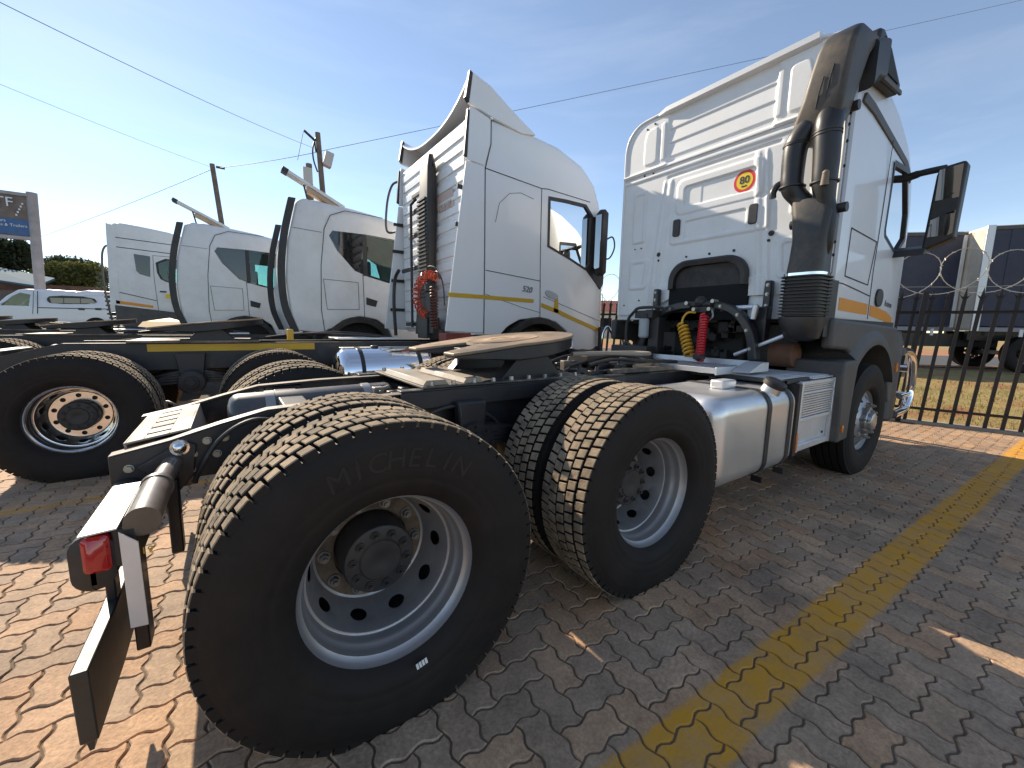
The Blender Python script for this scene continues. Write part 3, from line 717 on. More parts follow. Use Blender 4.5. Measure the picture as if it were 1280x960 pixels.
# ---- frame
xs = [-0.80, -0.62, -0.45, -0.28, 0.05, 0.5, 3.2, 5.6]; zt = [0.825, 0.862, 0.91, 0.952, 0.968, 0.975, 0.985, 0.985]; hh = [0.12, 0.16, 0.21, 0.25, 0.27, 0.27, 0.27, 0.27]
rail(TA, 0.86, 1, xs, zt, hh); rail(TA, 1.64, -1, [x+0.0 for x in xs], [z+0.015 for z in zt], hh)
for (ya, yb, dz) in ((0.862, 0.930, 0.0), (1.570, 1.638, 0.015)):
    mb = MB(); mb.loft([[Vector((x, ya, z+dz+0.001)), Vector((x, yb, z+dz+0.001)), Vector((x, yb, z+dz+0.005)), Vector((x, ya, z+dz+0.005))] for x, z in zip(xs, zt)]); part('rail_top_flange', mb, CHASSTOP, TA, 20, 0.0015, fix=True)
# rear perforated crossmember
mb = MB(); zc = 0.862
def zz(x): return 0.840+(x+0.74)*0.18
Mx = Matrix.Rotation(-0.175, 4, 'Y')
def cmbox(x0, x1, y0, y1, z0=-0.004, z1=0.004): mb.box(x0, x1, y0, y1, z0, z1, Matrix.Translation((-0.66, 0, 0.872)) @ Matrix.Rotation(-0.17, 4, 'Y'))
cmbox(-0.10, -0.045, 0.935, 1.565); cmbox(0.035, 0.10, 0.935, 1.565)
yy = 0.935
for k in range(5):
    ys_ = 1.0+k*0.118; cmbox(-0.045, 0.035, yy, ys_); yy = ys_+0.028
cmbox(-0.045, 0.035, yy, 1.565); cmbox(-0.108, -0.10, 0.935, 1.565, -0.10, 0.004); cmbox(0.10, 0.108, 0.935, 1.565, -0.12, 0.004)
part('rear_crossmember', mb, TANPL, TA, 20, 0.0015)
# bolts on the rail end
mb = MB()
for (x, z) in ((-0.745, 0.775), (-0.665, 0.772), (-0.60, 0.835), (-0.55, 0.80), (-0.50, 0.85), (-0.44, 0.855), (-0.47, 0.79), (-0.56, 0.735)): mb.hexbolt((x, 0.86, z), (0, -1, 0), 0.013, 0.016)
for k in range(4): mb.hexbolt((0.42+k*0.055, 0.86, 0.915+0.004*k), (0, -1, 0), 0.008, 0.01)
part('rail_bolt', mb, BOLT, TA, 25)
mb = MB(); mb.sphere((-0.588, 0.842, 0.838), 0.024, 14); mb.cyl((-0.588, 0.86, 0.838), (-0.588, 0.84, 0.838), 0.032, n=14); part('ball_bolt', mb, CHROME, TA)
mb = MB(); mb.prism([(-0.72, 0.78), (-0.575, 0.865), (-0.535, 0.84), (-0.55, 0.72), (-0.60, 0.66), (-0.66, 0.70)], 0.842, 0.858, 'y'); part('bumper_bracket', mb, CHASSIS, TA, 25, 0.004)
for k in range(5):
    t = PI*0.25*k
mb = MB()
for (x, z) in ((-0.40, 0.865), (-0.35, 0.83), (-0.30, 0.86), (-0.36, 0.90)): mb.cyl((x, 0.861, z), (x, 0.858, z), 0.015, n=14)
part('rail_hole', mb, SEAM, TA)
# ---- bumper bar, tube, lamps, plates, mud flaps (both sides)
mb = MB(); P = [(-0.640, 0.345, 0.752), (-0.640, 0.48, 0.756), (-0.638, 0.62, 0.760)]; mb.tube(curve_pts(P, 6), 0.044, 24); mb.tube([(-0.638, 0.615, 0.760), (-0.638, 0.64, 0.761)], 0.048, 24); mb.tube([(-0.638, 0.63, 0.760), (-0.615, 0.86, 0.775)], 0.034, 16); part('bumper_tube', mb, mat('brown_grey_paint', (0.095, 0.075, 0.062), 0.38, var=0.1, dust=(0.28, 0.21, 0.15), dustf=0.5, coat=0.2), TA, 50)
mb = MB(); P = [(-0.640, 2.155, 0.752), (-0.640, 2.02, 0.756), (-0.638, 1.88, 0.760)]; mb.tube(curve_pts(P, 6), 0.044, 24); mb.tube([(-0.638, 1.87, 0.760), (-0.615, 1.64, 0.775)], 0.034, 16); part('bumper_tube', mb, MATS['brown_grey_paint'], TA, 50)
mb = MB(); mb.loft([[Vector((x, y, z)) for (x, z) in rrect(-0.800+s, -0.705-s, 0.575+s, 0.740-s, 0.045-s*0.6, 5)] for y, s in ((0.335, 0.02), (0.345, 0.0), (2.155, 0.0), (2.165, 0.02))]); part('bumper_bar', mb, BLACK, TA, 40)
for s in (1, -1):
    Y = (lambda v: v) if s == 1 else (lambda v: 2.5-v)
    mb = MB(); mb.prism([(-0.770, 0.748), (-0.690, 0.753), (-0.690, 0.758), (-0.770, 0.753)], Y(0.315), Y(0.735), 'y')
    part('lamp_cover_plate', mb, STEELW, TA, 25, 0.0015, fix=True, label='bright bare metal plate over the tail lamp')
    mb = MB(); mb.loft([[Vector((x, Y(y), z)) for (x, z) in rrect(-0.770+d, -0.711-d, 0.632+d, 0.738-d, 0.014, 4)] for y, d in ((0.325, 0.008), (0.333, 0.0), (0.52, 0.0))]); ln = part('tail_lamp', mb, REDL, TA, 40, fix=True)
    mb = MB()
    for k in range(5): mb.box(-0.7745, -0.7702, Y(0.34+k*0.035), Y(0.365+k*0.035), 0.645, 0.725)
    part('lens_bar', mb, REDL, ln, 20)
    mb = MB(); mb.box(-0.711, -0.655, Y(0.345), Y(0.54), 0.628, 0.742); part('lamp_housing', mb, BLACK, TA, 25, 0.006)
    mb = MB(); mb.prism([(-0.6895, 0.742), (-0.650, 0.702), (-0.648, 0.438), (-0.688, 0.442)], Y(0.322), Y(0.327), 'y'); part('hanging_plate', mb, STEELW, TA, 25, 0.001, fix=True, label='bent pale metal strip hanging below the tail lamp')
    mb = MB(); mb.loft([[Vector((x+dx, Y(y), z)) for (x, z) in ((-0.782, 0.452), (-0.745, 0.452), (-0.742, 0.25), (-0.779, 0.25))] for y, dx in ((0.17, 0), (0.45, 0.004), (0.73, 0.0))]); part('mud_flap', mb, mat('mud_flap_rubber', (0.024, 0.023, 0.020), 0.42, var=0.15, dust=(0.10, 0.085, 0.06), dustf=0.4), TA, 25, 0.004, fix=True)
    mb = MB(); mb.prism([(-0.772, 0.255), (-0.752, 0.255), (-0.757, 0.215), (-0.766, 0.215)], Y(0.185), Y(0.71), 'y'); part('mud_flap_lip', mb, BLACK, TA, 25, fix=True)
    mb = MB(); mb.box(-0.77, -0.745, Y(0.50), Y(0.56), 0.44, 0.62); mb.box(-0.70, -0.665, Y(0.42), Y(0.50), 0.30, 0.64); part('mud_flap_bracket', mb, CHASSIS, TA, 25, 0.004)
    mb = MB(); mb.box(-0.64, -0.60, Y(0.80), Y(0.858), 0.42, 0.72); part('hanger', mb, CHASSIS, TA, 25, 0.005)
mb = text_mb('19', 0.03, basis((-0.635, 0.335, 0.665), (1, 0, 0), (0, 0, 1)), 0.001); part('bumper_mark', mb, YEL, TA, 0)
# ---- between the rails
air_tank(TA, (-0.43, 1.30, 0.852), (0.42, 1.30, 0.868), 0.118, mat('grey_tank_paint', (0.068, 0.064, 0.064), 0.38, var=0.1, dust=(0.22, 0.17, 0.12), dustf=0.4, coat=0.2))
for x in (-0.15, 0.55, 1.75, 2.4, 3.0):
    mb = MB(); mb.box(x-0.06, x+0.06, 0.87, 1.63, 0.74, 0.95); mb.box(x-0.10, x+0.10, 0.872, 0.90, 0.72, 0.96); mb.box(x-0.10, x+0.10, 1.60, 1.628, 0.72, 0.96); part('crossmember', mb, CHASSIS, TA, 25, 0.008)
for ax in (0.0, 1.35):
    mb = MB(); mb.cyl((ax, 0.34, 0.505), (ax, 2.16, 0.505), 0.085, n=20); mb.lathe([(-0.18, 0.001), (-0.17, 0.10), (-0.12, 0.18), (-0.02, 0.225), (0.06, 0.225), (0.15, 0.17), (0.24, 0.09), (0.30, 0.07)], (ax, CY, 0.505), 28, 'x')
    for k in range(12): mb.hexbolt((ax-0.05+0.0, CY+0.2*math.cos(k*PI/6), 0.505+0.2*math.sin(k*PI/6)), (-1, 0, 0), 0.012, 0.02)
    part('axle', mb, CHASSIS, TA, 40)
    mb = MB()
    for y in (0.345, 2.155): mb.lathe([(-0.11, 0.21), (0.11, 0.21)], (ax, y+ (0.30 if y < 1 else -0.30), 0.505), 30, 'y')
    part('brake_drum', mb, HUB, TA)
    for y in (0.80, 1.70):
        mb = MB(); mb.cyl((ax-0.06, y-0.05, 0.60), (ax+0.16, y-0.05, 0.66), 0.075, n=18); mb.cyl((ax+0.16, y-0.05, 0.66), (ax+0.20, y-0.05, 0.67), 0.06, n=18); part('brake_chamber', mb, CHASSIS, TA)
for y in (0.76, 1.74):
    mb = MB()
    for k in range(5): mb.loft([[Vector((0.675+t*(0.74-0.10*k), y-0.045, 0.62+0.024*k+0.06*(1-t*t))), Vector((0.675+t*(0.74-0.10*k), y+0.045, 0.62+0.024*k+0.06*(1-t*t))), Vector((0.675+t*(0.74-0.10*k), y+0.045, 0.64+0.024*k+0.06*(1-t*t))), Vector((0.675+t*(0.74-0.10*k), y-0.045, 0.64+0.024*k+0.06*(1-t*t)))] for t in [-1+i/6 for i in range(13)]])
    part('leaf_spring', mb, CHASSIS, TA, 30, fix=True)
    mb = MB(); mb.prism([(0.585, 0.93), (0.765, 0.93), (0.74, 0.62), (0.61, 0.62)], y-0.035, y+0.035, 'y'); part('spring_bracket', mb, CHASSIS, TA, 30, 0.012)
    sg = -1 if y < CY else 1; mb = MB(); mb.cyl((0.675, y, 0.70), (0.675, y+sg*0.07, 0.70), 0.125, 0.115, 28); mb.cyl((0.675, y+sg*0.07, 0.70), (0.675, y+sg*0.10, 0.70), 0.07, 0.06, 20)
    for k in range(8): mb.hexbolt((0.675+0.095*math.cos(k*PI/4), y+sg*0.07, 0.70+0.095*math.sin(k*PI/4)), (0, sg, 0), 0.011, 0.012)
    part('trunnion', mb, CHASSIS, TA, 35)
    mb = MB()
    for k in range(14): mb.hexbolt((0.30+0.105*k, 0.86 if sg < 0 else 1.64, 0.755+0.035*(k % 2)), (0, sg, 0), 0.010, 0.014)
    part('rail_bolt', mb, CHASSIS, TA, 25)
for (pts, r) in (([(-0.55, 0.80, 0.70), (-0.46, 0.79, 0.86), (-0.34, 0.80, 0.93), (-0.22, 0.83, 0.90)], 0.009), ([(0.30, 0.80, 0.72), (0.42, 0.78, 0.86), (0.62, 0.78, 0.90), (0.85, 0.79, 0.80), (0.95, 0.8, 0.62)], 0.010), ([(0.1, 1.0, 0.9), (0.4, 1.05, 0.97), (0.7, 1.2, 0.92), (1.0, 1.3, 0.95)], 0.012), ([(0.05, 1.1, 0.80), (0.35, 1.05, 0.93), (0.6, 0.98, 0.90)], 0.011), ([(-0.62, 1.72, 0.82), (-0.72, 1.80, 0.88), (-0.70, 1.86, 0.75), (-0.6, 1.8, 0.62)], 0.007)):
    mb = MB(); mb.tube(curve_pts(pts, 6), r, 8); part('air_line', mb, BLACK, TA)
mb = MB()
for (x, y, z, s) in ((0.36, 1.05, 0.93, 0.045), (0.45, 1.16, 0.94, 0.035), (0.30, 1.20, 0.95, 0.03), (0.52, 1.02, 0.92, 0.03)): mb.box(x-s, x+s, y-s, y+s, z-s, z+s*0.8); mb.cyl((x, y, z), (x+0.07, y, z+0.02), s*0.45); mb.cyl((x, y-0.06, z), (x, y+0.07, z), s*0.35)
part('relay_valve', mb, mat('valve_casting', (0.24, 0.22, 0.19), 0.5, metal=0.5, dust=(0.3, 0.23, 0.16), dustf=0.6), TA, 30, 0.006)
# ---- fifth wheel and its sub-frame
for (y0, y1) in ((0.80, 0.872), (1.628, 1.70)):
    mb = MB(); mb.box(0.30, 2.0, y0, y1, 0.992, 1.002); mb.box(0.30, 2.0, y0 if y0 < 1 else y1-0.009, (y0+0.009) if y0 < 1 else y1, 0.90, 0.992); part('sub_frame', mb, CHASSIS, TA, 25, 0.003)
mb = MB(); mb.box(0.42, 1.62, 0.81, 1.69, 1.004, 1.016)
part('mounting_plate', mb, CHASSTOP, TA, 25, 0.003)
for (x0, x1) in ((0.43, 0.58), (0.67, 0.80)):
    mb = MB(); mb.prism([(x0, 1.016), (x1, 1.016), (x1-0.02, 1.045), (x0+0.02, 1.045)], 0.83, 1.50, 'y'); part('corrugation', mb, TANPL, TA, 25, 0.004)
mb = MB()
for k in range(9): mb.hexbolt((0.48+k*0.13, 0.835, 1.016), (0, 0, 1), 0.014, 0.02); mb.hexbolt((0.48+k*0.13, 1.665, 1.016), (0, 0, 1), 0.014, 0.02)
part('mounting_bolt', mb, BOLT, TA, 25)
fifth_wheel(TA, 1.14, CY, 1.245)
mb = MB(); mb.box(1.40, 1.58, 0.836, 0.840, 1.195, 1.245, Matrix.Translation((0, 0, 0)))
mb.v = [(x-0.02+ (y-0.78)*0, y+0.075, z) for x, y, z in mb.v]; part('type_plate', mb, PLATEW, TA, 0)
mb = MB(); P = [(1.62, 0.98, 1.15), (1.95, 0.96, 1.15), (2.3, 0.98, 1.135), (2.52, 1.00, 1.13), (2.56, 1.08, 1.13), (2.5, 1.2, 1.13), (2.2, 1.22, 1.13)]; mb.tube(curve_pts(P, 7), 0.016, 10); part('release_handle', mb, TANPL, TA)
# ---- mid-frame clutter forward of the fifth wheel
for (x0, x1, y0, y1, z0, z1, m_) in ((1.95, 2.70, 0.88, 0.94, 0.995, 1.03, CHASSTOP), (1.80, 2.65, 1.53, 1.59, 1.01, 1.03, CHASSIS), (2.0, 2.6, 1.08, 1.42, 0.98, 1.06, CHASSIS), (1.9, 2.15, 1.1, 1.3, 1.06, 1.12, BLACK), (2.35, 2.68, 1.0, 1.03, 0.99, 1.05, TANPL)):
    mb = MB(); mb.box(x0, x1, y0, y1, z0, z1); part('bracket', mb, m_, TA, 25, 0.006)
for pts in ([(1.7, 1.35, 1.05), (2.0, 1.4, 1.10), (2.5, 1.38, 1.06), (3.0, 1.3, 1.02)], [(1.75, 1.15, 1.04), (2.2, 1.1, 1.12), (2.7, 1.2, 1.05)], [(1.8, 0.99, 1.06), (2.1, 1.03, 1.09), (2.45, 0.96, 1.075), (2.9, 0.99, 1.05)]):
    mb = MB(); mb.tube(curve_pts(pts, 7), 0.014, 8); part('air_line', mb, BLACK, TA)
rgx = random.Random(21)
for k in range(12):
    x, y = rgx.uniform(1.7, 2.65), rgx.uniform(0.97, 1.52); sx, sy, sz = rgx.uniform(.025, .07), rgx.uniform(.02, .05), rgx.uniform(.02, .05); z = rgx.uniform(0.96, 1.04)
    mb = MB(); mb.box(x-sx, x+sx, y-sy, y+sy, z-sz, z+sz); mb.cyl((x, y-sy-0.03, z), (x, y+sy+0.03, z), sz*0.45); mb.cyl((x, y, z), (x+sx*0.3, y, z+sz+0.03), sz*0.35); part('valve', mb, (CHASSIS, BLACK, MATS['valve_casting'])[k % 3], TA, 30, 0.005)
for k in range(9):
    y = rgx.uniform(0.97, 1.5); x = rgx.uniform(1.55, 1.9); pts = [(x, y, 1.0)]
    for j in range(4): x += rgx.uniform(.15, .33); y = min(1.55, max(0.95, y+rgx.uniform(-.14, .14))); pts.append((x, y, rgx.uniform(0.99, 1.09)))
    mb = MB(); mb.tube(curve_pts(pts, 6), rgx.uniform(.007, .013), 8); part('air_line', mb, BLACK if k % 4 else MATS['grey_tank_paint'], TA)
# perforated aluminium catwalk
def perforated(x0, x1, y0, y1, z, nx, ny, fr=0.30, K=10):
    mb = MB(); dx, dy = (x1-x0)/nx, (y1-y0)/ny
    for i in range(nx):
        for j in range(ny):
            cx, cy = x0+(i+.5)*dx, y0+(j+.5)*dy; o = len(mb.v)
            for k in range(K):
                a = 2*PI*k/K; c, s = math.cos(a), math.sin(a); m = max(abs(c), abs(s)); r = fr*min(dx, dy)
                mb.v += [(cx+r*c, cy+r*s, z+0.004), (cx+c/m*dx/2, cy+s/m*dy/2, z)]
            for k in range(K):
                j2 = (k+1) % K; mb.f.append((o+2*k, o+2*k+1, o+2*j2+1, o+2*j2))
    return mb
cw = perforated(2.72, 3.22, 0.52, 1.98, 1.038, 7, 21, 0.36); cwo = part('catwalk', cw, ALUP, TA, 20)
mb = MB(); mb.box(3.22, 3.232, 0.52, 1.98, 1.010, 1.085); mb.box(2.70, 2.72, 0.52, 1.98, 1.000, 1.043); mb.box(2.70, 3.23, 0.505, 0.52, 0.990, 1.050); mb.box(2.70, 3.23, 1.98, 1.995, 0.990, 1.050); part('catwalk_edge', mb, ALUP, cwo, 25, 0.003)
mb = MB(); mb.prism([(2.9, 1.010), (3.22, 1.010), (3.22, 1.085), (3.1, 1.085)], 0.36, 0.50, 'y'); part('catwalk_end', mb, ALUP, TA, 25, 0.004)
# ---- fuel tank
def rbox_x(x0, x1, y0, y1, z0, z1, r, e, n=8):
    mb = MB(); secs = []
    prof = [(0.0, 1.0), (0.08, 0.62), (0.22, 0.36), (0.45, 0.14), (0.72, 0.03), (1.0, 0.0)]
    for t, s in prof: secs.append((x0+e*t, s*e))
    for t, s in reversed(prof): secs.append((x1-e*t*0.8, s*e*0.8))
    mb.loft([[Vector((x, y, z)) for (y, z) in rrect(y0+s, y1-s, z0+s, z1-s, max(0.02, r-s*0.35), n)] for x, s in secs]); return mb
tk = part('fuel_tank', rbox_x(1.945, 3.03, 0.048, 0.74, 0.338, 0.935, 0.115, 0.105), ALU, TA, 50, fix=True)
mb = MB(); mb.loft([[Vector((x, y, z)) for (y, z) in rrect(0.05, 0.745, 0.36, 0.94, 0.118, 8)] for x in (2.075, 2.082)]); 
for x in (2.57, 2.90):
    mb = MB(); mb.loft([[Vector((q, y, z)) for (y, z) in rrect(0.048-d, 0.74+d, 0.338-d, 0.935+d, 0.115+d, 8)] for q, d in ((x-0.027, 0.001), (x-0.025, 0.007), (x+0.025, 0.007), (x+0.027, 0.001))], cap=False); part('tank_strap', mb, BLACK, tk, 40, fix=True)
fc = Vector((2.73, 0.125, 0.915)); fd = Vector((0.02, -0.42, 0.9)).normalized()
mb = MB(); mb.cyl(fc-fd*0.03, fc+fd*0.045, 0.066, 0.060, 26); part('filler_neck', mb, ALU, tk, 40)
mb = MB(); mb.cyl(fc+fd*0.045, fc+fd*0.080, 0.075, 0.075, 26); mb.cyl(fc+fd*0.080, fc+fd*0.090, 0.075, 0.058, 26); part('filler_cap', mb, BLACK, tk, 30, 0.003)
mb = MB(); mb.box(2.36, 2.53, 0.26, 0.36, 0.936, 0.995); part('tank_sender_cover', mb, ALUP, tk, 25, 0.012)
mb = MB(); mb.box(2.56, 2.58, 0.05, 0.12, 0.295, 0.335); mb.box(2.89, 2.91, 0.05, 0.12, 0.295, 0.335); mb.box(2.5, 2.95, 0.3, 0.86, 0.30, 0.336); part('tank_bracket', mb, CHASSIS, TA, 25)
# ---- battery / tool box with ribbed cover
bx = part('battery_box', MB().box(3.105, 3.745, 0.085, 0.80, 0.425, 0.955), ALUP, TA, 25, 0.012)
mb = MB(); mb.box(3.105, 3.745, 0.060, 0.085, 0.425, 0.475); mb.box(3.105, 3.745, 0.060, 0.085, 0.935, 0.965); mb.box(3.095, 3.130, 0.058, 0.086, 0.42, 0.968); mb.box(3.720, 3.755, 0.058, 0.086, 0.42, 0.968); mb.box(3.130, 3.720, 0.056, 0.085, 0.655, 0.685); mb.box(3.130, 3.720, 0.056, 0.085, 0.865, 0.885); part('box_frame', mb, ALUP, bx, 25, 0.004)
mb = MB()
for k in range(9): mb.box(3.135, 3.715, 0.066, 0.085, 0.693+k*0.019, 0.705+k*0.019)
for k in range(3): mb.box(3.135, 3.715, 0.068, 0.085, 0.890+k*0.016, 0.900+k*0.016)
part('cover_rib', mb, ALUP, bx, 25)
mb = MB()
for (x, z) in ((3.175, 0.91), (3.645, 0.91), (3.645, 0.51), (3.175, 0.51)): mb.cyl((x, 0.085, z), (x, 0.078, z), 0.011, n=12)
part('cover_bolt', mb, SEAM, bx)
mb = MB(); mb.box(3.080, 3.100, 0.052, 0.075, 0.435, 0.575); part('side_marker', mb, ORL, TA, 25, 0.004)
mb = MB(); mb.box(3.045, 3.105, 0.06, 0.7, 0.40, 0.95); part('box_gap', mb, BLACK, TA, 25)
# tread plates on top
for (x0, x1, y0, y1) in ((2.93, 3.30, 0.13, 0.84), (3.31, 3.72, 0.075, 0.84)):
    mb = MB(); mb.box(x0, x1, y0, y1, 0.972, 0.984); o = part('step_plate', mb, ALUP, TA, 25, 0.003)
    mb = MB(); n_ = int((x1-x0)/0.042)
    for k in range(n_): mb.box(x0+0.012+k*0.042, x0+0.032+k*0.042, y0+0.02, y1-0.02, 0.984, 0.992)
    part('tread_rib', mb, ALUP, o, 25)
mb = MB(); mb.box(2.88, 3.34, 0.10, 0.128, 0.955, 0.988); mb.box(2.88, 2.93, 0.10, 0.84, 0.955, 0.986); part('step_edge', mb, BLACK, TA, 25, 0.004)
# ---- front wheel guards and cab skirt
gp = [(3.72, 1.10), (4.05, 1.105), (4.03, 1.00), (4.005, 0.83), (3.99, 0.66), (3.985, 0.42), (3.76, 0.41)]
for s in (1, -1):
    Y = (lambda v: v) if s == 1 else (lambda v: 2.5-v)
    mb = MB(); mb.prism(gp, Y(0.002), Y(0.44), 'y'); part('wheel_guard', mb, DGREY, TA, 30, 0.02, fix=True, seg=3)
    mb = MB(); mb.box(3.80, 3.83, Y(-0.010), Y(0.004), 0.50, 0.56); part('side_marker', mb, ORL, TA, 25, 0.003, fix=True)
    pts = [(3.60, 1.452), (3.60, 1.205), (3.98, 1.185)]
    for k in range(13):
        a = math.radians(128-k*8.2); pts.append((4.60+0.70*math.cos(a), 0.53+0.70*math.sin(a)))
    pts += [(5.34, 0.60), (5.44, 0.60), (5.46, 1.18), (5.36, 1.30), (5.34, 1.40)]
    mb = MB(); O = pts
    flare = []
    n_ = len(O)
    mb.prism(O, Y(0.155), Y(0.075), 'y'); o = part('wheel_arch', mb, DGREY, TA, 40, 0.03, fix=True, seg=4)
    mb = MB(); secs = []
    for k in range(15):
        a = math.radians(132-k*7.6); c, s_ = math.cos(a), math.sin(a)
        secs.append([Vector((4.60+r*c, Y(y), 0.53+r*s_)) for r, y in ((0.70, 0.50), (0.70, 0.032), (0.735, 0.028), (0.80, 0.055), (0.87, 0.10), (0.80, 0.5))])
    mb.loft(secs); part('arch_flare', mb, DGREY, TA, 50, fix=True)
mb = MB(); mb.loft([[Vector((x, y, z)) for (x, y) in rrect(5.42+d, 5.86-d, 0.085+d, 2.415-d, 0.21, 8)] for z, d in ((0.36, 0.03), (0.40, 0.0), (1.25, 0.0), (1.36, 0.03))]); part('front_bumper', mb, DGREY, TA, 40, fix=True)
mb = MB(); mb.box(5.445, 5.50, 0.062, 0.085, 0.93, 1.02); part('corner_lamp', mb, ORL, TA, 25, 0.004)
mb = MB(); P = [(5.72, 0.10, 1.14), (5.98, 0.10, 1.13), (6.17, 0.10, 1.05), (6.26, 0.10, 0.92), (6.30, 0.10, 0.75), (6.29, 0.10, 0.60), (6.20, 0.10, 0.48), (6.04, 0.10, 0.44), (5.72, 0.10, 0.43)]
mb.tube(curve_pts(P, 6), 0.044, 18); mb.tube(curve_pts([(x, 2.5-y, z) for x, y, z in P], 6), 0.044, 18)
mb.cyl((6.27, 0.10, 0.92), (6.27, 2.40, 0.92), 0.04, n=16); mb.cyl((6.28, 0.10, 0.60), (6.28, 2.40, 0.60), 0.04, n=16); mb.cyl((5.9, 0.10, 0.62), (6.28, 0.10, 0.62), 0.03, n=14); part('bull_bar', mb, CHROME, TA, 60)
# engine, gearbox and dark bay below the cab
mb = MB(); mb.box(3.80, 5.3, 0.86, 1.64, 0.55, 1.62); mb.cyl((3.2, 1.25, 0.75), (3.85, 1.25, 0.85), 0.22, 0.34, 20); part('engine', mb, mat('engine_castings', (0.02, 0.019, 0.018), 0.6, var=0.3, dust=(0.07, 0.055, 0.045), dustf=0.5), TA, 30, 0.03)
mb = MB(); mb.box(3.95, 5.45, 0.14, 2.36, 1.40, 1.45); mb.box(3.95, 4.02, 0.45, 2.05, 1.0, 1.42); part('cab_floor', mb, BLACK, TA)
mb = MB()
for k in range(26):
    rg = random.Random(k); y, z = rg.uniform(0.75, 1.75), rg.uniform(1.05, 1.5); s = rg.uniform(0.02, 0.06)
    mb.box(3.66, 3.84, y-s, y+s, z-s, z+s*rg.uniform(.5, 1.5)); mb.cyl((3.68, y, z), (3.72-rg.uniform(0, .1), y+rg.uniform(-.05, .05), z+.05), s*0.5)
part('engine_ancillaries', mb, MATS['engine_castings'], TA, 30, 0.006)['kind'] = 'stuff'
mb = MB(); mb.cyl((3.72, 0.36, 1.13), (3.72, 0.56, 1.13), 0.11, n=24); part('expansion_tank', mb, mat('rusty_brown_casting', (0.16, 0.075, 0.04), 0.7, var=0.3), TA, 40, 0.01)
# ---- cab shell
CAB_O = [(3.655, 1.45), (4.6, 1.44), (5.50, 1.385), (5.80, 1.36), (5.93, 1.5), (5.955, 2.0), (5.86, 2.5), (5.62, 2.92), (5.28, 3.22), (4.9, 3.43), (4.5, 3.56), (4.1, 3.63), (3.9, 3.65), (3.655, 3.655)]
WIN_A = chaikin([(4.775, 2.30), (4.80, 2.25), (5.20, 2.125), (5.43, 2.30), (5.40, 2.55), (5.20, 2.93), (4.80, 2.91)], 0)
sh = cab_shell(CAB_O, 0.145, 2.355, lambda x, z: 0.02 if x < 3.70 and z < 3.5 else (0.10 if z > 2.6 else (0.02 if z < 1.48 else 0.12)), WIN_A, tumble=lambda x, z: 0.05*max(0, (z-2.6)/1.0)**1.5+0.10*max(0, (x-5.1)/0.85)**2)
cabA = part('cab', sh, WHITE, TA, 40, fix=True)
for y, e in ((0.162, 1), (2.338, -1)):
    mb = MB(); mb.prism([tuple(p) for p in resample(WIN_A, 40)], y, y+e*0.004, 'y'); part('side_window', mb, GLASS, cabA, 0)
    o = Vector((sum(p.x for p in WIN_A)/len(WIN_A), sum(p.y for p in WIN_A)/len(WIN_A))); ri = [o+(p-o)*0.93 for p in WIN_A]; ro = [o+(p-o)*1.045 for p in WIN_A]
    mb = MB(); n_ = len(ri); yo = 0.148 if e > 0 else 2.352
    mb.add([(p.x, yo-e*0.006, p.y) for p in ri]+[(p.x, yo-e*0.006, p.y) for p in ro]+[(p.x, yo+e*0.02, p.y) for p in ri], [(i, i+n_, (i+1) % n_+n_, (i+1) % n_) for i in range(n_)]+[(i, (i+1) % n_, (i+1) % n_+2*n_, i+2*n_) for i in range(n_)]); part('window_seal', mb, BLACK, cabA, 20)
mb = MB(); mb.loft([[Vector((x, y, z)) for (x, y) in rrect(4.15, 4.62, y0, y0+0.5, 0.08, 4)] for y0 in (0.35,) for z in (1.5, 2.05)]+[]); mb.box(4.12, 4.28, 0.38, 0.82, 2.0, 2.55); mb.box(4.12, 4.28, 1.7, 2.15, 1.6, 2.55); mb.tube([Vector((5.15+0.07*math.sin(a), 1.9+0.22*math.cos(a), 2.2+0.2*math.sin(a))) for a in [2*PI*k/24 for k in range(24)]], 0.016, 8, closed=True); part('interior', mb, SEATM, cabA, 30, 0.03)
S0 = 0.145
for pts, c in (([(4.615, 1.47), (4.60, 1.9), (4.63, 2.4), (4.66, 3.06)], False), ([(3.93, 2.20), (3.915, 1.81), (4.50, 1.775), (4.585, 2.17)], True), ([(3.66, 1.745), (3.90, 1.745), (4.60, 1.68)], False)):
    part('gap_crease_line', ribbon(pts, S0-0.001, 0.009, 0.003, c), SEAM, cabA, 0)
part('side_stripe', panel([(3.86, 1.525), (4.57, 1.505), (4.57, 1.605), (3.86, 1.63)], S0-0.001, 0.003), ORG, cabA, 0)
part('side_stripe', panel([(4.65, 1.50), (5.12, 1.46), (5.36, 1.40), (5.36, 1.50), (5.12, 1.56), (4.65, 1.60)], S0-0.001, 0.003), ORG, cabA, 0)
mb = MB(); mb.prism([tuple(p) for p in chaikin([(4.74, 1.60), (4.93, 1.585), (4.95, 1.75), (4.76, 1.77)], 2)], S0, S0-0.018, 'y'); part('door_handle', mb, BLACK, cabA, 30, 0.005, fix=True)
part('cab_lettering', text_mb('Actros', 0.085, basis((5.18, S0-0.002, 1.63), (1, 0, -0.05), (0, 0, 1)), 0.002), GREYT, cabA, 0)
mb = MB(); mb.prism([(3.88, 3.16), (3.93, 3.245), (4.15, 3.225), (5.20, 3.02), (5.42, 2.90), (5.38, 2.84), (5.15, 2.95), (4.15, 3.14)], 0.20, 0.150, 'y'); part('roof_trim', mb, DGREY, cabA, 30, 0.008, fix=True)
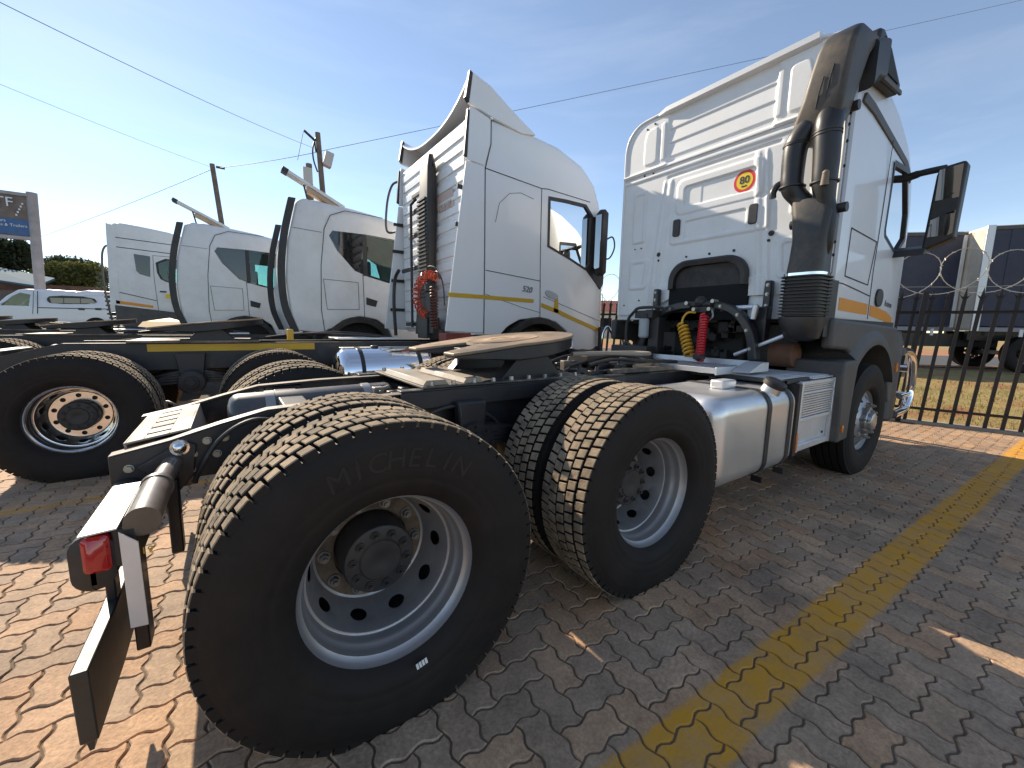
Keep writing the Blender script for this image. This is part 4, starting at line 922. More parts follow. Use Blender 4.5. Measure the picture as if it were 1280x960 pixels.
# shade on the rear corner, painted as a grey strip, with bolts
mb = MB(); mb.box(3.628, 3.70, 0.138, 0.158, 1.76, 3.30); part('corner_shade_strip', mb, mat('corner_shade_grey', (0.42, 0.43, 0.45), 0.5), cabA, 25, 0.006)
mb = MB()
for z in (1.95, 2.05, 2.62, 2.80, 2.92, 3.0): mb.cyl((3.629, 0.15, z), (3.622, 0.15, z), 0.012, n=12)
part('corner_bolt', mb, SEAM, cabA)
# ---- pressed rear wall
def sstep(d, w=0.012): 
    t = min(1, max(0, 0.5-d/(2*w))); return t*t*(3-2*t)
def sd_rr(y, z, y0, y1, z0, z1, r):
    qy = abs(y-(y0+y1)/2)-(y1-y0)/2+r; qz = abs(z-(z0+z1)/2)-(z1-z0)/2+r
    return math.hypot(max(qy, 0), max(qz, 0))+min(max(qy, qz), 0)-r
def relief(y, z):
    h = 0.0
    ys = y if y > CY else 2*CY-y          # symmetric outer parts (left measured)
    if z < 3.085:
        h += 0.016*sstep(sd_rr(y, z, 0.735, 1.61, 2.535, 2.890, 0.075), 0.016); h -= 0.020*sstep(sd_rr(y, z, 0.800, 1.52, 2.612, 2.812, 0.03), 0.007)
        h += 0.004*sstep(sd_rr(y, z, 1.33, 1.52, 2.612, 2.812, 0.02), 0.006)
        h += 0.010*sstep(sd_rr(y, z, 0.66, 1.66, 2.245, 2.53, 0.04), 0.012); h -= 0.011*sstep(sd_rr(y, z, 0.865, 1.487, 2.285, 2.462, 0.02), 0.006)
        h += 0.012*sstep(sd_rr(ys, z, 2.00, 2.175, 2.33, 2.90, 0.03), 0.010); h -= 0.009*sstep(sd_rr(ys, z, 2.03, 2.145, 2.37, 2.865, 0.02), 0.008)
        ln = 1.72+0.12*(3.0-z)/1.3
        fd_ = sstep(z-2.93, 0.03); h += fd_*(0.010*sstep(abs(ys-ln)-0.055, 0.014)-0.007*sstep(abs(ys-ln-0.01)-0.022, 0.010))
        h += 0.010*sstep(sd_rr(ys, z, 1.92+0.1*(2.1-z), 2.19, 1.80, 2.14, 0.04), 0.010); h -= 0.008*sstep(sd_rr(ys, z, 1.97+0.1*(2.1-z), 2.15, 1.84, 2.10, 0.03), 0.008)
        h += 0.010*sstep(sd_rr(ys, z, 1.62, 1.86, 1.63, 1.84, 0.04), 0.009)
        h += 0.012*sstep(abs(z-3.035)-0.02, 0.012); h -= 0.012*sstep(abs(z-2.965)-0.014, 0.010)*sstep(sd_rr(y, z, 0.62, 1.74, 2.9, 3.1, 0.05), 0.02)
    else:
        h += 0.030*sstep(abs(z-3.105)-0.016, 0.012)
        inn = sstep(sd_rr(y, z, 0.70, 1.765, 3.0, 3.610, 0.02), 0.022)
        f = 0.0
        for zc in (3.185, 3.325, 3.465): f += 0.0105*max(0, 1-(z-zc)/0.125) if z > zc else 0.0105*max(0, 1-(zc-z)/0.014)
        h += inn*(f-0.017)
        h += 0.012*sstep(sd_rr(ys, z, 1.80, 1.855, 3.17, 3.55, 0.02), 0.008)+0.014*sstep(sd_rr(ys, z, 1.90, 2.07-0.25*max(0, z-3.42), 3.17, 3.54, 0.04), 0.010)
    return h
def in_wall(y, z):
    if z > 3.655 or y < 0.165 or y > 2.335: return False
    ys = y if y > CY else 2*CY-y
    if z > 3.40 and ys > 2.10-0.0:
        if math.hypot(max(0, ys-2.075), max(0, z-3.395)) > 0.255: return False
    # engine tunnel
    if sd_rr(y, z, 0.845, 1.555, 1.2, 1.995, 0.16) < 0: return False
    if 0.78 < y < 1.62 and z < 1.70: return False
    if y > 1.2 and z < 1.50+0.0: return False
    if y > 1.2 and z < 1.50+max(0, (1.95-y))*0.5: return False
    if y <= 1.2 and z < 1.655: return False
    return True
NY, NZ = 280, 275; mb = MB(); idx = {}
ya, yb, za, zb = 0.165, 2.335, 1.48, 3.66
for i in range(NY+1):
    for j in range(NZ+1):
        y, z = ya+(yb-ya)*i/NY, za+(zb-za)*j/NZ
        if in_wall(y, z): idx[(i, j)] = len(mb.v); mb.v.append((3.632-relief(y, z), y, z))
for i in range(NY):
    for j in range(NZ):
        k = [(i, j), (i, j+1), (i+1, j+1), (i+1, j)]
        if all(q in idx for q in k): mb.f.append(tuple(idx[q] for q in k))
part('rear_wall', mb, WALLW, cabA, 60)
mb = MB(); mb.tube([(3.632, 2.335, 1.50), (3.632, 2.335, 3.38)]+[(3.632, 2.075+0.255*math.cos(a), 3.395+0.255*math.sin(a)) for a in [PI/2*k/8 for k in range(1, 8)]]+[(3.632, 2.075, 3.652), (3.625, 1.7, 3.662), (3.62, 1.2, 3.668), (3.62, 0.6, 3.662), (3.632, 0.42, 3.652)]+[(3.632, 0.425-0.255*math.sin(a), 3.395+0.255*math.cos(a)) for a in [PI/2*k/8 for k in range(1, 8)]]+[(3.632, 0.165, 3.38), (3.632, 0.165, 1.66)], 0.016, 10); part('wall_rim', mb, WHITE, cabA, 60)
mb = MB(); mb.loft([[Vector((x, y, z)) for (x, z) in ((3.63, 3.615), (3.582, 3.635), (3.578, 3.678), (3.60, 3.690), (3.70, 3.692), (3.72, 3.62))] for y in (0.40, 1.78)]+[[Vector((3.63, 1.90, 3.63)), Vector((3.615, 1.90, 3.64)), Vector((3.615, 1.90, 3.66)), Vector((3.625, 1.90, 3.668)), Vector((3.70, 1.90, 3.668)), Vector((3.72, 1.90, 3.63))]]); part('roof_lip', mb, WHITE, cabA, 30, fix=True)
mb = MB(); mb.box(3.612, 3.655, 0.17, 2.34, 3.085, 3.10); part('wall_ledge', mb, WHITE, cabA, 25, 0.004)
for (y, z) in ((1.582, 2.412), (0.797, 2.395)):
    mb = MB(); mb.prism(rrect(y-0.040, y+0.040, z-0.088, z+0.088, 0.022, 4), 3.63, 3.604, 'x'); part('vent_slot', mb, BLACK, cabA, 30, 0.004, fix=True)
mb = MB()
for (y, z, r) in ((1.79, 2.165, 0.024), (1.785, 2.10, 0.012), (1.45, 2.10, 0.011), (1.196, 2.098, 0.012), (0.95, 2.095, 0.013), (2.13, 2.27, 0.008), (2.04, 2.27, 0.008), (0.63, 2.20, 0.024), (0.645, 2.14, 0.012), (1.93, 3.06, 0.010), (2.05, 3.065, 0.010), (2.05, 3.56, 0.010), (1.95, 3.585, 0.010), (2.25, 1.62, 0.009), (2.03, 1.67, 0.010)): mb.cyl((3.64, y, z), (3.626-relief(y, z)-0.002+0.0, y, z), r, n=14)
part('wall_plug', mb, SEAM, cabA)
# round 80 sign
mb = MB(); mb.prism(rrect(0.808, 1.012, 2.610, 2.815, 0.008, 2), 3.650, 3.6335, 'x'); part('sign_backing', mb, PLATEW, cabA, 20, fix=True)
mb = MB(); mb.lathe([(3.6325, 0.001), (3.6325, 0.100)], (0, 0.91, 2.7125), 40, 'x'); part('sign_ring', mb, SIGNR, cabA, 0)
mb = MB(); mb.lathe([(3.6310, 0.001), (3.6310, 0.074)], (0, 0.91, 2.7125), 40, 'x'); part('sign_face', mb, SIGNY, cabA, 0)
part('sign_number', text_mb('80', 0.092, basis((3.6295, 0.91, 2.719), (0, -1, 0), (0, 0, 1)), 0.0006, 0.002), INK, cabA, 0)
part('sign_small_print', text_mb('km/h', 0.024, basis((3.6295, 0.91, 2.668), (0, -1, 0), (0, 0, 1)), 0.0006, 0.001), INK, cabA, 0)
# tunnel trim: rubber arch and inner plate
def arch(y0, y1, z0, zt, r, n=6): return [(y1, z0)]+[(y1-r+r*math.cos(a), zt-r+r*math.sin(a)) for a in [PI/2*k/n for k in range(n+1)]]+[(y0+r-r*math.sin(a), zt-r+r*math.cos(a)) for a in [PI/2*k/n for k in range(n+1)]]+[(y0, z0)]
A1 = arch(0.845, 1.555, 1.775, 1.995, 0.16); A2 = arch(0.785, 1.618, 1.765, 2.055, 0.20)
mb = MB(); n_ = len(A1)
for x, P1 in ((3.590, 0), (3.66, 1)): pass
mb.box(3.62, 3.652, 0.78, 1.62, 1.44, 1.778); mb.box(3.62, 3.652, 1.2, 1.95, 1.44, 1.52); part('tunnel_shade_plate', mb, mat('void_shade_black', (0.008, 0.008, 0.008), 0.9), cabA, 0); mb = MB()  # black plates stand in for the unlit depth below the arch
secs = [[Vector((3.67, p[0], p[1])) for p in A2], [Vector((3.585, p[0], p[1])) for p in A2], [Vector((3.57, p[0]*.7+q[0]*.3, p[1]*.7+q[1]*.3)) for p, q in zip(A2, A1)], [Vector((3.58, p[0], p[1])) for p in A1], [Vector((3.76, p[0], p[1])) for p in A1]]
mb.loft(secs, cap=False, closed=False); part('tunnel_seal', mb, BLACK, cabA, 40)
mb = MB(); mb.prism([(y, z) for y, z in arch(0.85, 1.55, 1.775, 1.99, 0.155)], 3.628, 3.650, 'x'); part('tunnel_plate', mb, mat('dirty_tunnel_lining', (0.05, 0.045, 0.042), 0.8, var=0.4, vscale=9), cabA, 30, fix=True)
# ---- air intake: snorkel, two pipes, lower duct, bellows, bowl
def rr_sec(x0, x1, y0, y1, z, r=0.04, tilt=0.0): return [Vector((x, y, z+tilt*(x-x0))) for (x, y) in rrect(x0, x1, y0, y1, r, 4)]
mb = MB(); mb.loft([rr_sec(3.40, 3.54, 0.20, 0.455, 2.80, 0.05), rr_sec(3.36, 3.56, 0.125, 0.435, 2.95, 0.04), rr_sec(3.34, 3.58, 0.105, 0.385, 3.08, 0.04), rr_sec(3.335, 3.62, 0.090, 0.345, 3.25, 0.035), rr_sec(3.34, 3.66, 0.078, 0.315, 3.38, 0.035), rr_sec(3.36, 3.74, 0.070, 0.298, 3.45, 0.04, 0.05), rr_sec(3.40, 3.80, 0.072, 0.285, 3.50, 0.05, 0.10), rr_sec(3.46, 3.84, 0.085, 0.26, 3.52, 0.06, 0.10)])
sn = part('air_snorkel', mb, DUCT, TA, 45, fix=True)
mb = MB()
for (y, z0, z1) in ((0.262, 3.00, 3.20), (0.205, 3.03, 3.26)): mb.tube([(3.352, y+0.02, z0), (3.331, y, (z0+z1)/2), (3.331, y-0.02, z1)], 0.0045, 6)
part('snorkel_slot', mb, SEAM, sn)
mb = MB(); mb.loft([[Vector((x, y, z)) for (y, z) in rrect(0.045, 0.24, a, b, 0.04, 4)] for x, a, b in ((3.70, 3.16, 3.50), (3.82, 3.28, 3.56), (3.95, 3.30, 3.60))]); part('snorkel_elbow', mb, BLACK, sn, 40, fix=True)
mb = MB(); Pg = [(3.86, 3.34), (4.50, 3.375), (4.52, 3.46), (4.20, 3.64), (3.98, 3.70), (3.90, 3.68)]; mb.prism(Pg, 0.30, 0.105, 'y'); gr = part('intake_grille', mb, BLACK, TA, 30, 0.025, fix=True, seg=3)
mb = MB(); mb.prism([(3.95, 3.42), (4.42, 3.43), (4.16, 3.60), (4.0, 3.645)], 0.11, 0.096, 'y'); part('grille_mesh', mb, SEAM, gr, 20, fix=True)
mb = MB(); mb.prism([(3.87, 3.33), (4.50, 3.365), (4.49, 3.40), (3.87, 3.375)], 0.106, 0.085, 'y'); part('grille_frame', mb, DGREY, gr, 20, 0.006, fix=True)
for (pp, rs) in (([(3.44, 0.345, 2.93), (3.42, 0.395, 2.84), (3.41, 0.415, 2.76), (3.405, 0.415, 2.60), (3.40, 0.405, 2.48), (3.42, 0.36, 2.40), (3.44, 0.28, 2.30)], [0.085, 0.088, 0.084, 0.080, 0.078, 0.070, 0.075]), ([(3.45, 0.21, 2.98), (3.41, 0.205, 2.88), (3.40, 0.200, 2.80), (3.40, 0.190, 2.62), (3.40, 0.185, 2.46), (3.41, 0.165, 2.32), (3.42, 0.135, 2.22), (3.43, 0.13, 2.05), (3.44, 0.16, 1.95)], [0.09, 0.092, 0.088, 0.086, 0.082, 0.062, 0.05, 0.045, 0.05])):
    c = curve_pts(pp, 5); rr_ = []
    for i in range(len(c)):
        t = i/5; k = min(int(t), len(rs)-2); rr_.append(rs[k]+(rs[k+1]-rs[k])*(t-k))
    mb = MB(); mb.tube(c, rr_, 24); o = part('intake_pipe', mb, PIPE, TA, 60)
    for z in (2.815, 2.795, 2.475):
        q = min(c, key=lambda p: abs(p.z-z)); mb = MB(); mb.lathe([(-0.007, 0.085), (-0.005, 0.0935), (0.005, 0.0935), (0.007, 0.085)], q, 26, 'z'); part('pipe_clamp', mb, BLACK, o, 40)
mb = MB(); mb.cyl((3.32, 0.155, 2.42), (3.31, 0.15, 2.50), 0.028, 0.022, 14); mb.sphere((3.31, 0.15, 2.50), 0.024, 12); part('pipe_fitting', mb, mat('dusty_fitting', (0.2, 0.15, 0.1), 0.6, var=0.3), TA)
mb = MB(); mb.tube(curve_pts([(3.40, 0.44, 2.53), (3.38, 0.50, 2.52), (3.36, 0.525, 2.47), (3.36, 0.525, 2.42)], 6), 0.026, 12); part('drain_spout', mb, PIPE, TA)
mb = MB(); mb.loft([rr_sec(3.36, 3.52, 0.14, 0.40, 2.36, 0.05), rr_sec(3.345, 3.54, 0.10, 0.375, 2.24, 0.05), rr_sec(3.335, 3.56, 0.115, 0.355, 2.05, 0.06), rr_sec(3.32, 3.57, 0.118, 0.360, 1.90, 0.07), rr_sec(3.31, 3.58, 0.115, 0.372, 1.785, 0.08)]); part('intake_duct', mb, DUCT, TA, 45, fix=True)
mb = MB()
for (y, z, x) in ((0.075, 2.27, 3.47), (0.12, 3.03, 3.60), (0.47, 2.93, 3.60), (0.42, 2.22, 3.56)): mb.cyl((x, y-0.03, z), (x, y+0.03, z), 0.036, n=16); mb.cyl((x-0.02, y, z), (x+0.05, y, z), 0.02)
part('duct_mount', mb, BLACK, TA, 40)
mb = MB(); mb.loft([rr_sec(3.295, 3.595, 0.100, 0.385, z, 0.085) for z in (1.775, 1.795)]); part('bellows_clip', mb, CHROME, TA, 40, fix=True)
mb = MB(); secs = []
for k in range(12):
    z = 1.772-k*0.0265; secs += [rr_sec(3.285, 3.605, 0.092, 0.395, z, 0.09), rr_sec(3.285, 3.605, 0.092, 0.395, z-0.008, 0.09), rr_sec(3.31, 3.58, 0.115, 0.37, z-0.012, 0.07), rr_sec(3.31, 3.58, 0.115, 0.37, z-0.022, 0.07)]
mb.loft(secs); part('bellows', mb, BLACK, TA, 50, fix=True)
mb = MB(); mb.loft([rr_sec(3.29, 3.60, 0.098, 0.39, 1.452, 0.09), rr_sec(3.29, 3.60, 0.102, 0.385, 1.40, 0.10), rr_sec(3.31, 3.58, 0.11, 0.375, 1.35, 0.11), rr_sec(3.35, 3.54, 0.12, 0.33, 1.285, 0.08), rr_sec(3.40, 3.50, 0.18, 0.28, 1.262, 0.04)]); part('intake_bowl', mb, BLACK, TA, 45, fix=True)
mb = MB(); mb.box(3.50, 3.70, 0.11, 0.40, 1.30, 1.75); part('intake_backing', mb, BLACK, TA)
# ---- cab suspension hoop, hoses, filter
H = [(1.73, 1.08), (1.70, 1.22), (1.62, 1.38), (1.48, 1.51), (1.30, 1.565), (1.12, 1.575), (0.95, 1.57), (0.78, 1.53), (0.66, 1.43), (0.58, 1.28), (0.545, 1.08)]
hp = curve_pts([(3.36, y, z) for y, z in H], 4); mb = MB(); secs = []
for i, p in enumerate(hp):
    t = (hp[min(i+1, len(hp)-1)]-hp[max(i-1, 0)]).normalized(); n_ = Vector((0, -t.z, t.y)); secs.append([p+n_*0.035+Vector((-0.05, 0, 0)), p-n_*0.035+Vector((-0.05, 0, 0)), p-n_*0.035+Vector((0.05, 0, 0)), p+n_*0.035+Vector((0.05, 0, 0))])
mb.loft(secs); o = part('cab_hoop', mb, CHASSIS, TA, 30, 0.01, fix=True)
mb = MB()
for (y, z) in ((1.67, 1.27), (1.55, 1.44), (1.38, 1.545), (0.86, 1.555), (0.70, 1.475), (0.61, 1.34), (0.57, 1.18)): mb.hexbolt((3.31, y, z), (-1, 0, 0), 0.012, 0.012)
part('hoop_bolt', mb, BOLT, o, 25)
mb = MB(); mb.sphere((3.30, 1.045, 1.60), 0.055, 16); mb.cyl((3.30, 0.93, 1.575), (3.30, 1.15, 1.575), 0.03); mb.box(3.28, 3.34, 0.97, 1.12, 1.50, 1.58); part('coupling_bracket', mb, BLACK, TA, 30, 0.005)
mb = MB()
for (y, z) in ((0.90, 1.60), (0.93, 1.53), (1.08, 1.53), (1.16, 1.59)): mb.cyl((3.24, y, z), (3.32, y, z), 0.018, n=12)
mb.tube(curve_pts([(3.25, 0.90, 1.52), (3.22, 0.87, 1.46), (3.24, 0.92, 1.42)], 5), 0.008, 8); part('coupling', mb, BOLT, TA)
mb = MB(); mb.tube(curve_pts([(3.27, 1.07, 1.50), (3.24, 1.13, 1.50), (3.22, 1.165, 1.45), (3.21, 1.17, 1.38)], 6), 0.010, 8); mb.tube(coil((3.22, 1.17, 1.39), (3.16, 1.03, 1.09), 0.042, 9, 0.010, 12), 0.0115, 8); part('yellow_air_hose', mb, YELH, TA)
mb = MB(); mb.tube(coil((3.24, 0.965, 1.475), (3.10, 0.895, 1.06), 0.030, 17, 0.012, 10), 0.0125, 7); mb.cyl((3.24, 0.965, 1.47), (3.10, 0.895, 1.07), 0.021, n=12); part('red_air_hose', mb, REDH, TA)
mb = MB(); mb.box(3.05, 3.14, 0.86, 0.93, 1.075, 1.12); mb.cyl((3.06, 0.86, 1.10), (3.02, 0.82, 1.09), 0.014); part('hose_plug', mb, BLACK, TA, 30, 0.006)
mb = MB(); mb.lathe([(1.245, 0.001), (1.245, 0.04), (1.26, 0.052), (1.43, 0.052), (1.445, 0.048), (1.45, 0.001)], (3.20, 1.60, 0), 24, 'z'); part('fuel_filter', mb, mat('grey_filter_can', (0.36, 0.37, 0.38), 0.4, var=0.1), TA)
mb = MB(); mb.lathe([(1.45, 0.045), (1.50, 0.045), (1.50, 0.0005)], (3.20, 1.60, 0), 20, 'z'); mb.box(3.19, 3.34, 1.50, 1.72, 1.45, 1.53); mb.box(3.25, 3.36, 1.46, 1.58, 1.1, 1.46); part('filter_head', mb, BLACK, TA, 30, 0.006)
mb = MB(); mb.tube(curve_pts([(3.17, 1.80, 1.10), (3.17, 1.80, 1.40), (3.18, 1.72, 1.52), (3.20, 1.68, 1.555), (3.20, 1.55, 1.56), (3.22, 1.42, 1.555), (3.24, 1.38, 1.52)], 6), 0.016, 10); mb.tube(curve_pts([(3.17, 1.80, 1.20), (3.15, 1.65, 1.13), (3.15, 1.50, 1.12)], 5), 0.014, 10); part('guard_rail', mb, BLACK, TA)
mb = MB(); mb.box(3.10, 3.35, 1.48, 1.95, 0.98, 1.16); part('tank_cover', mb, BLACK, TA, 30, 0.01)
for y in (1.735, 0.575):
    mb = MB(); mb.prism([(y-0.035, 1.50), (y+0.035, 1.50), (y+0.03, 1.78), (y-0.03, 1.78)], 3.54, 3.605, 'x'); mb.prism([(y-0.05, 1.2), (y+0.05, 1.2), (y+0.06, 1.55), (y-0.06, 1.55)], 3.45, 3.55, 'x'); o = part('cab_mount', mb, CHASSIS, TA, 30, 0.012, fix=True)
    mb = MB()
    for z in (1.56, 1.66, 1.74): mb.hexbolt((3.54, y, z), (-1, 0, 0), 0.013, 0.012)
    part('mount_bolt', mb, BOLT, o, 25)
mb = MB(); mb.cyl((3.40, 0.90, 1.535), (3.40, 0.58, 1.545), 0.022, n=14); mb.cyl((3.38, 0.58, 1.56), (3.38, 0.60, 1.44), 0.026, n=14); mb.cyl((3.36, 0.72, 1.12), (3.42, 0.36, 1.30), 0.016, n=10); part('stabiliser_link', mb, ALUP, TA)
# ---- mirrors
for s in (1, -1):
    Y = (lambda v: v) if s == 1 else (lambda v: 2.5-v)
    def yp(poly): return [(Y(a), b) for a, b in poly]
    MP = [(-0.045, 2.12), (-0.255, 2.22), (-0.270, 2.86), (-0.255, 2.895), (-0.095, 2.875), (-0.075, 2.81)]
    mb = MB(); mb.prism(yp(MP), 5.16, 5.30, 'x'); mo = part('mirror', mb, BLACK, TA, 30, 0.02, fix=True, seg=3)
    for q, dz in (([(-0.088, 2.43), (-0.245, 2.49), (-0.252, 2.855), (-0.100, 2.84)], 0.05), ([(-0.070, 2.175), (-0.242, 2.265), (-0.246, 2.465), (-0.086, 2.40)], 0.035)):
        zm = sum(z for _, z in q)/4; mb = MB(); n_ = len(q); k = dz/0.2
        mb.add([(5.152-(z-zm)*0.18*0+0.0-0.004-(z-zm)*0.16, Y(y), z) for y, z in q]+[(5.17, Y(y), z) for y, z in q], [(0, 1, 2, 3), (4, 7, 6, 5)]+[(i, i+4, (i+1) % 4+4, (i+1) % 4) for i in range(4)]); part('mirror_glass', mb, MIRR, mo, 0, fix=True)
    mb = MB(); mb.tube(curve_pts([(5.25, Y(0.17), 2.86), (5.22, Y(0.05), 2.875), (5.22, Y(-0.13), 2.875)], 5), [0.036]*5+[0.03]*6, 12); mb.prism([(5.10, 2.08), (5.35, 2.14), (5.30, 2.20), (5.14, 2.15)], Y(0.17), Y(-0.08), 'y'); part('mirror_arm', mb, BLACK, mo, 30, 0.01, fix=True)
# ================================================================ GENERIC CHASSIS
def chassis(T, x3, x2, x1, y0, ztop, kind='rear', fw_x=None, fw_z=1.28, tail=0.55, xcab=3.0, rot=0.2, tape=None):
    cy = y0+1.25
    for x in (x3, x2):
        dual(T, x, y0, 0.505, kind, 1, rot+x); dual(T, x, y0+2.5, 0.505, kind, -1, rot)
        mb = MB(); mb.cyl((x, y0+0.34, 0.505), (x, y0+2.16, 0.505), 0.085, n=14); mb.sphere((x, cy, 0.505), 0.21, 16); part('axle', mb, CHASSIS, T, 40)
    wheel(T, x1, y0+0.03, 0.505, 'front', False, 0.1); wheel(T, x1, y0+2.47, 0.505, 'front', True, 0.1)
    xs = [x3-tail-0.30, x3-tail, x3-0.2, x2, x1+1.0]; zt = [ztop-0.16, ztop-0.07, ztop, ztop, ztop]; hs = [0.15, 0.22, 0.28, 0.28, 0.28]
    for (y, s) in ((cy-0.39, 1), (cy+0.39, -1)):
        rail(T, y, s, xs, zt, hs)
        mb = MB(); a, b = (y+0.002, y+s*0.068); mb.loft([[Vector((x, a, z+0.001)), Vector((x, b, z+0.001)), Vector((x, b, z+0.005)), Vector((x, a, z+0.005))] for x, z in zip(xs, zt)]); part('rail_top_flange', mb, CHASSTOP, T, 20, fix=True)
    for x in (x3-tail-0.2, x3+0.3, x2+0.3, x2+1.2): mb = MB(); mb.box(x-0.06, x+0.06, cy-0.385, cy+0.385, ztop-0.24, ztop-0.06); part('crossmember', mb, CHASSIS, T, 25, 0.008)
    xm = (x3+x2)/2
    for y in (y0+0.80, y0+1.70):
        mb = MB()
        for k in range(5): mb.loft([[Vector((xm+t*(0.74-0.10*k), y+dy, 0.60+0.03*k+0.08*(1-t*t)+dz_)) for dy, dz_ in ((-.045, 0), (.045, 0), (.045, .022), (-.045, .022))] for t in [-1+i/5 for i in range(11)]])
        part('leaf_spring', mb, CHASSIS, T, 30, fix=True)
        mb = MB(); mb.prism([(xm-0.13, ztop-0.1), (xm+0.13, ztop-0.1), (xm+0.09, 0.62), (xm-0.09, 0.62)], y-0.06, y+0.06, 'y'); part('spring_bracket', mb, CHASSIS, T, 30, 0.01)
        sgn = -1 if y < cy else 1
        mb = MB(); mb.lathe([(-0.02, 0.001), (-0.02, 0.035), (0.0, 0.04), (0.0, 0.06), (0.02, 0.065), (0.025, 0.11), (0.05, 0.125), (0.12, 0.125)], (xm, 0, 0.70), 26, 'y'); mb.v = [(x, y+sgn*0.20-sgn*(-yy if sgn > 0 else yy)*1.0 if False else (y-0.20+yy if sgn < 0 else y+0.20-yy), z) for x, yy, z in mb.v]; part('trunnion_hub', mb, HUB, T, 35, fix=True)
    if fw_x is not None:
        mb = MB(); mb.box(fw_x-0.65, fw_x+0.5, cy-0.45, cy+0.45, ztop+0.005, ztop+0.03); part('mounting_plate', mb, CHASSTOP, T, 25, 0.004)
        fifth_wheel(T, fw_x, cy, fw_z)
    air_tank(T, (x3-0.4, cy+0.05, ztop-0.13), (x3+0.4, cy+0.05, ztop-0.13), 0.11)
    for k, pts in enumerate(([(x2-0.2, cy-0.1, ztop+.03), (x2+0.5, cy+0.05, ztop+.10), (x2+1.4, cy, ztop+.06)], [(x2, cy+0.2, ztop+.04), (x2+0.8, cy+0.15, ztop+.12), (x2+1.6, cy+0.2, ztop+.05)])):
        mb = MB(); mb.tube(curve_pts(pts, 6), 0.016, 8); part('air_line', mb, BLACK, T)
    mb = MB(); mb.box(x2+0.75, x2+1.6, y0+0.95, y0+1.55, ztop+0.03, ztop+0.05); part('catwalk', mb, ALUP, T, 25, 0.004)
    if tape: mb = MB(); mb.box(tape[0], tape[1], cy-0.394, cy-0.391, ztop-0.085, ztop-0.008); part('yellow_tape', mb, YEL, T, 0)
def gap(T, pts, y, closed=False, wd=0.010): part('gap_crease_line', ribbon(pts, y, wd, 0.003, closed), SEAM, T, 0)
def window_set(cab, poly, y0, y1, frame=BLACK, glass=None, sc=1.04, inn=0.95):
    o = Vector((sum(p[0] for p in poly)/len(poly), sum(p[1] for p in poly)/len(poly)))
    for yo, e in ((y0, 1), (y1, -1)):
        mb = MB(); mb.prism([tuple(p) for p in poly], yo+e*0.020, yo+e*0.024, 'y'); part('side_window', mb, glass or GLASS, cab, 0)
        P = [Vector(p) for p in poly]; ri = [o+(p-o)*inn for p in P]; ro = [o+(p-o)*sc for p in P]; n_ = len(P); mb = MB()
        mb.add([(p.x, yo-e*0.005, p.y) for p in ri]+[(p.x, yo-e*0.005, p.y) for p in ro]+[(p.x, yo+e*0.03, p.y) for p in ri], [(i, i+n_, (i+1) % n_+n_, (i+1) % n_) for i in range(n_)]+[(i, (i+1) % n_, (i+1) % n_+2*n_, i+2*n_) for i in range(n_)]); part('window_seal', mb, frame, cab, 20)
def cab_interior(cab, xs_, y0, z):
    mb = MB()
    for y in (y0+0.35, y0+1.55): mb.box(xs_-0.10, xs_+0.10, y, y+0.55, z-0.5, z+0.15); mb.box(xs_-0.06, xs_+0.06, y+0.12, y+0.43, z+0.15, z+0.38); mb.box(xs_+0.0, xs_+0.55, y, y+0.55, z-0.62, z-0.45)
    part('seat', mb, SEATM, cab, 30, 0.04)
    c = Vector((xs_+0.72, y0+0.62, z-0.12)); mb = MB(); mb.tube([c+Vector((0.10*math.sin(a), 0.23*math.cos(a), 0.21*math.sin(a))) for a in [2*PI*k/28 for k in range(28)]], 0.017, 8, closed=True); mb.cyl(c, c+Vector((0.15, 0, -0.2)), 0.03); mb.cyl(c+Vector((0, -0.22, 0)), c+Vector((0, 0.22, 0)), 0.015); part('steering_wheel', mb, BLACK, cab, 50)
    mb = MB(); mb.box(xs_+0.85, xs_+1.1, y0+0.2, y0+2.3, z-0.75, z-0.32); part('dashboard', mb, SEATM, cab, 30, 0.05)

# ================================================================ SECOND TRUCK (high roof, fairings, orange coils)
TB = thing('tractor_truck', (0.9, 4.82, 0), 'white high-roofed tractor unit with number 520 and orange coiled hose behind its cab', 'truck', 'tractor units parked in a row')
chassis(TB, -1.53, 0.0, 3.38, 3.57, 1.10, 'polished', -0.62, 1.33, 0.45, tape=(-1.12, 0.46), rot=0.25)
yB0, yB1 = 3.585, 6.055
OB = [(2.26, 1.22), (2.68, 1.22), (2.80, 1.335), (3.0, 1.435), (3.34, 1.475), (3.68, 1.42), (3.92, 1.27), (4.05, 1.0), (4.60, 0.93), (4.72, 1.1), (4.735, 1.6), (4.72, 2.3), (4.66, 2.85), (4.55, 3.22), (4.39, 3.53), (4.14, 3.75), (3.66, 3.915), (3.15, 3.965), (2.6, 3.975), (2.26, 3.96)]
WB = chaikin([(3.485, 2.50), (3.9, 2.37), (4.27, 2.235), (4.34, 2.32), (4.345, 3.05), (4.20, 3.185), (3.8, 3.185), (3.48, 3.17)], 0)
cabB = part('cab', cab_shell(OB, yB0, yB1, lambda x, z: 0.02 if (x < 2.35 or z < 1.5 and x < 4.2) else (0.075 if z > 1.2 else 0.05), WB, na=200, tumble=lambda x, z: 0.05*max(0, (z-3.2)/0.8)**2+0.05*max(0, (x-4.35)/0.35)**2), WHITE, TB, 40, fix=True)
window_set(cabB, WB, yB0, yB1); cab_interior(cabB, 3.35, 3.57, 2.45)
ys = yB0-0.001
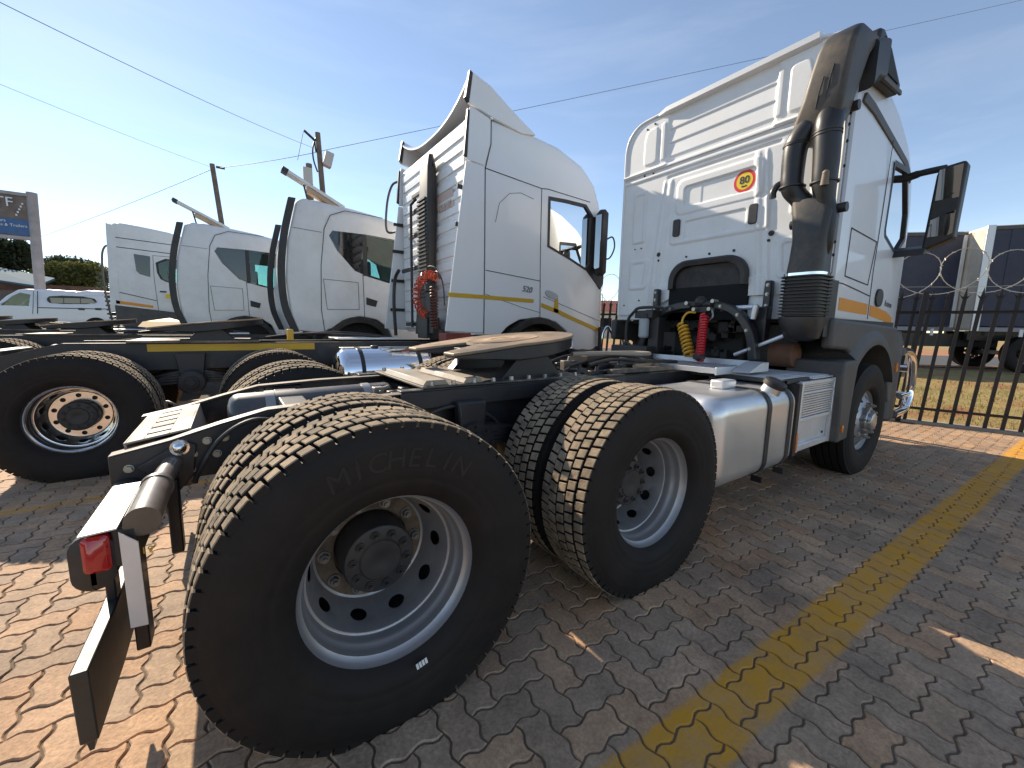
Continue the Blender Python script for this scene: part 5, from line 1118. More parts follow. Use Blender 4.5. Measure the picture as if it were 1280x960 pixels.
gap(cabB, [(2.415, 1.24), (2.42, 2.2), (2.418, 3.33), (2.50, 3.64), (2.50, 3.95)], ys, wd=0.012); gap(cabB, [(2.16, 3.36), (2.42, 3.335), (3.34, 3.265)], ys); gap(cabB, [(3.37, 1.40), (3.345, 2.3), (3.34, 3.265), (3.45, 3.28), (4.28, 3.25)], ys)
gap(cabB, [(2.44, 2.07), (3.345, 2.0)], ys); gap(cabB, [(2.44, 1.76), (3.0, 1.62), (3.36, 1.55)], ys, wd=0.006)  # lower thin ribbon paints the shading of a pressed crease as a dark line
gap(cabB, [(2.58, 2.7), (2.64, 2.95), (2.80, 3.10), (2.98, 3.14), (3.2, 3.10)], ys, wd=0.005); gap(cabB, [(3.42, 1.78), (4.0, 1.62), (4.62, 1.45)], ys, wd=0.006); gap(cabB, [(4.66, 1.3), (4.655, 1.9)], ys)
for P in ([(1.885, 1.695), (2.42, 1.695), (2.42, 1.745), (1.885, 1.75)], [(2.435, 1.695), (3.24, 1.683), (3.24, 1.735), (2.435, 1.745)], [(3.385, 1.63), (3.75, 1.53), (4.10, 1.42), (4.62, 1.27), (4.62, 1.33), (4.10, 1.48), (3.75, 1.595), (3.385, 1.69)], [(3.62, 1.57), (3.72, 1.55), (3.70, 1.78), (3.67, 1.84), (3.64, 1.78)]): part('side_stripe', panel(P, yB0-0.019 if P[0][0] < 2 else ys-0.002, 0.003), YEL, cabB, 0)
part('power_badge', text_mb('520', 0.115, basis((3.12, ys-0.003, 1.865), (1, 0, -0.07), (0, 0, 1)), 0.006, 0.001, shear=0.25), GREYT, cabB, 0)
mb = MB(); mb.prism([tuple(p) for p in chaikin([(3.44, 1.80), (3.70, 1.73), (3.70, 1.83), (3.46, 1.90)], 2)], ys+0.004, ys-0.012, 'y'); part('door_handle', mb, mat('grey_handle', (0.45, 0.46, 0.47), 0.4), cabB, 30, 0.004, fix=True)
mb = MB(); mb.prism([(4.25, 2.235), (4.36, 2.14), (4.60, 1.96), (4.655, 2.05), (4.655, 2.35), (4.55, 2.85), (4.40, 3.05), (4.36, 3.05), (4.36, 2.30)], yB0+0.06, yB0-0.004, 'y'); part('front_quarter_trim', mb, BLACK, cabB, 30, 0.004, fix=True)
mb = MB(); secs = []
for k in range(13):
    a = math.radians(175-k*14.2); c, s_ = math.cos(a), math.sin(a); secs.append([Vector((3.36+r*c*0.96, y, 0.72+r*s_*1.02)) for r, y in ((0.66, 3.95), (0.66, 3.562), (0.74, 3.558), (0.76, 3.60), (0.76, 3.95))])
mb.loft(secs); part('wheel_arch', mb, BLACK, TB, 45, fix=True)
mb = MB(); mb.box(2.28, 4.6, 3.62, 6.02, 0.95, 1.24) if False else mb.box(2.5, 4.6, 4.0, 5.64, 0.7, 1.24); part('engine', mb, MATS['engine_castings'], TB, 30, 0.03)
mb = MB(); mb.loft([[Vector((x, y, z)) for (x, y) in rrect(4.05+d, 4.80-d, 3.585+d, 6.055-d, 0.14, 5)] for z, d in ((0.35, 0.03), (0.4, 0), (0.98, 0), (1.04, 0.02))]); part('front_bumper', mb, DGREY, TB, 40, fix=True)
# side fairings (lean forward towards the roof) with black rubber edges
for (yo, e) in ((3.568, 1), (6.072, -1)):
    f = part('side_fairing', MB().prism([(1.845, 1.265), (2.40, 1.245), (2.405, 3.345), (2.140, 3.365)], yo, yo+e*0.03, 'y'), WHITE, TB, 30, 0.010, fix=True)
    part('upper_fairing', MB().prism([(2.142, 3.375), (2.405, 3.355), (2.49, 3.64), (2.49, 3.93), (2.20, 4.0), (2.175, 3.94)], yo+e*0.004, yo+e*0.034, 'y'), WHITE, TB, 30, 0.010, fix=True)
    part('fairing_rubber', MB().prism([(2.105, 3.42), (2.150, 3.40), (2.185, 3.94), (2.155, 3.955)], yo-e*0.002, yo+e*0.03, 'y'), BLACK, f, 30, fix=True)
    for k, z in enumerate((1.6, 2.1, 2.6, 3.05)): mb = MB(); mb.box(1.93+0.12*(z-1.3)/2, 2.30, yo+e*0.03, yo+e*0.06, z-0.025, z+0.025); part('fairing_stay', mb, BLACK, TB, 25, 0.004, fix=True)
# roof spoiler: curved sheet with cheeks
SP = [(2.20, 4.36), (2.30, 4.395), (2.50, 4.325), (2.80, 4.155), (3.05, 4.02), (3.22, 3.945)]
secs = []
for j in range(17):
    t = j/16; y = 3.64+t*(6.0-3.64); dip = 0.0; sag = -0.30*(1-abs(2*t-1)**2.5)
    secs.append([Vector((x+0.10*max(0, 1-abs(2*t-1))*(0 if i else 0), y, z+sag*interp(x, 3.2, 2.2, 0, 1))) for i, (x, z) in enumerate(SP)]+[Vector((x, y, z-0.025+sag*interp(x, 3.2, 2.2, 0, 1))) for (x, z) in reversed(SP)])
mb = MB(); mb.loft(secs); sp = part('roof_spoiler', mb, WHITE, TB, 40, fix=True)
for (yo, e) in ((3.605, 1), (6.035, -1)):
    part('spoiler_cheek', MB().prism([(2.19, 4.045), (2.19, 4.36), (2.235, 4.41), (2.50, 4.335), (2.80, 4.165), (3.05, 4.035), (3.24, 3.945), (3.0, 3.90), (2.55, 3.965)], yo, yo+e*0.045, 'y'), WHITE, sp, 30, 0.012, fix=True)
    part('spoiler_rubber', MB().prism([(2.145, 4.10), (2.195, 4.05), (2.245, 4.395), (2.205, 4.42)], yo-e*0.004, yo+e*0.05, 'y'), BLACK, sp, 30, fix=True)
mb = MB(); mb.sphere((2.49, 3.565, 3.935), 0.022, 10); part('fairing_hinge', mb, CHROME, TB)
# rear wall with pressed ribs and name
mb = MB(); mb.box(2.20, 2.27, 3.62, 6.02, 1.28, 3.90); part('rear_wall', mb, WALLW, cabB, 25, 0.02)
for z in (1.45, 1.62, 1.80, 1.98, 2.16, 2.34, 2.52, 2.70, 2.88, 3.06, 3.24, 3.42, 3.60, 3.76):
    mb = MB(); mb.prism([(z-0.062, 2.201), (z-0.050, 2.183), (z+0.045, 2.183), (z+0.062, 2.201)], 3.72, 5.95, 'y'); mb.v = [(b_, y, a_) for a_, y, b_ in mb.v]; part('wall_rib', mb, WALLW, cabB, 25, 0.004, fix=True)
part('rear_lettering', text_mb('VOLVO', 0.15, basis((2.180, 4.28, 2.97), (0, -1, 0), (0, 0, 1)), 0.006, 0.002), mat('pale_brown_print', (0.55, 0.42, 0.36), 0.5), cabB, 0)
mb = MB(); mb.box(2.178, 2.181, 4.02, 4.60, 3.06, 3.16); part('rear_wall_sticker', mb, MATS['pale_brown_print'], cabB, 0)
# exhaust / intake stack and cable tree
mb = MB(); mb.loft([[Vector((x, y, z)) for (x, y) in rrect(2.02+d, 2.17-d, 4.50+d-sh_, 4.88-d-sh_, 0.05, 4)] for z, d, sh_ in ((1.2, 0.0, -0.2), (2.0, 0.0, -0.06), (2.9, 0.0, 0.0), (3.55, 0.01, 0.03), (3.72, 0.04, 0.03))]); st = part('intake_stack', mb, BLACK, TB, 40, fix=True)
mb = MB()
for k in range(26): z = 1.75+k*0.055; mb.box(1.995, 2.03, 4.56-0.1*max(0, (2.6-z)), 4.86, z, z+0.022)
part('stack_rib', mb, BLACK, st, 25)
mb = MB(); mb.tube([(2.0, 5.12, 1.30), (2.0, 5.10, 3.15), (2.02, 4.95, 3.2)], 0.022, 8); part('cable_pipe', mb, BLACK, TB)
for (z, w_) in ((1.35, 0.75), (2.22, 0.9), (2.70, 0.55), (3.05, 0.5), (3.28, 0.4)): mb = MB(); mb.box(2.03, 2.07, 4.75, 4.75+w_, z-0.03, z+0.03); part('cable_bracket', mb, BLACK, TB, 25, 0.006)
mb = MB(); mb.tube(curve_pts([(2.0, 5.92, 1.15), (1.97, 5.9, 1.7), (1.99, 5.88, 2.1), (2.0, 5.7, 2.24)], 6), 0.03, 8); part('cable', mb, BLACK, TB)
mb = MB(); mb.tube(curve_pts([(2.2, 6.1, 3.0), (2.05, 6.42, 3.0), (2.05, 6.40, 3.45), (2.1, 6.25, 3.75), (2.2, 6.1, 3.8)], 6), 0.02, 8); part('grab_rail', mb, DGREY, TB)
rngc = random.Random(5)
c0 = curve_pts([(1.95, 4.05, 1.98), (1.90, 4.28, 2.03), (1.88, 4.55, 1.90), (1.90, 4.66, 1.70), (1.92, 4.50, 1.52), (1.93, 4.30, 1.47)], 24); hel = []
for i, p in enumerate(c0):
    t = (c0[min(i+1, len(c0)-1)]-c0[max(i-1, 0)]).normalized(); a = t.cross(Vector((1, 0, 0))).normalized(); b = t.cross(a); ph = i*0.95; hel.append(p+(a*math.cos(ph)+b*math.sin(ph))*0.055)
mb = MB(); mb.tube(hel, 0.012, 6); part('orange_air_hose', mb, ORH, TB)
mb = MB(); mb.tube(coil((1.93, 4.12, 1.85), (1.93, 4.10, 1.30), 0.05, 14, 0.01, 9), 0.010, 6); part('dark_coiled_cable', mb, mat('brown_coil', (0.10, 0.03, 0.02), 0.5), TB)
mb = MB(); mb.box(1.93, 2.0, 4.15, 4.42, 1.22, 1.80); mb.cyl((1.94, 4.28, 1.80), (1.94, 4.28, 1.92), 0.07); mb.box(1.9, 2.1, 4.3, 4.65, 1.15, 1.45); part('hose_bracket', mb, BLACK, TB, 25, 0.01)
for pts in ([(1.94, 4.2, 1.9), (1.92, 4.0, 2.05), (1.94, 3.85, 1.9), (1.96, 3.83, 1.6)], [(1.94, 4.3, 1.92), (1.9, 4.25, 2.12), (1.93, 4.05, 2.10), (1.95, 3.95, 1.95)]): mb = MB(); mb.tube(curve_pts(pts, 6), 0.010, 6); part('air_line', mb, BLACK, TB)
# round polished tank, reflector and mirror
air_tank(TB, (0.58, 3.90, 0.755), (1.78, 3.90, 0.755), 0.30, CHROME, BLACK, 'fuel_tank')
mb = MB(); mb.lathe([(1.05, 0.045), (1.075, 0.045), (1.08, 0.038), (1.08, 0.0005)], (1.05, 3.90, 0), 18, 'z'); part('filler_cap', mb, BLACK, TB)
mb = MB(); mb.box(0.70, 1.85, 4.02, 4.2, 1.035, 1.05); mb.box(1.85, 2.25, 3.65, 4.5, 1.05, 1.07); part('step_plate', mb, ALUP, TB, 25, 0.004)
mb = MB(); mb.box(0.16, 0.22, 4.3, 4.42, 1.13, 1.26); part('side_reflector', mb, YEL, TB, 25, 0.004)
mb = MB(); mb.prism([(1.9, 1.12), (2.3, 1.12), (2.3, 1.24), (1.9, 1.24)], 3.66, 3.9, 'y'); part('red_bracket', mb, mat('dull_red_paint', (0.25, 0.05, 0.035), 0.6, var=0.3), TB, 25, 0.01)
for s in (1, -1):
    Y = (lambda v: v) if s == 1 else (lambda v: 9.64-v)
    mb = MB(); mb.loft([[Vector((4.36+a, Y(3.37+b_), z)) for (a, b_) in rrect(0+d, 0.15-d, 0+d, 0.17-d, 0.055, 4)] for z, d in ((2.15, 0.03), (2.2, 0), (2.9, 0), (3.08, 0.0), (3.13, 0.03))]); mo = part('mirror', mb, BLACK, TB, 40, fix=True)
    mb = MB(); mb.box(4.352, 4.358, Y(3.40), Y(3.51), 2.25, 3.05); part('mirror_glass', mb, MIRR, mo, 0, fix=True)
    mb = MB(); mb.box(4.40, 4.48, Y(3.50), Y(3.62), 2.25, 2.32); mb.box(4.40, 4.48, Y(3.50), Y(3.62), 2.98, 3.05); part('mirror_arm', mb, BLACK, mo, 25, 0.01)
    mb = MB(); mb.tube(curve_pts([(4.62, Y(3.60), 2.70), (4.72, Y(3.50), 2.78), (4.74, Y(3.46), 2.62), (4.68, Y(3.50), 2.45), (4.62, Y(3.60), 2.45)], 6), 0.012, 8); part('mirror_stay', mb, BLACK, mo)
mb = MB(); mb.tube([(3.6, 4.4, 3.9), (3.55, 4.4, 4.45)], 0.008, 6); part('aerial', mb, BLACK, TB)
for y in (3.53,):
    mb = MB(); mb.tube(curve_pts([(4.62, y, 1.0), (4.63, y-0.02, 1.25), (4.70, y-0.05, 1.36), (4.78, y-0.08, 1.25), (4.95, y-0.10, 1.22), (5.05, y-0.1, 1.05), (5.05, y-0.1, 0.7)], 6), 0.022, 8); part('front_guard_tube', mb, CHROME, TB)
    mb = MB(); mb.box(4.58, 4.64, y-0.02, y+0.05, 0.5, 1.36); part('front_guard_post', mb, BLACK, TB, 25, 0.008)

# ================================================================ THIRD AND FOURTH TRUCKS (rounded cabs, black rear rubber, raised roof panel)
def rounded_truck(dx, y0, label):
    T = thing('tractor_truck', (0.0+dx-0.2, y0+1.25, 0), label, 'truck', 'tractor units parked in a row')
    chassis(T, -3.05+dx, -1.70+dx, 1.70+dx, y0, 1.08, 'rear', -2.3+dx, 1.30, 0.5)
    O = [(0.62, 1.20), (1.0, 1.16), (1.22, 1.26), (1.42, 1.41), (1.70, 1.485), (2.04, 1.43), (2.26, 1.27), (2.36, 1.0), (2.95, 0.86), (3.20, 0.95), (3.28, 1.5), (3.27, 2.1), (3.15, 2.7), (2.95, 3.12), (2.6, 3.36), (2.1, 3.46), (1.5, 3.53), (1.0, 3.56), (0.80, 3.535), (0.69, 3.46), (0.52, 2.75), (0.46, 2.1), (0.50, 1.55)]
    O = [(x+dx, z) for x, z in O]
    Wn = chaikin([(x+dx, z) for x, z in ((1.24, 2.93), (1.37, 2.68), (1.66, 2.36), (1.9, 2.27), (2.85, 2.05), (2.98, 2.2), (2.80, 2.85), (2.55, 3.0), (1.9, 3.03), (1.3, 3.02))], 0)
    cab = part('cab', cab_shell(O, y0+0.02, y0+2.48, lambda x, z: (0.05 if x < 0.9+dx else 0.13) if z > 1.5 else 0.03, Wn, na=200, tumble=lambda x, z: 0.05*max(0, (z-2.9)/0.6)**2+0.1*max(0, (x-dx-2.7)/0.5)**2), WHITE2, T, 40, fix=True)
    window_set(cab, Wn, y0+0.02, y0+2.48, DARKG); cab_interior(cab, 1.95+dx, y0, 2.45)
    mb = MB(); q = [(x+dx, z) for x, z in ((1.26, 2.92), (1.39, 2.67), (1.67, 2.35), (1.80, 2.30), (1.84, 3.02), (1.32, 3.01))]; mb.prism(q, y0+0.04, y0+0.012, 'y'); part('rear_quarter_glass', mb, DARKG, cab, 20, 0.004, fix=True)
    mb = MB(); mb.box(1.80+dx, 1.88+dx, y0+0.008, y0+0.05, 2.27, 3.03); part('window_pillar', mb, BLACK, cab, 20)
    for (yo, e) in ((y0+0.005, 1), (y0+2.495, -1)):
        S = [(0.655, 3.50), (0.50, 2.85), (0.425, 2.2), (0.455, 1.62), (0.60, 1.18)]; L = curve_pts([(x, 0, z) for x, z in S], 6)
        P = [(p.x-0.085+dx, p.z) for p in L]+[(p.x+0.035+dx, p.z) for p in reversed(L)]
        mb = MB(); mb.prism(P, yo-e*0.006, yo+e*0.05, 'y'); part('rear_rubber', mb, BLACK, T, 30, 0.01, fix=True)
    s = y0+0.019
    gap(cab, [(x+dx, z) for x, z in ((1.06, 1.2), (1.02, 1.6), (1.05, 2.4), (1.13, 3.05), (1.24, 3.30), (1.5, 3.42), (2.2, 3.40))], s, wd=0.012); gap(cab, [(1.80+dx, 1.46), (1.79+dx, 2.28)], s)
    gap(cab, [(x+dx, z) for x, z in ((1.08, 2.15), (1.70, 2.13), (1.70, 1.62), (1.12, 1.60))], s, True, 0.008); gap(cab, [(0.62+dx, 3.0), (1.08+dx, 2.98)], s, wd=0.007)
    mb = MB(); mb.prism([(x+dx, z) for x, z in ((1.84, 1.86), (2.06, 1.80), (2.02, 1.68), (1.84, 1.72))], s+0.01, s-0.010, 'y'); part('door_handle', mb, BLACK, cab, 20, 0.004, fix=True)
    mb = MB(); secs = []
    for k in range(13):
        a = math.radians(170-k*13.3); c, s_ = math.cos(a), math.sin(a); secs.append([Vector((1.70+dx+r*c, y, 0.72+r*s_*1.08)) for r, y in ((0.60, y0+0.4), (0.60, y0+0.002), (0.69, y0-0.004), (0.71, y0+0.03), (0.71, y0+0.4))])
    mb.loft(secs); part('wheel_arch', mb, BLACK, T, 45, fix=True)
    mb = MB(); mb.box(0.95+dx, 2.9+dx, y0+0.40, y0+2.10, 0.6, 1.46); part('engine', mb, MATS['engine_castings'], T, 30, 0.03)
    # raised roof deflector on struts, packing beneath
    M = Matrix.Translation((1.06+dx, y0+1.25, 3.735)) @ Matrix.Rotation(0.455, 4, 'Y')
    for (ya, yb) in ((-1.12, -0.92),):
        mb = MB(); mb.box(-0.55, 0.52, ya, yb, -0.03, 0.03, M); df = part('roof_deflector', mb, WHITE2, T, 25, 0.012)
        mb = MB(); mb.box(-0.60, -0.50, ya-0.005, yb+0.005, -0.036, 0.036, M); part('deflector_edge', mb, BLACK, df, 25, 0.008)
        mb = MB(); mb.box(-0.15, 0.48, ya+0.01, yb-0.01, -0.11, -0.035, M); part('deflector_packing', mb, mat('brown_cardboard', (0.50, 0.36, 0.24), 0.9, var=0.2), df, 25, 0.01)
        y = y0+1.25+(ya+yb)/2; mb = MB(); mb.cyl((0.92+dx, y, 3.50), (0.86+dx, y, 3.80), 0.015, n=8); part('deflector_strut', mb, BLACK, df)
    mb = MB(); mb.box(0.80+dx, 0.84+dx, y0+0.1, y0+2.4, 1.25, 3.40); part('rear_wall', mb, WALLW, cab, 25, 0.01)
    return T
rounded_truck(0.0, 7.14, 'white tractor unit with raised roof deflector, directly behind the high-roofed one with orange hose')
rounded_truck(-1.80, 10.70, 'white tractor unit with raised roof deflector, partly hidden by its twin, beside the flat-roofed cab')

# ================================================================ FIFTH TRUCK (square roof, grey skirt)
TE = thing('tractor_truck', (-4.0, 15.55, 0), 'white flat-roofed tractor unit with grey skirt and orange stripe, farthest of the row', 'truck', 'tractor units parked in a row')
yE = 14.30; chassis(TE, -6.6, -5.25, -1.85, yE, 1.12, 'rear', -5.8, 1.34, 0.5)
OE = [(-2.98, 1.52), (-2.4, 1.46), (-2.1, 1.52), (-1.85, 1.55), (-1.5, 1.5), (-0.6, 1.3), (-0.45, 1.6), (-0.45, 2.2), (-0.62, 2.8), (-0.95, 3.3), (-1.3, 3.72), (-1.7, 3.84), (-2.3, 3.92), (-2.72, 3.96), (-2.86, 3.92), (-2.90, 3.0)]
WE = chaikin([(-2.02, 3.08), (-2.0, 2.55), (-1.78, 2.42), (-1.0, 2.30), (-0.95, 2.6), (-1.15, 3.05)], 1)
cabE = part('cab', cab_shell(OE, yE+0.05, yE+2.45, lambda x, z: 0.04 if z < 1.7 else 0.07, WE), WHITE2, TE, 40, fix=True)
window_set(cabE, WE, yE+0.05, yE+2.45)
mb = MB(); mb.prism([(-2.48, 3.15), (-2.14, 3.12), (-2.18, 2.55), (-2.40, 2.62), (-2.46, 2.70)], yE+0.07, yE+0.04, 'y'); part('rear_quarter_glass', mb, DARKG, cabE, 20, 0.006, fix=True)
for (yo, e) in ((yE+0.045, 1), (yE+2.455, -1)): part('side_fairing', MB().prism([(-3.08, 1.55), (-2.87, 1.54), (-2.80, 3.86), (-2.98, 3.90)], yo, yo+e*0.03, 'y'), WHITE2, TE, 25, 0.008, fix=True)
gap(cabE, [(-2.07, 1.55), (-2.10, 2.5), (-2.08, 3.15), (-1.2, 3.15)], yE+0.049); gap(cabE, [(-2.9, 2.1), (-2.1, 1.9)], yE+0.049, wd=0.02)
for z in (3.3, 3.55): gap(cabE, [(-2.85, z), (-1.6, z-0.06)], yE+0.049, wd=0.02)
part('side_stripe', panel([(-2.95, 1.78), (-2.18, 1.69), (-2.18, 1.76), (-2.95, 1.87)], yE+0.049, 0.004), ORG, cabE, 0)
mb = MB(); mb.prism([(-2.99, 1.15), (-2.6, 1.12), (-2.45, 1.30), (-1.85, 1.42), (-1.3, 1.25), (-0.6, 0.8), (-0.5, 1.4), (-1.5, 1.56), (-2.98, 1.74)], yE+0.10, yE+0.035, 'y'); part('side_skirt', mb, DGREY, TE, 30, 0.01, fix=True)
mb = MB(); mb.box(-2.0, -1.86, yE+0.03, yE+0.052, 2.14, 2.18); part('door_handle', mb, BLACK, cabE, 20)
mb = MB(); mb.box(-1.88, -1.78, yE+0.03, yE+0.047, 1.98, 2.10); part('door_sticker', mb, SIGNY, cabE, 0)
mb = MB(); mb.tube(curve_pts([(-3.1, yE+0.3, 1.2), (-3.18, yE+0.25, 2.2), (-3.16, yE+0.25, 3.0), (-3.08, yE+0.25, 3.3), (-2.95, yE+0.25, 3.35)], 6), 0.025, 8); part('rear_pipe', mb, DGREY, TE)
mb = MB(); mb.tube(coil((-3.1, yE+0.5, 2.1), (-3.1, yE+0.6, 1.4), 0.13, 6, 0.02, 9), 0.03, 6); part('coiled_hose', mb, BLACK, TE)
# ================================================================ FENCE AND RAZOR WIRE
FENCE = thing('steel_fence', tuple(FA), 'dark steel palisade fence with spiked tops along the yard edge', 'fence')
FM = mat('fence_brown_paint', (0.014, 0.0105, 0.009), 0.5, var=0.2, dust=(0.07, 0.042, 0.03), dustf=0.3)
LEAN = -FD*0.052+Vector((0, 0, 1))
def fpt(t, z, off=0.0): return FA+FD*t+LEAN*z+FN*off
def fbox(mb, t0, t1, z0, z1, o0, o1): 
    vs = [fpt(t, z, o) for z in (z0, z1) for o in (o0, o1) for t in (t0, t1)]
    mb.add(vs, [(0, 2, 3, 1), (4, 5, 7, 6), (0, 1, 5, 4), (2, 6, 7, 3), (0, 4, 6, 2), (1, 3, 7, 5)])
pk = MB(); fbox(pk, -0.020, 0.020, 0.0, 1.86, -0.016, 0.016)
b0 = [fpt(t, 1.86, o) for t, o in ((-.020, -.016), (.020, -.016), (.020, .016), (-.020, .016))]; pk.add(b0+[fpt(0, 2.0)], [(0, 1, 4), (1, 2, 4), (2, 3, 4), (3, 0, 4)])
for a, b in ((0.06, 0), (-0.06, 0), (0, 0.05), (0, -0.05)): pk.add([fpt(0.008 if b else 0, 1.80, 0 if b else 0.008), fpt(-0.008 if b else 0, 1.80, 0 if b else -0.008), fpt(a, 1.90, b), fpt(0, 1.85)], [(0, 1, 2), (1, 3, 2), (0, 2, 3)])
PK = pk.mesh('picket', 0); PK.materials.append(FM)
for k in range(-26, 60):
    o = link('picket', PK, FM, FENCE); o.location = FD*(k*0.1648)
for z0, z1 in ((1.63, 1.672), (0.20, 0.24)):
    mb = MB(); fbox(mb, -4.4, 9.8, z0, z1, -0.022, -0.0165); fbox(mb, -4.4, 9.8, z1-0.006, z1, -0.06, -0.022); part('rail', mb, FM, FENCE, 20)
for t in (-3.07, 0.08, 3.2, 6.4, 9.5): mb = MB(); fbox(mb, t-0.03, t+0.03, 0.0, 1.95, -0.10, -0.04); part('post', mb, FM, FENCE, 20)
WM = mat('razor_wire_steel', (0.50, 0.44, 0.36), 0.35, metal=0.75)
pts = []; N = 31*30
for i in range(N+1):
    a = 2*PI*i/30; r = 0.315+0.035*math.sin(i*0.021+1)
    pts.append(fpt(-4.4+0.45*i/30+r*math.cos(a), 2.20+r*0.92*math.sin(a)+0.03*math.sin(i*0.05), 0.05*math.sin(a*0.5+0.4)))
mb = MB(); mb.tube(pts, 0.0055, 5)
for i in range(3, N, 2):
    p = pts[i]; d = (pts[i+1 if i < N else i]-pts[i-1]).normalized(); n_ = d.orthogonal().normalized()
    for s in (1, -1): mb.add([p-d*0.009, p+d*0.009, p+n_*0.024*s+d*0.016*s], [(0, 1, 2)])
pts2 = [fpt(-4.4+14.0*i/40, 2.02+0.02*math.sin(i), 0) for i in range(41)]; mb.tube(pts2, 0.003, 4)
rw = part('razor_wire', mb, WM, None, 0); tag(rw, 'coiled razor wire running along the top of the spiked fence', 'razor wire')

# ================================================================ BEYOND THE FENCE: verge, road, trailers
RH = Vector((math.sin(YAW), -math.cos(YAW), 0)); FH = Vector((math.cos(YAW), math.sin(YAW), 0))
def cw_(lat, dep, z=0.0): return Vector((CAM.x, CAM.y, 0))+RH*lat+FH*dep+Vector((0, 0, z))
road = MB(); GZ = 0.32
a = cw_(-2, 15.2, GZ+0.004); b = cw_(60, 9.0, GZ+0.004); d = (b-a).normalized(); nrm = Vector((-d.y, d.x, 0)); nrm = nrm if nrm.dot(FH) > 0 else -nrm
L0 = a-d*120; L1 = b+d*150
road.add([L0, L1, L1+nrm*6.5, L0+nrm*6.5], [(0, 1, 2, 3)]); structure('road', road, mat('asphalt', (0.075, 0.073, 0.072), 0.85, var=0.2, vscale=3, bump=0.2, bscale=80))
sv = MB(); sv.add([L0+nrm*6.5+Vector((0, 0, .003)), L1+nrm*6.5+Vector((0, 0, .003)), L1+nrm*14+Vector((0, 0, .003)), L0+nrm*14+Vector((0, 0, .003))], [(0, 1, 2, 3)]); structure('verge', sv, mat('orange_soil', (0.36, 0.155, 0.065), 0.95, var=0.2, vscale=2))
s2 = MB(); s2.add([L0-nrm*1.0+Vector((0, 0, .006)), L1-nrm*1.0+Vector((0, 0, .006)), L1+Vector((0, 0, .006)), L0+Vector((0, 0, .006))], [(0, 1, 2, 3)]); structure('road_shoulder', s2, MATS['orange_soil'])
NAVY = mat('navy_curtain', (0.022, 0.028, 0.058), 0.55, var=0.15, vscale=1.5, dust=(0.10, 0.09, 0.09), dustf=0.3, bump=0.2, bscale=2)
def trailer(org, ang, L, label):
    """org = near lower corner of the front wall on the ground; body runs along its local +x, depth along local +y"""
    T = thing('curtain_trailer', tuple(org), label, 'trailer', 'curtain-sided trailers on the road', ang)
    R = Matrix.Translation(org) @ Matrix.Rotation(ang, 4, 'Z')
    def pb(name, boxes, m, bev=0.01, par=None):
        mb = MB()
        for q in boxes: mb.box(*q, R)
        return part(name, mb, m, par or T, 25, bev)
    H0, H1, Wd = 1.28, 3.98, 2.5; ENDW = mat('dusty_cream_panel', (0.66, 0.60, 0.50), 0.55, var=0.12, vscale=1.2, dust=(0.50, 0.38, 0.26), dustf=0.5)
    pb('curtain', [(0.10, L-0.1, 0.015, Wd-0.015, H0-0.02, H1-0.12)], NAVY)
    for k in range(int(L/1.1)): pb('curtain_fold', [(0.5+k*1.1, 0.53+k*1.1, 0.004, 0.016, H0-0.05, H1-0.12)], NAVY, 0.004)
    pb('front_wall', [(0.0, 0.10, 0.0, Wd, H0-0.15, H1)], ENDW, 0.02)
    for k in range(5): pb('wall_panel', [(-0.012, 0.002, 0.06+k*0.48, 0.06+k*0.48+0.44, H0-0.10, H1-0.06)], ENDW, 0.006)
    pb('corner_post', [(-0.02, 0.16, -0.012, 0.05, H0-0.16, H1+0.01)], mat('galvanised_post', (0.62, 0.62, 0.62), 0.4, metal=0.5), 0.01)
    pb('roof_rail', [(0.0, L, 0.0, 0.06, H1-0.12, H1-0.02)], DGREY); pb('roof', [(0.0, L, 0.02, Wd-0.02, H1-0.03, H1)], WHITE2)
    pb('rear_wall', [(L-0.1, L, 0.0, Wd, H0-0.15, H1)], WHITE2); pb('side_raves', [(0.0, L, -0.008, 0.05, H0-0.17, H0-0.05)], mat('raves_grey', (0.25, 0.25, 0.26), 0.5))
    for k in range(int(L/0.6)): pb('buckle', [(0.4+k*0.6, 0.48+k*0.6, -0.02, 0.0, H0-0.30, H0-0.10)], PLATEW if k % 3 else DGREY, 0.0)
    pb('chassis_beam', [(0.3, L-0.2, 0.7, 0.85, 0.85, H0-0.15), (0.3, L-0.2, 1.65, 1.8, 0.85, H0-0.15)], CHASSIS); pb('pallet_rack', [(6.2, 9.0, 0.2, 0.9, 0.65, 1.05)], CHASSIS)
    for lx in (L-2.8,):
        for y in (0.6, 1.8): pb('landing_leg', [(lx-0.06, lx+0.06, y, y+0.12, 0.1, 1.1), (lx-0.12, lx+0.12, y-0.06, y+0.18, 0.0, 0.03)], CHASSIS)
    for i in range(3):
        for y, fl in ((0.02, False), (2.48, True)):
            if L < 6 and False: continue
            M = R @ Matrix.Translation((1.35+i*1.36, y, 0.505)) @ (Matrix.Rotation(PI, 4, 'Z') if fl else Matrix.Identity(4))
            o = bpy.data.objects.new('wheel', RIMR); COL.objects.link(o); o.parent = T; o.matrix_parent_inverse = world_of(T).inverted(); o.matrix_basis = M
            for nm, me in (('tyre', TYRE), ('hub', HUBR), ('wheel_face', FACER)): c = bpy.data.objects.new(nm, me); COL.objects.link(c); c.parent = o
        pb('axle', [(1.29+i*1.36, 1.41+i*1.36, 0.3, 2.2, 0.44, 0.56)], CHASSIS)
    return T
ra = math.atan2(RH.y, RH.x)
trailer(cw_(12.95, 11.65, GZ), ra-math.radians(20), 13.6, 'navy curtain-sided trailer at right with its ribbed white end wall showing')
trailer(cw_(5.6, 13.35, GZ), ra-math.radians(8), 7.6, 'navy curtain-sided trailer half hidden behind the nearest cab and its mirror')

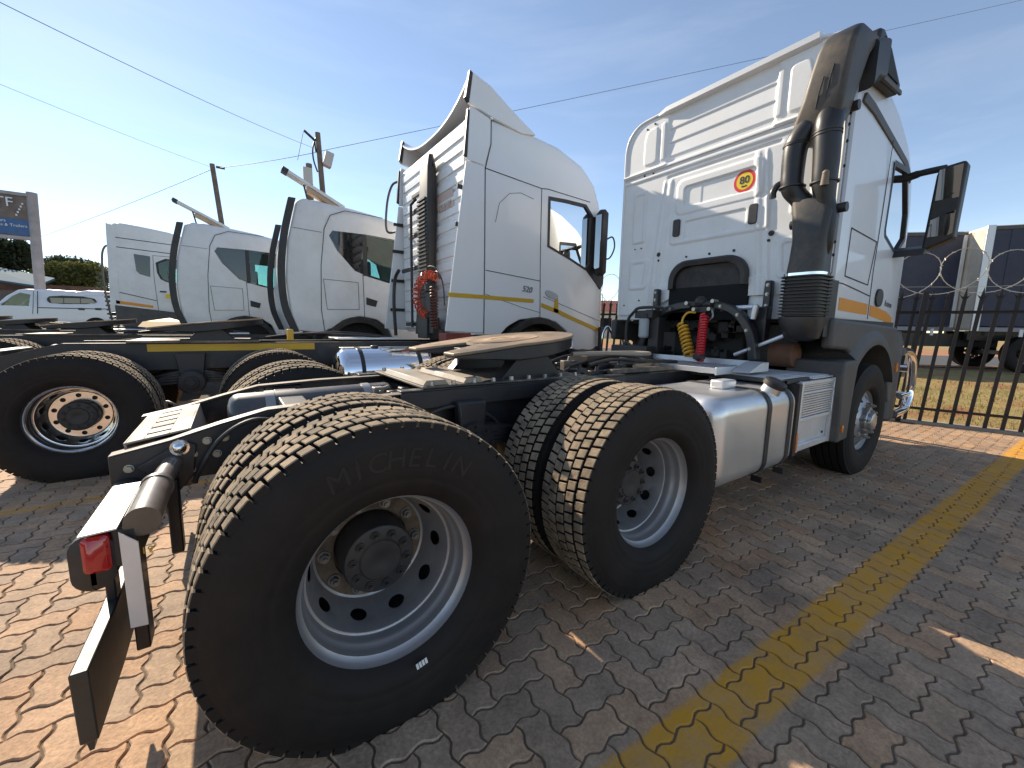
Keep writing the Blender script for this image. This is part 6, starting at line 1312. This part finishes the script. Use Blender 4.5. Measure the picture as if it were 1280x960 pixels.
# ================================================================ POLES AND WIRES
WOOD = mat('weathered_pole_timber', (0.17, 0.135, 0.105), 0.85, var=0.3, vscale=5)
def pole(x, y, z0, top, r, label, lean=0.0):
    T = thing('utility_pole', (x, y, z0), label, 'utility pole', 'utility poles'); mb = MB(); mb.cyl((x, y, z0-0.2), (x+lean, y, top), r*1.15, r*0.85, 14); part('pole_shaft', mb, WOOD, T, 40); return T
def unp(px, py, y):
    d = fw+rt*((px-640)/F_PX)-up*((py-480)/F_PX); k = (y-CAM.y)/d.y; return CAM+d*k
p1a, p1b = unp(275, 268, 24), unp(265, 205, 24)
lean = (p1b.x-p1a.x)/(p1b.z-p1a.z)
P1 = pole(p1a.x-lean*p1a.z, 24, 0.6, p1b.z, 0.12, 'plain leaning timber pole behind the fourth truck', (p1b.x-p1a.x)/(p1b.z-p1a.z)*p1b.z)
mb = MB(); q = unp(270, 209, 24); mb.box(q.x, q.x+0.35, 23.9, 24.0, q.z-0.04, q.z+0.04); part('insulator', mb, BLACK, P1)
a_, b_ = unp(403, 235, 18), unp(397, 166, 18); ln = (b_.x-a_.x)/(b_.z-a_.z)
P2 = pole(a_.x-ln*a_.z, 18, 0.0, b_.z, 0.115, 'tall timber pole with a grey cable box near its top', ln*b_.z)
c = unp(410, 200, 18); mb = MB(); mb.box(c.x-0.16, c.x+0.16, 17.8, 18.1, c.z-0.30, c.z+0.28, Matrix.Translation(c) @ Matrix.Rotation(0.25, 4, 'Y') @ Matrix.Translation(-c)); part('cable_box', mb, mat('pale_grey_box', (0.5, 0.48, 0.45), 0.6), P2, 25, 0.02)
mb = MB(); u1, u2 = unp(380, 163, 18), unp(393, 175, 18); mb.cyl(u1, u2, 0.05, n=8); mb.cyl(u2, unp(395, 190, 18), 0.03, n=8); mb.tube(curve_pts([unp(395, 172, 18), unp(391, 185, 18), unp(392, 200, 18), unp(397, 215, 18)], 5), 0.03, 6); part('crossarm', mb, BLACK, P2)
p3 = unp(386, 205, 17.2); P3 = pole(p3.x, 17.2, 0.0, p3.z, 0.13, 'short thick post standing just left of the tall pole with cable box')
mb = MB(); c = unp(386, 222, 17.2); mb.box(c.x-0.22, c.x+0.1, 16.95, 17.1, c.z-0.3, c.z+0.3); part('meter_plate', mb, MATS['pale_grey_box'], P3, 25, 0.02)
WIRE = mat('cable_grey', (0.07, 0.07, 0.075), 0.6)
def wire(p, q, r, label, sag=0.0):
    pts = [Vector(p).lerp(Vector(q), i/30)-Vector((0, 0, sag*4*(i/30)*(1-i/30))) for i in range(31)]
    mb = MB(); mb.tube(pts, r, 6); tag(part('overhead_wire', mb, WIRE, None), label, 'wire', 'overhead wires')
wire(unp(272, 210, 24), unp(397, 190, 18), 0.012, 'overhead wire joining the plain leaning pole to the tall pole with cable box', 0.05)
wire(unp(400, 189, 18), unp(1330, -12, 3.0), 0.009, 'long overhead wire running right from the tall pole above the nearest cab', 0.10)
wire(unp(-30, -12, 9), unp(392, 185, 18), 0.007, 'overhead wire from the top left corner down to the tall pole', 0.1)
wire(unp(-20, 97, 16), unp(264, 209, 24), 0.0055, 'thin upper wire coming from the left edge to the plain leaning pole', 0.05)
wire(unp(42, 299, 40), unp(264, 212, 24), 0.012, 'lower wire rising from behind the signboard to the plain leaning pole', 0.1)
wire(unp(372, 200, 18), unp(379, 165, 18), 0.010, 'short thin drop wire hanging beside the tall pole')

# ================================================================ LEFT BACKGROUND
YB = 26.0
def bx_px(name, x0, x1, y0, y1, yy, dep, m, par=None, bev=0.03):
    a, b = unp(x0, y1, yy), unp(x1, y0, yy); mb = MB(); mb.box(a.x, b.x, yy, yy+dep, a.z, b.z); return part(name, mb, m, par, 25, bev)
# brick wall along the road
wl = MB(); z = 2.62; xw0, xw1 = unp(-60, 362, 30).x, unp(140, 362, 30).x
wl.box(xw0, xw1, 30, 30.25, 0.5, unp(60, 356, 30).z); w_ = part('boundary_wall', wl, mat('brown_brick_wall', (0.19, 0.105, 0.075), 0.9, var=0.3, vscale=2), None, 25); tag(w_, 'low brown brick wall behind the white pickup', 'wall')
# signboard
SG = thing('signboard', tuple(unp(48, 352, 24)), 'blue and brown advertising signboard on a tall post at the left edge', 'signboard')
S0_, S1_ = unp(38, 243, 24), unp(48, 299, 24)
pz = unp(50, 352, 24); mb = MB(); v0 = unp(39.5, 241, 24); v1 = unp(49.5, 352, 24); mb.cyl(Vector((v1.x-0.08, 24, 0.6)), Vector((v0.x, 24, v0.z)), 0.16, 0.16, 16); part('post', mb, mat('dusty_post_paint', (0.36, 0.32, 0.31), 0.6, var=0.15), SG, 40)
mb = MB(); mb.cyl(Vector((v1.x-4.6, 24, 0.6)), Vector((v0.x-4.6, 24, v0.z)), 0.16, 0.16, 16); part('post', mb, MATS['dusty_post_paint'], SG, 40)
zt_, zb_ = unp(33, 243, 24).z-0.08, unp(44, 298, 24).z
def sgp(x, z): return x
xR = v0.x-0.15
def sb(name, x0, x1, z0, z1, m, pr=0.0, bev=0.0): mb = MB(); mb.box(xR+x0, xR+x1, 23.93-pr, 24.05, z0, z1); return part(name, mb, m, SG, 20, bev)
BRN = mat('sign_brown', (0.16, 0.115, 0.09), 0.5, var=0.35, vscale=3); SBL = mat('sign_blue', (0.035, 0.10, 0.24), 0.4, var=0.2); SWT = mat('sign_white', (0.72, 0.74, 0.76), 0.4)
sb('board', -4.4, 0.02, zb_, zt_, BRN, 0.0, 0.02)
H_ = zt_-zb_
sb('blue_panel', -4.38, -0.0, zb_+0.06, zb_+0.42*H_, SBL, 0.02); sb('blue_panel', -2.3, -0.72, zb_+0.66*H_, zb_+0.95*H_, SBL, 0.025)
sb('frame_bar', -4.45, 0.05, zt_-0.02, zt_+0.10, MATS['dusty_post_paint'], 0.06); sb('frame_bar', -4.45, 0.05, zb_-0.10, zb_+0.02, MATS['dusty_post_paint'], 0.06)
for (txt, sz, dx, fz, m) in (('TF', 0.50, -0.62, 0.80, SWT), ('Trailers', 0.15, -0.86, 0.36, SWT), ('Used Trucks & Trailers', 0.15, -0.78, 0.26, SWT)):
    part('sign_lettering', text_mb(txt, sz, basis((xR+dx, 23.895, zb_+fz*H_), (1, 0, 0), (0, 0, 1)), 0.004), m, SG, 0)
sb('pale_stroke', -1.45, -1.02, zb_+0.155*H_, zb_+0.185*H_, SWT, 0.03); sb('pale_stroke', -1.5, -1.15, zb_+0.085*H_, zb_+0.115*H_, SWT, 0.03)
for k in range(5): sb('pale_stroke', -0.35+0.05*k, -0.30+0.05*k, zb_+(0.50+0.07*k)*H_, zb_+(0.54+0.07*k)*H_, SWT, 0.03)
# blue roof beyond
br = thing('blue_roofed_shed', tuple(unp(20, 356, 27)), 'low shed with blue sheet roof below the signboard', 'shed')
A0, A1, A2, A3 = unp(-60, 330, 27), unp(46, 350, 27), unp(46, 357, 27), unp(-60, 341, 27)
mb = MB(); mb.add([A0+Vector((0, 2.5, .3)), A1+Vector((0, 2.5, .3)), A2, A3, A0+Vector((0, 2.5, .2)), A1+Vector((0, 2.5, .2)), A2-Vector((0, 0, .08)), A3-Vector((0, 0, .08))], [(0, 1, 2, 3), (4, 7, 6, 5), (3, 2, 6, 7), (1, 5, 6, 2), (0, 3, 7, 4), (0, 4, 5, 1)]); part('roof', mb, mat('blue_sheet_roof', (0.05, 0.13, 0.19), 0.85, var=0.1, spec=0.1), br, 20)
mb = MB(); mb.box(A3.x, A2.x-0.3, 27.3, 29.3, 0.5, A2.z-0.25); part('wall', mb, mat('dark_shed_wall', (0.12, 0.10, 0.09), 0.8), br)
# foliage
def leaf_mat(name, c1, c2):
    m = bpy.data.materials.new(name); m.use_nodes = True; t = m.node_tree; b = t.nodes['Principled BSDF']; b.inputs['Roughness'].default_value = 0.6
    g = t.nodes.new('ShaderNodeNewGeometry'); r = t.nodes.new('ShaderNodeValToRGB'); r.color_ramp.elements[0].color = (*c1, 1); r.color_ramp.elements[1].color = (*c2, 1)
    t.links.new(g.outputs['Random Per Island'], r.inputs['Fac']); t.links.new(r.outputs['Color'], b.inputs['Base Color'])
    tr = t.nodes.new('ShaderNodeBsdfTranslucent'); t.links.new(r.outputs['Color'], tr.inputs['Color']); x = t.nodes.new('ShaderNodeMixShader'); x.inputs[0].default_value = 0.45
    t.links.new(b.outputs[0], x.inputs[1]); t.links.new(tr.outputs[0], x.inputs[2]); t.links.new(x.outputs[0], t.nodes['Material Output'].inputs['Surface']); return m
def crown(name, clumps, n, size, m, par, seed):
    rg = random.Random(seed); mb = MB()
    for i in range(n):
        c, r, sz = clumps[rg.randrange(len(clumps))]
        while True:
            p = Vector((rg.uniform(-1, 1), rg.uniform(-1, 1), rg.uniform(-1, 1)))
            if 0.25 < p.length < 1: break
        p = Vector(c)+Vector((p.x*r*sz[0], p.y*r*sz[1], p.z*r*sz[2])); s = size*rg.uniform(0.6, 1.4)
        a = Vector((rg.gauss(0, 1), rg.gauss(0, 1), rg.gauss(0, 1))).normalized(); b = a.orthogonal().normalized()
        mb.add([p-a*s, p+b*s*0.5, p+a*s, p-b*s*0.5], [(0, 1, 2, 3)])
    return part(name, mb, m, par, 0)
BARK = mat('bark', (0.09, 0.065, 0.05), 0.9, var=0.3)
def tree(base, top, clumps, n, size, m, label, seed, name='tree', br=0.18):
    T = thing(name, tuple(base), label, 'tree', 'trees behind the yard'); base = Vector(base); top = Vector(top); mb = MB()
    mb.tube(curve_pts([base-Vector((0, 0, .3)), base.lerp(top, 0.5)+Vector((0.2, 0, 0)), top], 5), [br*(1-0.05*i) for i in range(11)], 10)
    for c, r, s in clumps: mb.tube(curve_pts([base.lerp(top, 0.7), (base.lerp(top, 0.8)+Vector(c))*0.5+Vector((0, 0, 0.2)), Vector(c)], 4), [br*0.5*(1-0.09*i) for i in range(9)], 6)
    part('trunk', mb, BARK, T, 50); crown('crown', clumps, n, size, m, T, seed); return T
DG = leaf_mat('dark_leaves', (0.018, 0.028, 0.010), (0.055, 0.070, 0.025)); MG = leaf_mat('olive_leaves', (0.07, 0.085, 0.020), (0.22, 0.21, 0.055)); GG = leaf_mat('grey_green_leaves', (0.035, 0.045, 0.028), (0.085, 0.095, 0.06))
cl = [(tuple(unp(px, py, 33)), r, (1.2, 1, 0.75)) for px, py, r in ((-12, 318, 1.1), (2, 308, 1.0), (10, 322, 0.9), (4, 332, 0.9), (-15, 335, 1.1), (20, 312, 0.7), (24, 328, 0.5), (-25, 300, 1.3))]
tree((unp(-8, 340, 33).x, 33, 0.6), unp(-5, 325, 33), cl, 5200, 0.11, DG, 'dark leafy tree under the signboard at the left edge', 1)
cl = [(tuple(unp(px, py, 46)), r, (1.5, 1, 0.45)) for px, py, r in ((86, 327, 1.0), (96, 330, 0.9), (74, 334, 0.9), (104, 336, 0.8), (68, 338, 0.8), (90, 336, 0.9), (112, 340, 0.5), (80, 324+3, 0.7))]
tree((unp(90, 350, 46).x, 46, 0.6), unp(90, 338, 46), cl, 3600, 0.12, GG, 'flat-topped grey-green tree rising above the clipped hedge', 2)
HG = thing('hedge', tuple(unp(95, 360, 31)), 'dense yellow-green hedge behind the brown wall', 'hedge')
cl = [(tuple(unp(56+k*6.1, 346+3*math.sin(k*1.7), 31.2)), 0.62, (0.9, 0.8, 1.25)) for k in range(12)]
crown('foliage', cl, 6500, 0.085, MG, HG, 3)
mb = MB(); 
for k in range(10): q = unp(58+k*7, 358, 31.2); mb.cyl((q.x, 31.2, 0.5), (q.x+0.1, 31.2, q.z+0.6), 0.04, n=6)
part('stems', mb, BARK, HG)
SH = thing('shrub', tuple(unp(133, 362, 24)), 'thin twiggy shrub beside the farthest cab', 'shrub'); crown('foliage', [(tuple(unp(131, 352, 24)), 0.35, (1, 1, 1.3)), (tuple(unp(135, 345, 24)), 0.25, (1, 1, 1.4))], 350, 0.06, GG, SH, 5)
mb = MB(); q = unp(133, 362, 24); mb.cyl((q.x, 24, 0.5), unp(133, 345, 24), 0.03, n=6); part('stems', mb, BARK, SH)
# low red-roofed building far beyond the gap between the two nearest cabs
BD = thing('far_building', tuple(cw_(11.5, 46, GZ)), 'small pale building with dull red roof seen between the two nearest cabs', 'building')
mb = MB(); Rb = Matrix.Translation(cw_(8.5, 44, GZ)) @ Matrix.Rotation(ra, 4, 'Z'); mb.box(0, 7, 0, 5, 0, 2.9, Rb); part('wall', mb, mat('cream_render', (0.62, 0.56, 0.47), 0.8), BD)
mb = MB(); mb.prism([(-0.3, 2.85), (2.5, 4.1), (5.3, 2.85)], -0.3, 7.3, 'x', Rb); part('roof', mb, mat('dull_red_roof', (0.24, 0.07, 0.05), 0.8, var=0.2), BD, 20, fix=True)
for k in range(3): mb = MB(); mb.box(0.8+k*2.1, 2.0+k*2.1, -0.03, 0.02, 0.9, 2.1, Rb); part('window', mb, DARKG, BD, 20)
# leaning pole beyond the sign
pz1, pz2 = unp(40, 338, 36), unp(26, 300, 36); T = thing('utility_pole', (pz1.x, 36, 0.6), 'far thin leaning pole seen under the signboard', 'utility pole', 'utility poles'); mb = MB(); mb.cyl((pz1.x+0.6, 36, 0.6), pz2, 0.14, 0.11, 10); part('pole_shaft', mb, WOOD, T); mb = MB(); q = unp(35, 318, 36); mb.box(q.x-0.1, q.x+0.4, 35.8, 36.1, q.z-0.3, q.z+0.3); part('transformer', mb, BLACK, T)

# ================================================================ WHITE PICKUP WITH CANOPY
py_ = 22.0; gz_ = 0.70
PU = thing('pickup_truck', (-5.8, py_+0.9, gz_), 'white pickup with a matching canopy parked beyond the trucks', 'pickup')
x_t = unp(141, 380, py_).x
def pz_(px, py): q = unp(px, py, py_); return (q.x, q.z)
zr = pz_(60, 362)[1]; zs = pz_(60, 384)[1]
xf = pz_(-5, 383)[0]; xc0 = pz_(41, 370)[0]
top = [pz_(-6, 384), pz_(6, 372), pz_(20, 363), pz_(30, 361.5), pz_(44, 362.5)]
PO = [(xf-1.5, gz_+0.45), (x_t+0.4, gz_+0.45), (x_t+0.4, zs), (x_t+0.28, zr+0.03), (pz_(108, 361)[0], zr+0.05), (pz_(98, 363)[0], zr-0.01), (pz_(60, 361)[0], zr+0.02), (pz_(44, 362)[0], zr), (pz_(30, 361.5)[0], zr), (pz_(20, 363)[0], zr-0.05), (pz_(6, 372)[0], zr-0.30), (pz_(-8, 383)[0], zs-0.02), (xf-1.4, zs-0.12), (xf-1.55, zs-0.3)]
PW = [pz_(1, 381.5), pz_(36, 382.5), pz_(37, 368), pz_(24, 365.5), pz_(14, 370)]
body = part('body', cab_shell(PO, py_, py_+1.78, lambda x, z: 0.05 if z < zs else 0.09, PW, na=220, tumble=lambda x, z: 0.12*max(0, (z-zs)/0.7)), WHITE, PU, 40, fix=True)
mb = MB(); mb.prism(PW, py_+0.06, py_+0.065, 'y'); part('side_window', mb, GLASS, body, 0); mb = MB(); mb.prism(PW, py_+1.70, py_+1.705, 'y'); part('side_window', mb, GLASS, body, 0)
mb = MB(); mb.prism(chaikin([pz_(57, 374), pz_(63, 369), pz_(116, 371), pz_(123, 380), pz_(63, 380)], 1), py_+0.06, py_+0.012, 'y'); cw2 = part('canopy_window', mb, BLACK, body, 20, 0.01, fix=True)
for q in ([(62, 372), (79, 372.5), (79, 379), (64, 379)], [(80, 372.5), (100, 373), (100, 379.3), (80, 379)], [(101, 373), (114, 373.5), (120, 379), (101, 379.2)]): mb = MB(); mb.prism([pz_(*p) for p in q], py_+0.02, py_+0.006, 'y'); part('canopy_pane', mb, mat('dark_pane', (0.10, 0.105, 0.11), 0.06, coat=0.5), cw2, 0, fix=True)
part('gap_crease_line', ribbon([pz_(47, 364), pz_(47, 392)], py_-0.002, 0.02, 0.01), SEAM, body, 0); part('gap_crease_line', ribbon([pz_(42, 364), pz_(41, 392)], py_-0.002, 0.012, 0.01), SEAM, body, 0); part('gap_crease_line', ribbon([pz_(47, 384.5), pz_(140, 386.5)], py_-0.002, 0.03, 0.01), SEAM, body, 0)
for px in (102, 123): q = pz_(px, 386); mb = MB(); mb.box(q[0]-0.09, q[0]+0.09, py_-0.02, py_+0.02, q[1]-0.05, q[1]+0.03); part('canopy_latch', mb, BLACK, body, 0)
for xw in (xf-0.75, x_t-0.55):
    for yw, fl in ((py_+0.0, False), (py_+1.78, True)):
        M = Matrix.Translation((xw, yw, gz_+0.36)) @ (Matrix.Rotation(PI, 4, 'Z') if fl else Matrix.Identity(4)) @ Matrix.Scale(0.70, 4)
        o = bpy.data.objects.new('wheel', RIMF); COL.objects.link(o); o.parent = PU; o.matrix_parent_inverse = world_of(PU).inverted(); o.matrix_basis = M
        c = bpy.data.objects.new('tyre', TYRE); COL.objects.link(c); c.parent = o; c = bpy.data.objects.new('hub', HUBF); COL.objects.link(c); c.parent = o

# ================================================================ DRY GRASS BEYOND THE FENCE
rg = random.Random(11); mb = MB()
for i in range(15000):
    t = rg.uniform(-4.5, 10); o_ = 0.15+4.2*rg.random()**1.2
    if noise.noise(Vector((t*0.7, o_*1.3, 0))) < -0.12 and rg.random() < 0.85: continue
    p = FA+FD*t+FN*o_; p.z = terrain_z(p.x, p.y)-0.016; h = rg.uniform(0.03, 0.11); a = rg.uniform(0, 2*PI); d = Vector((math.cos(a), math.sin(a), 0)); ln_ = Vector((rg.gauss(0, .03), rg.gauss(0, .03), h))
    mb.add([p-d*0.006, p+d*0.006, p+ln_], [(0, 1, 2)])
g_ = part('dry_grass', mb, leaf_mat('dry_grass_blades', (0.20, 0.15, 0.045), (0.42, 0.33, 0.13)), None, 0); g_['kind'] = 'stuff'; g_['label'] = 'dry yellow grass on the verge beyond the fence'; g_['category'] = 'grass'
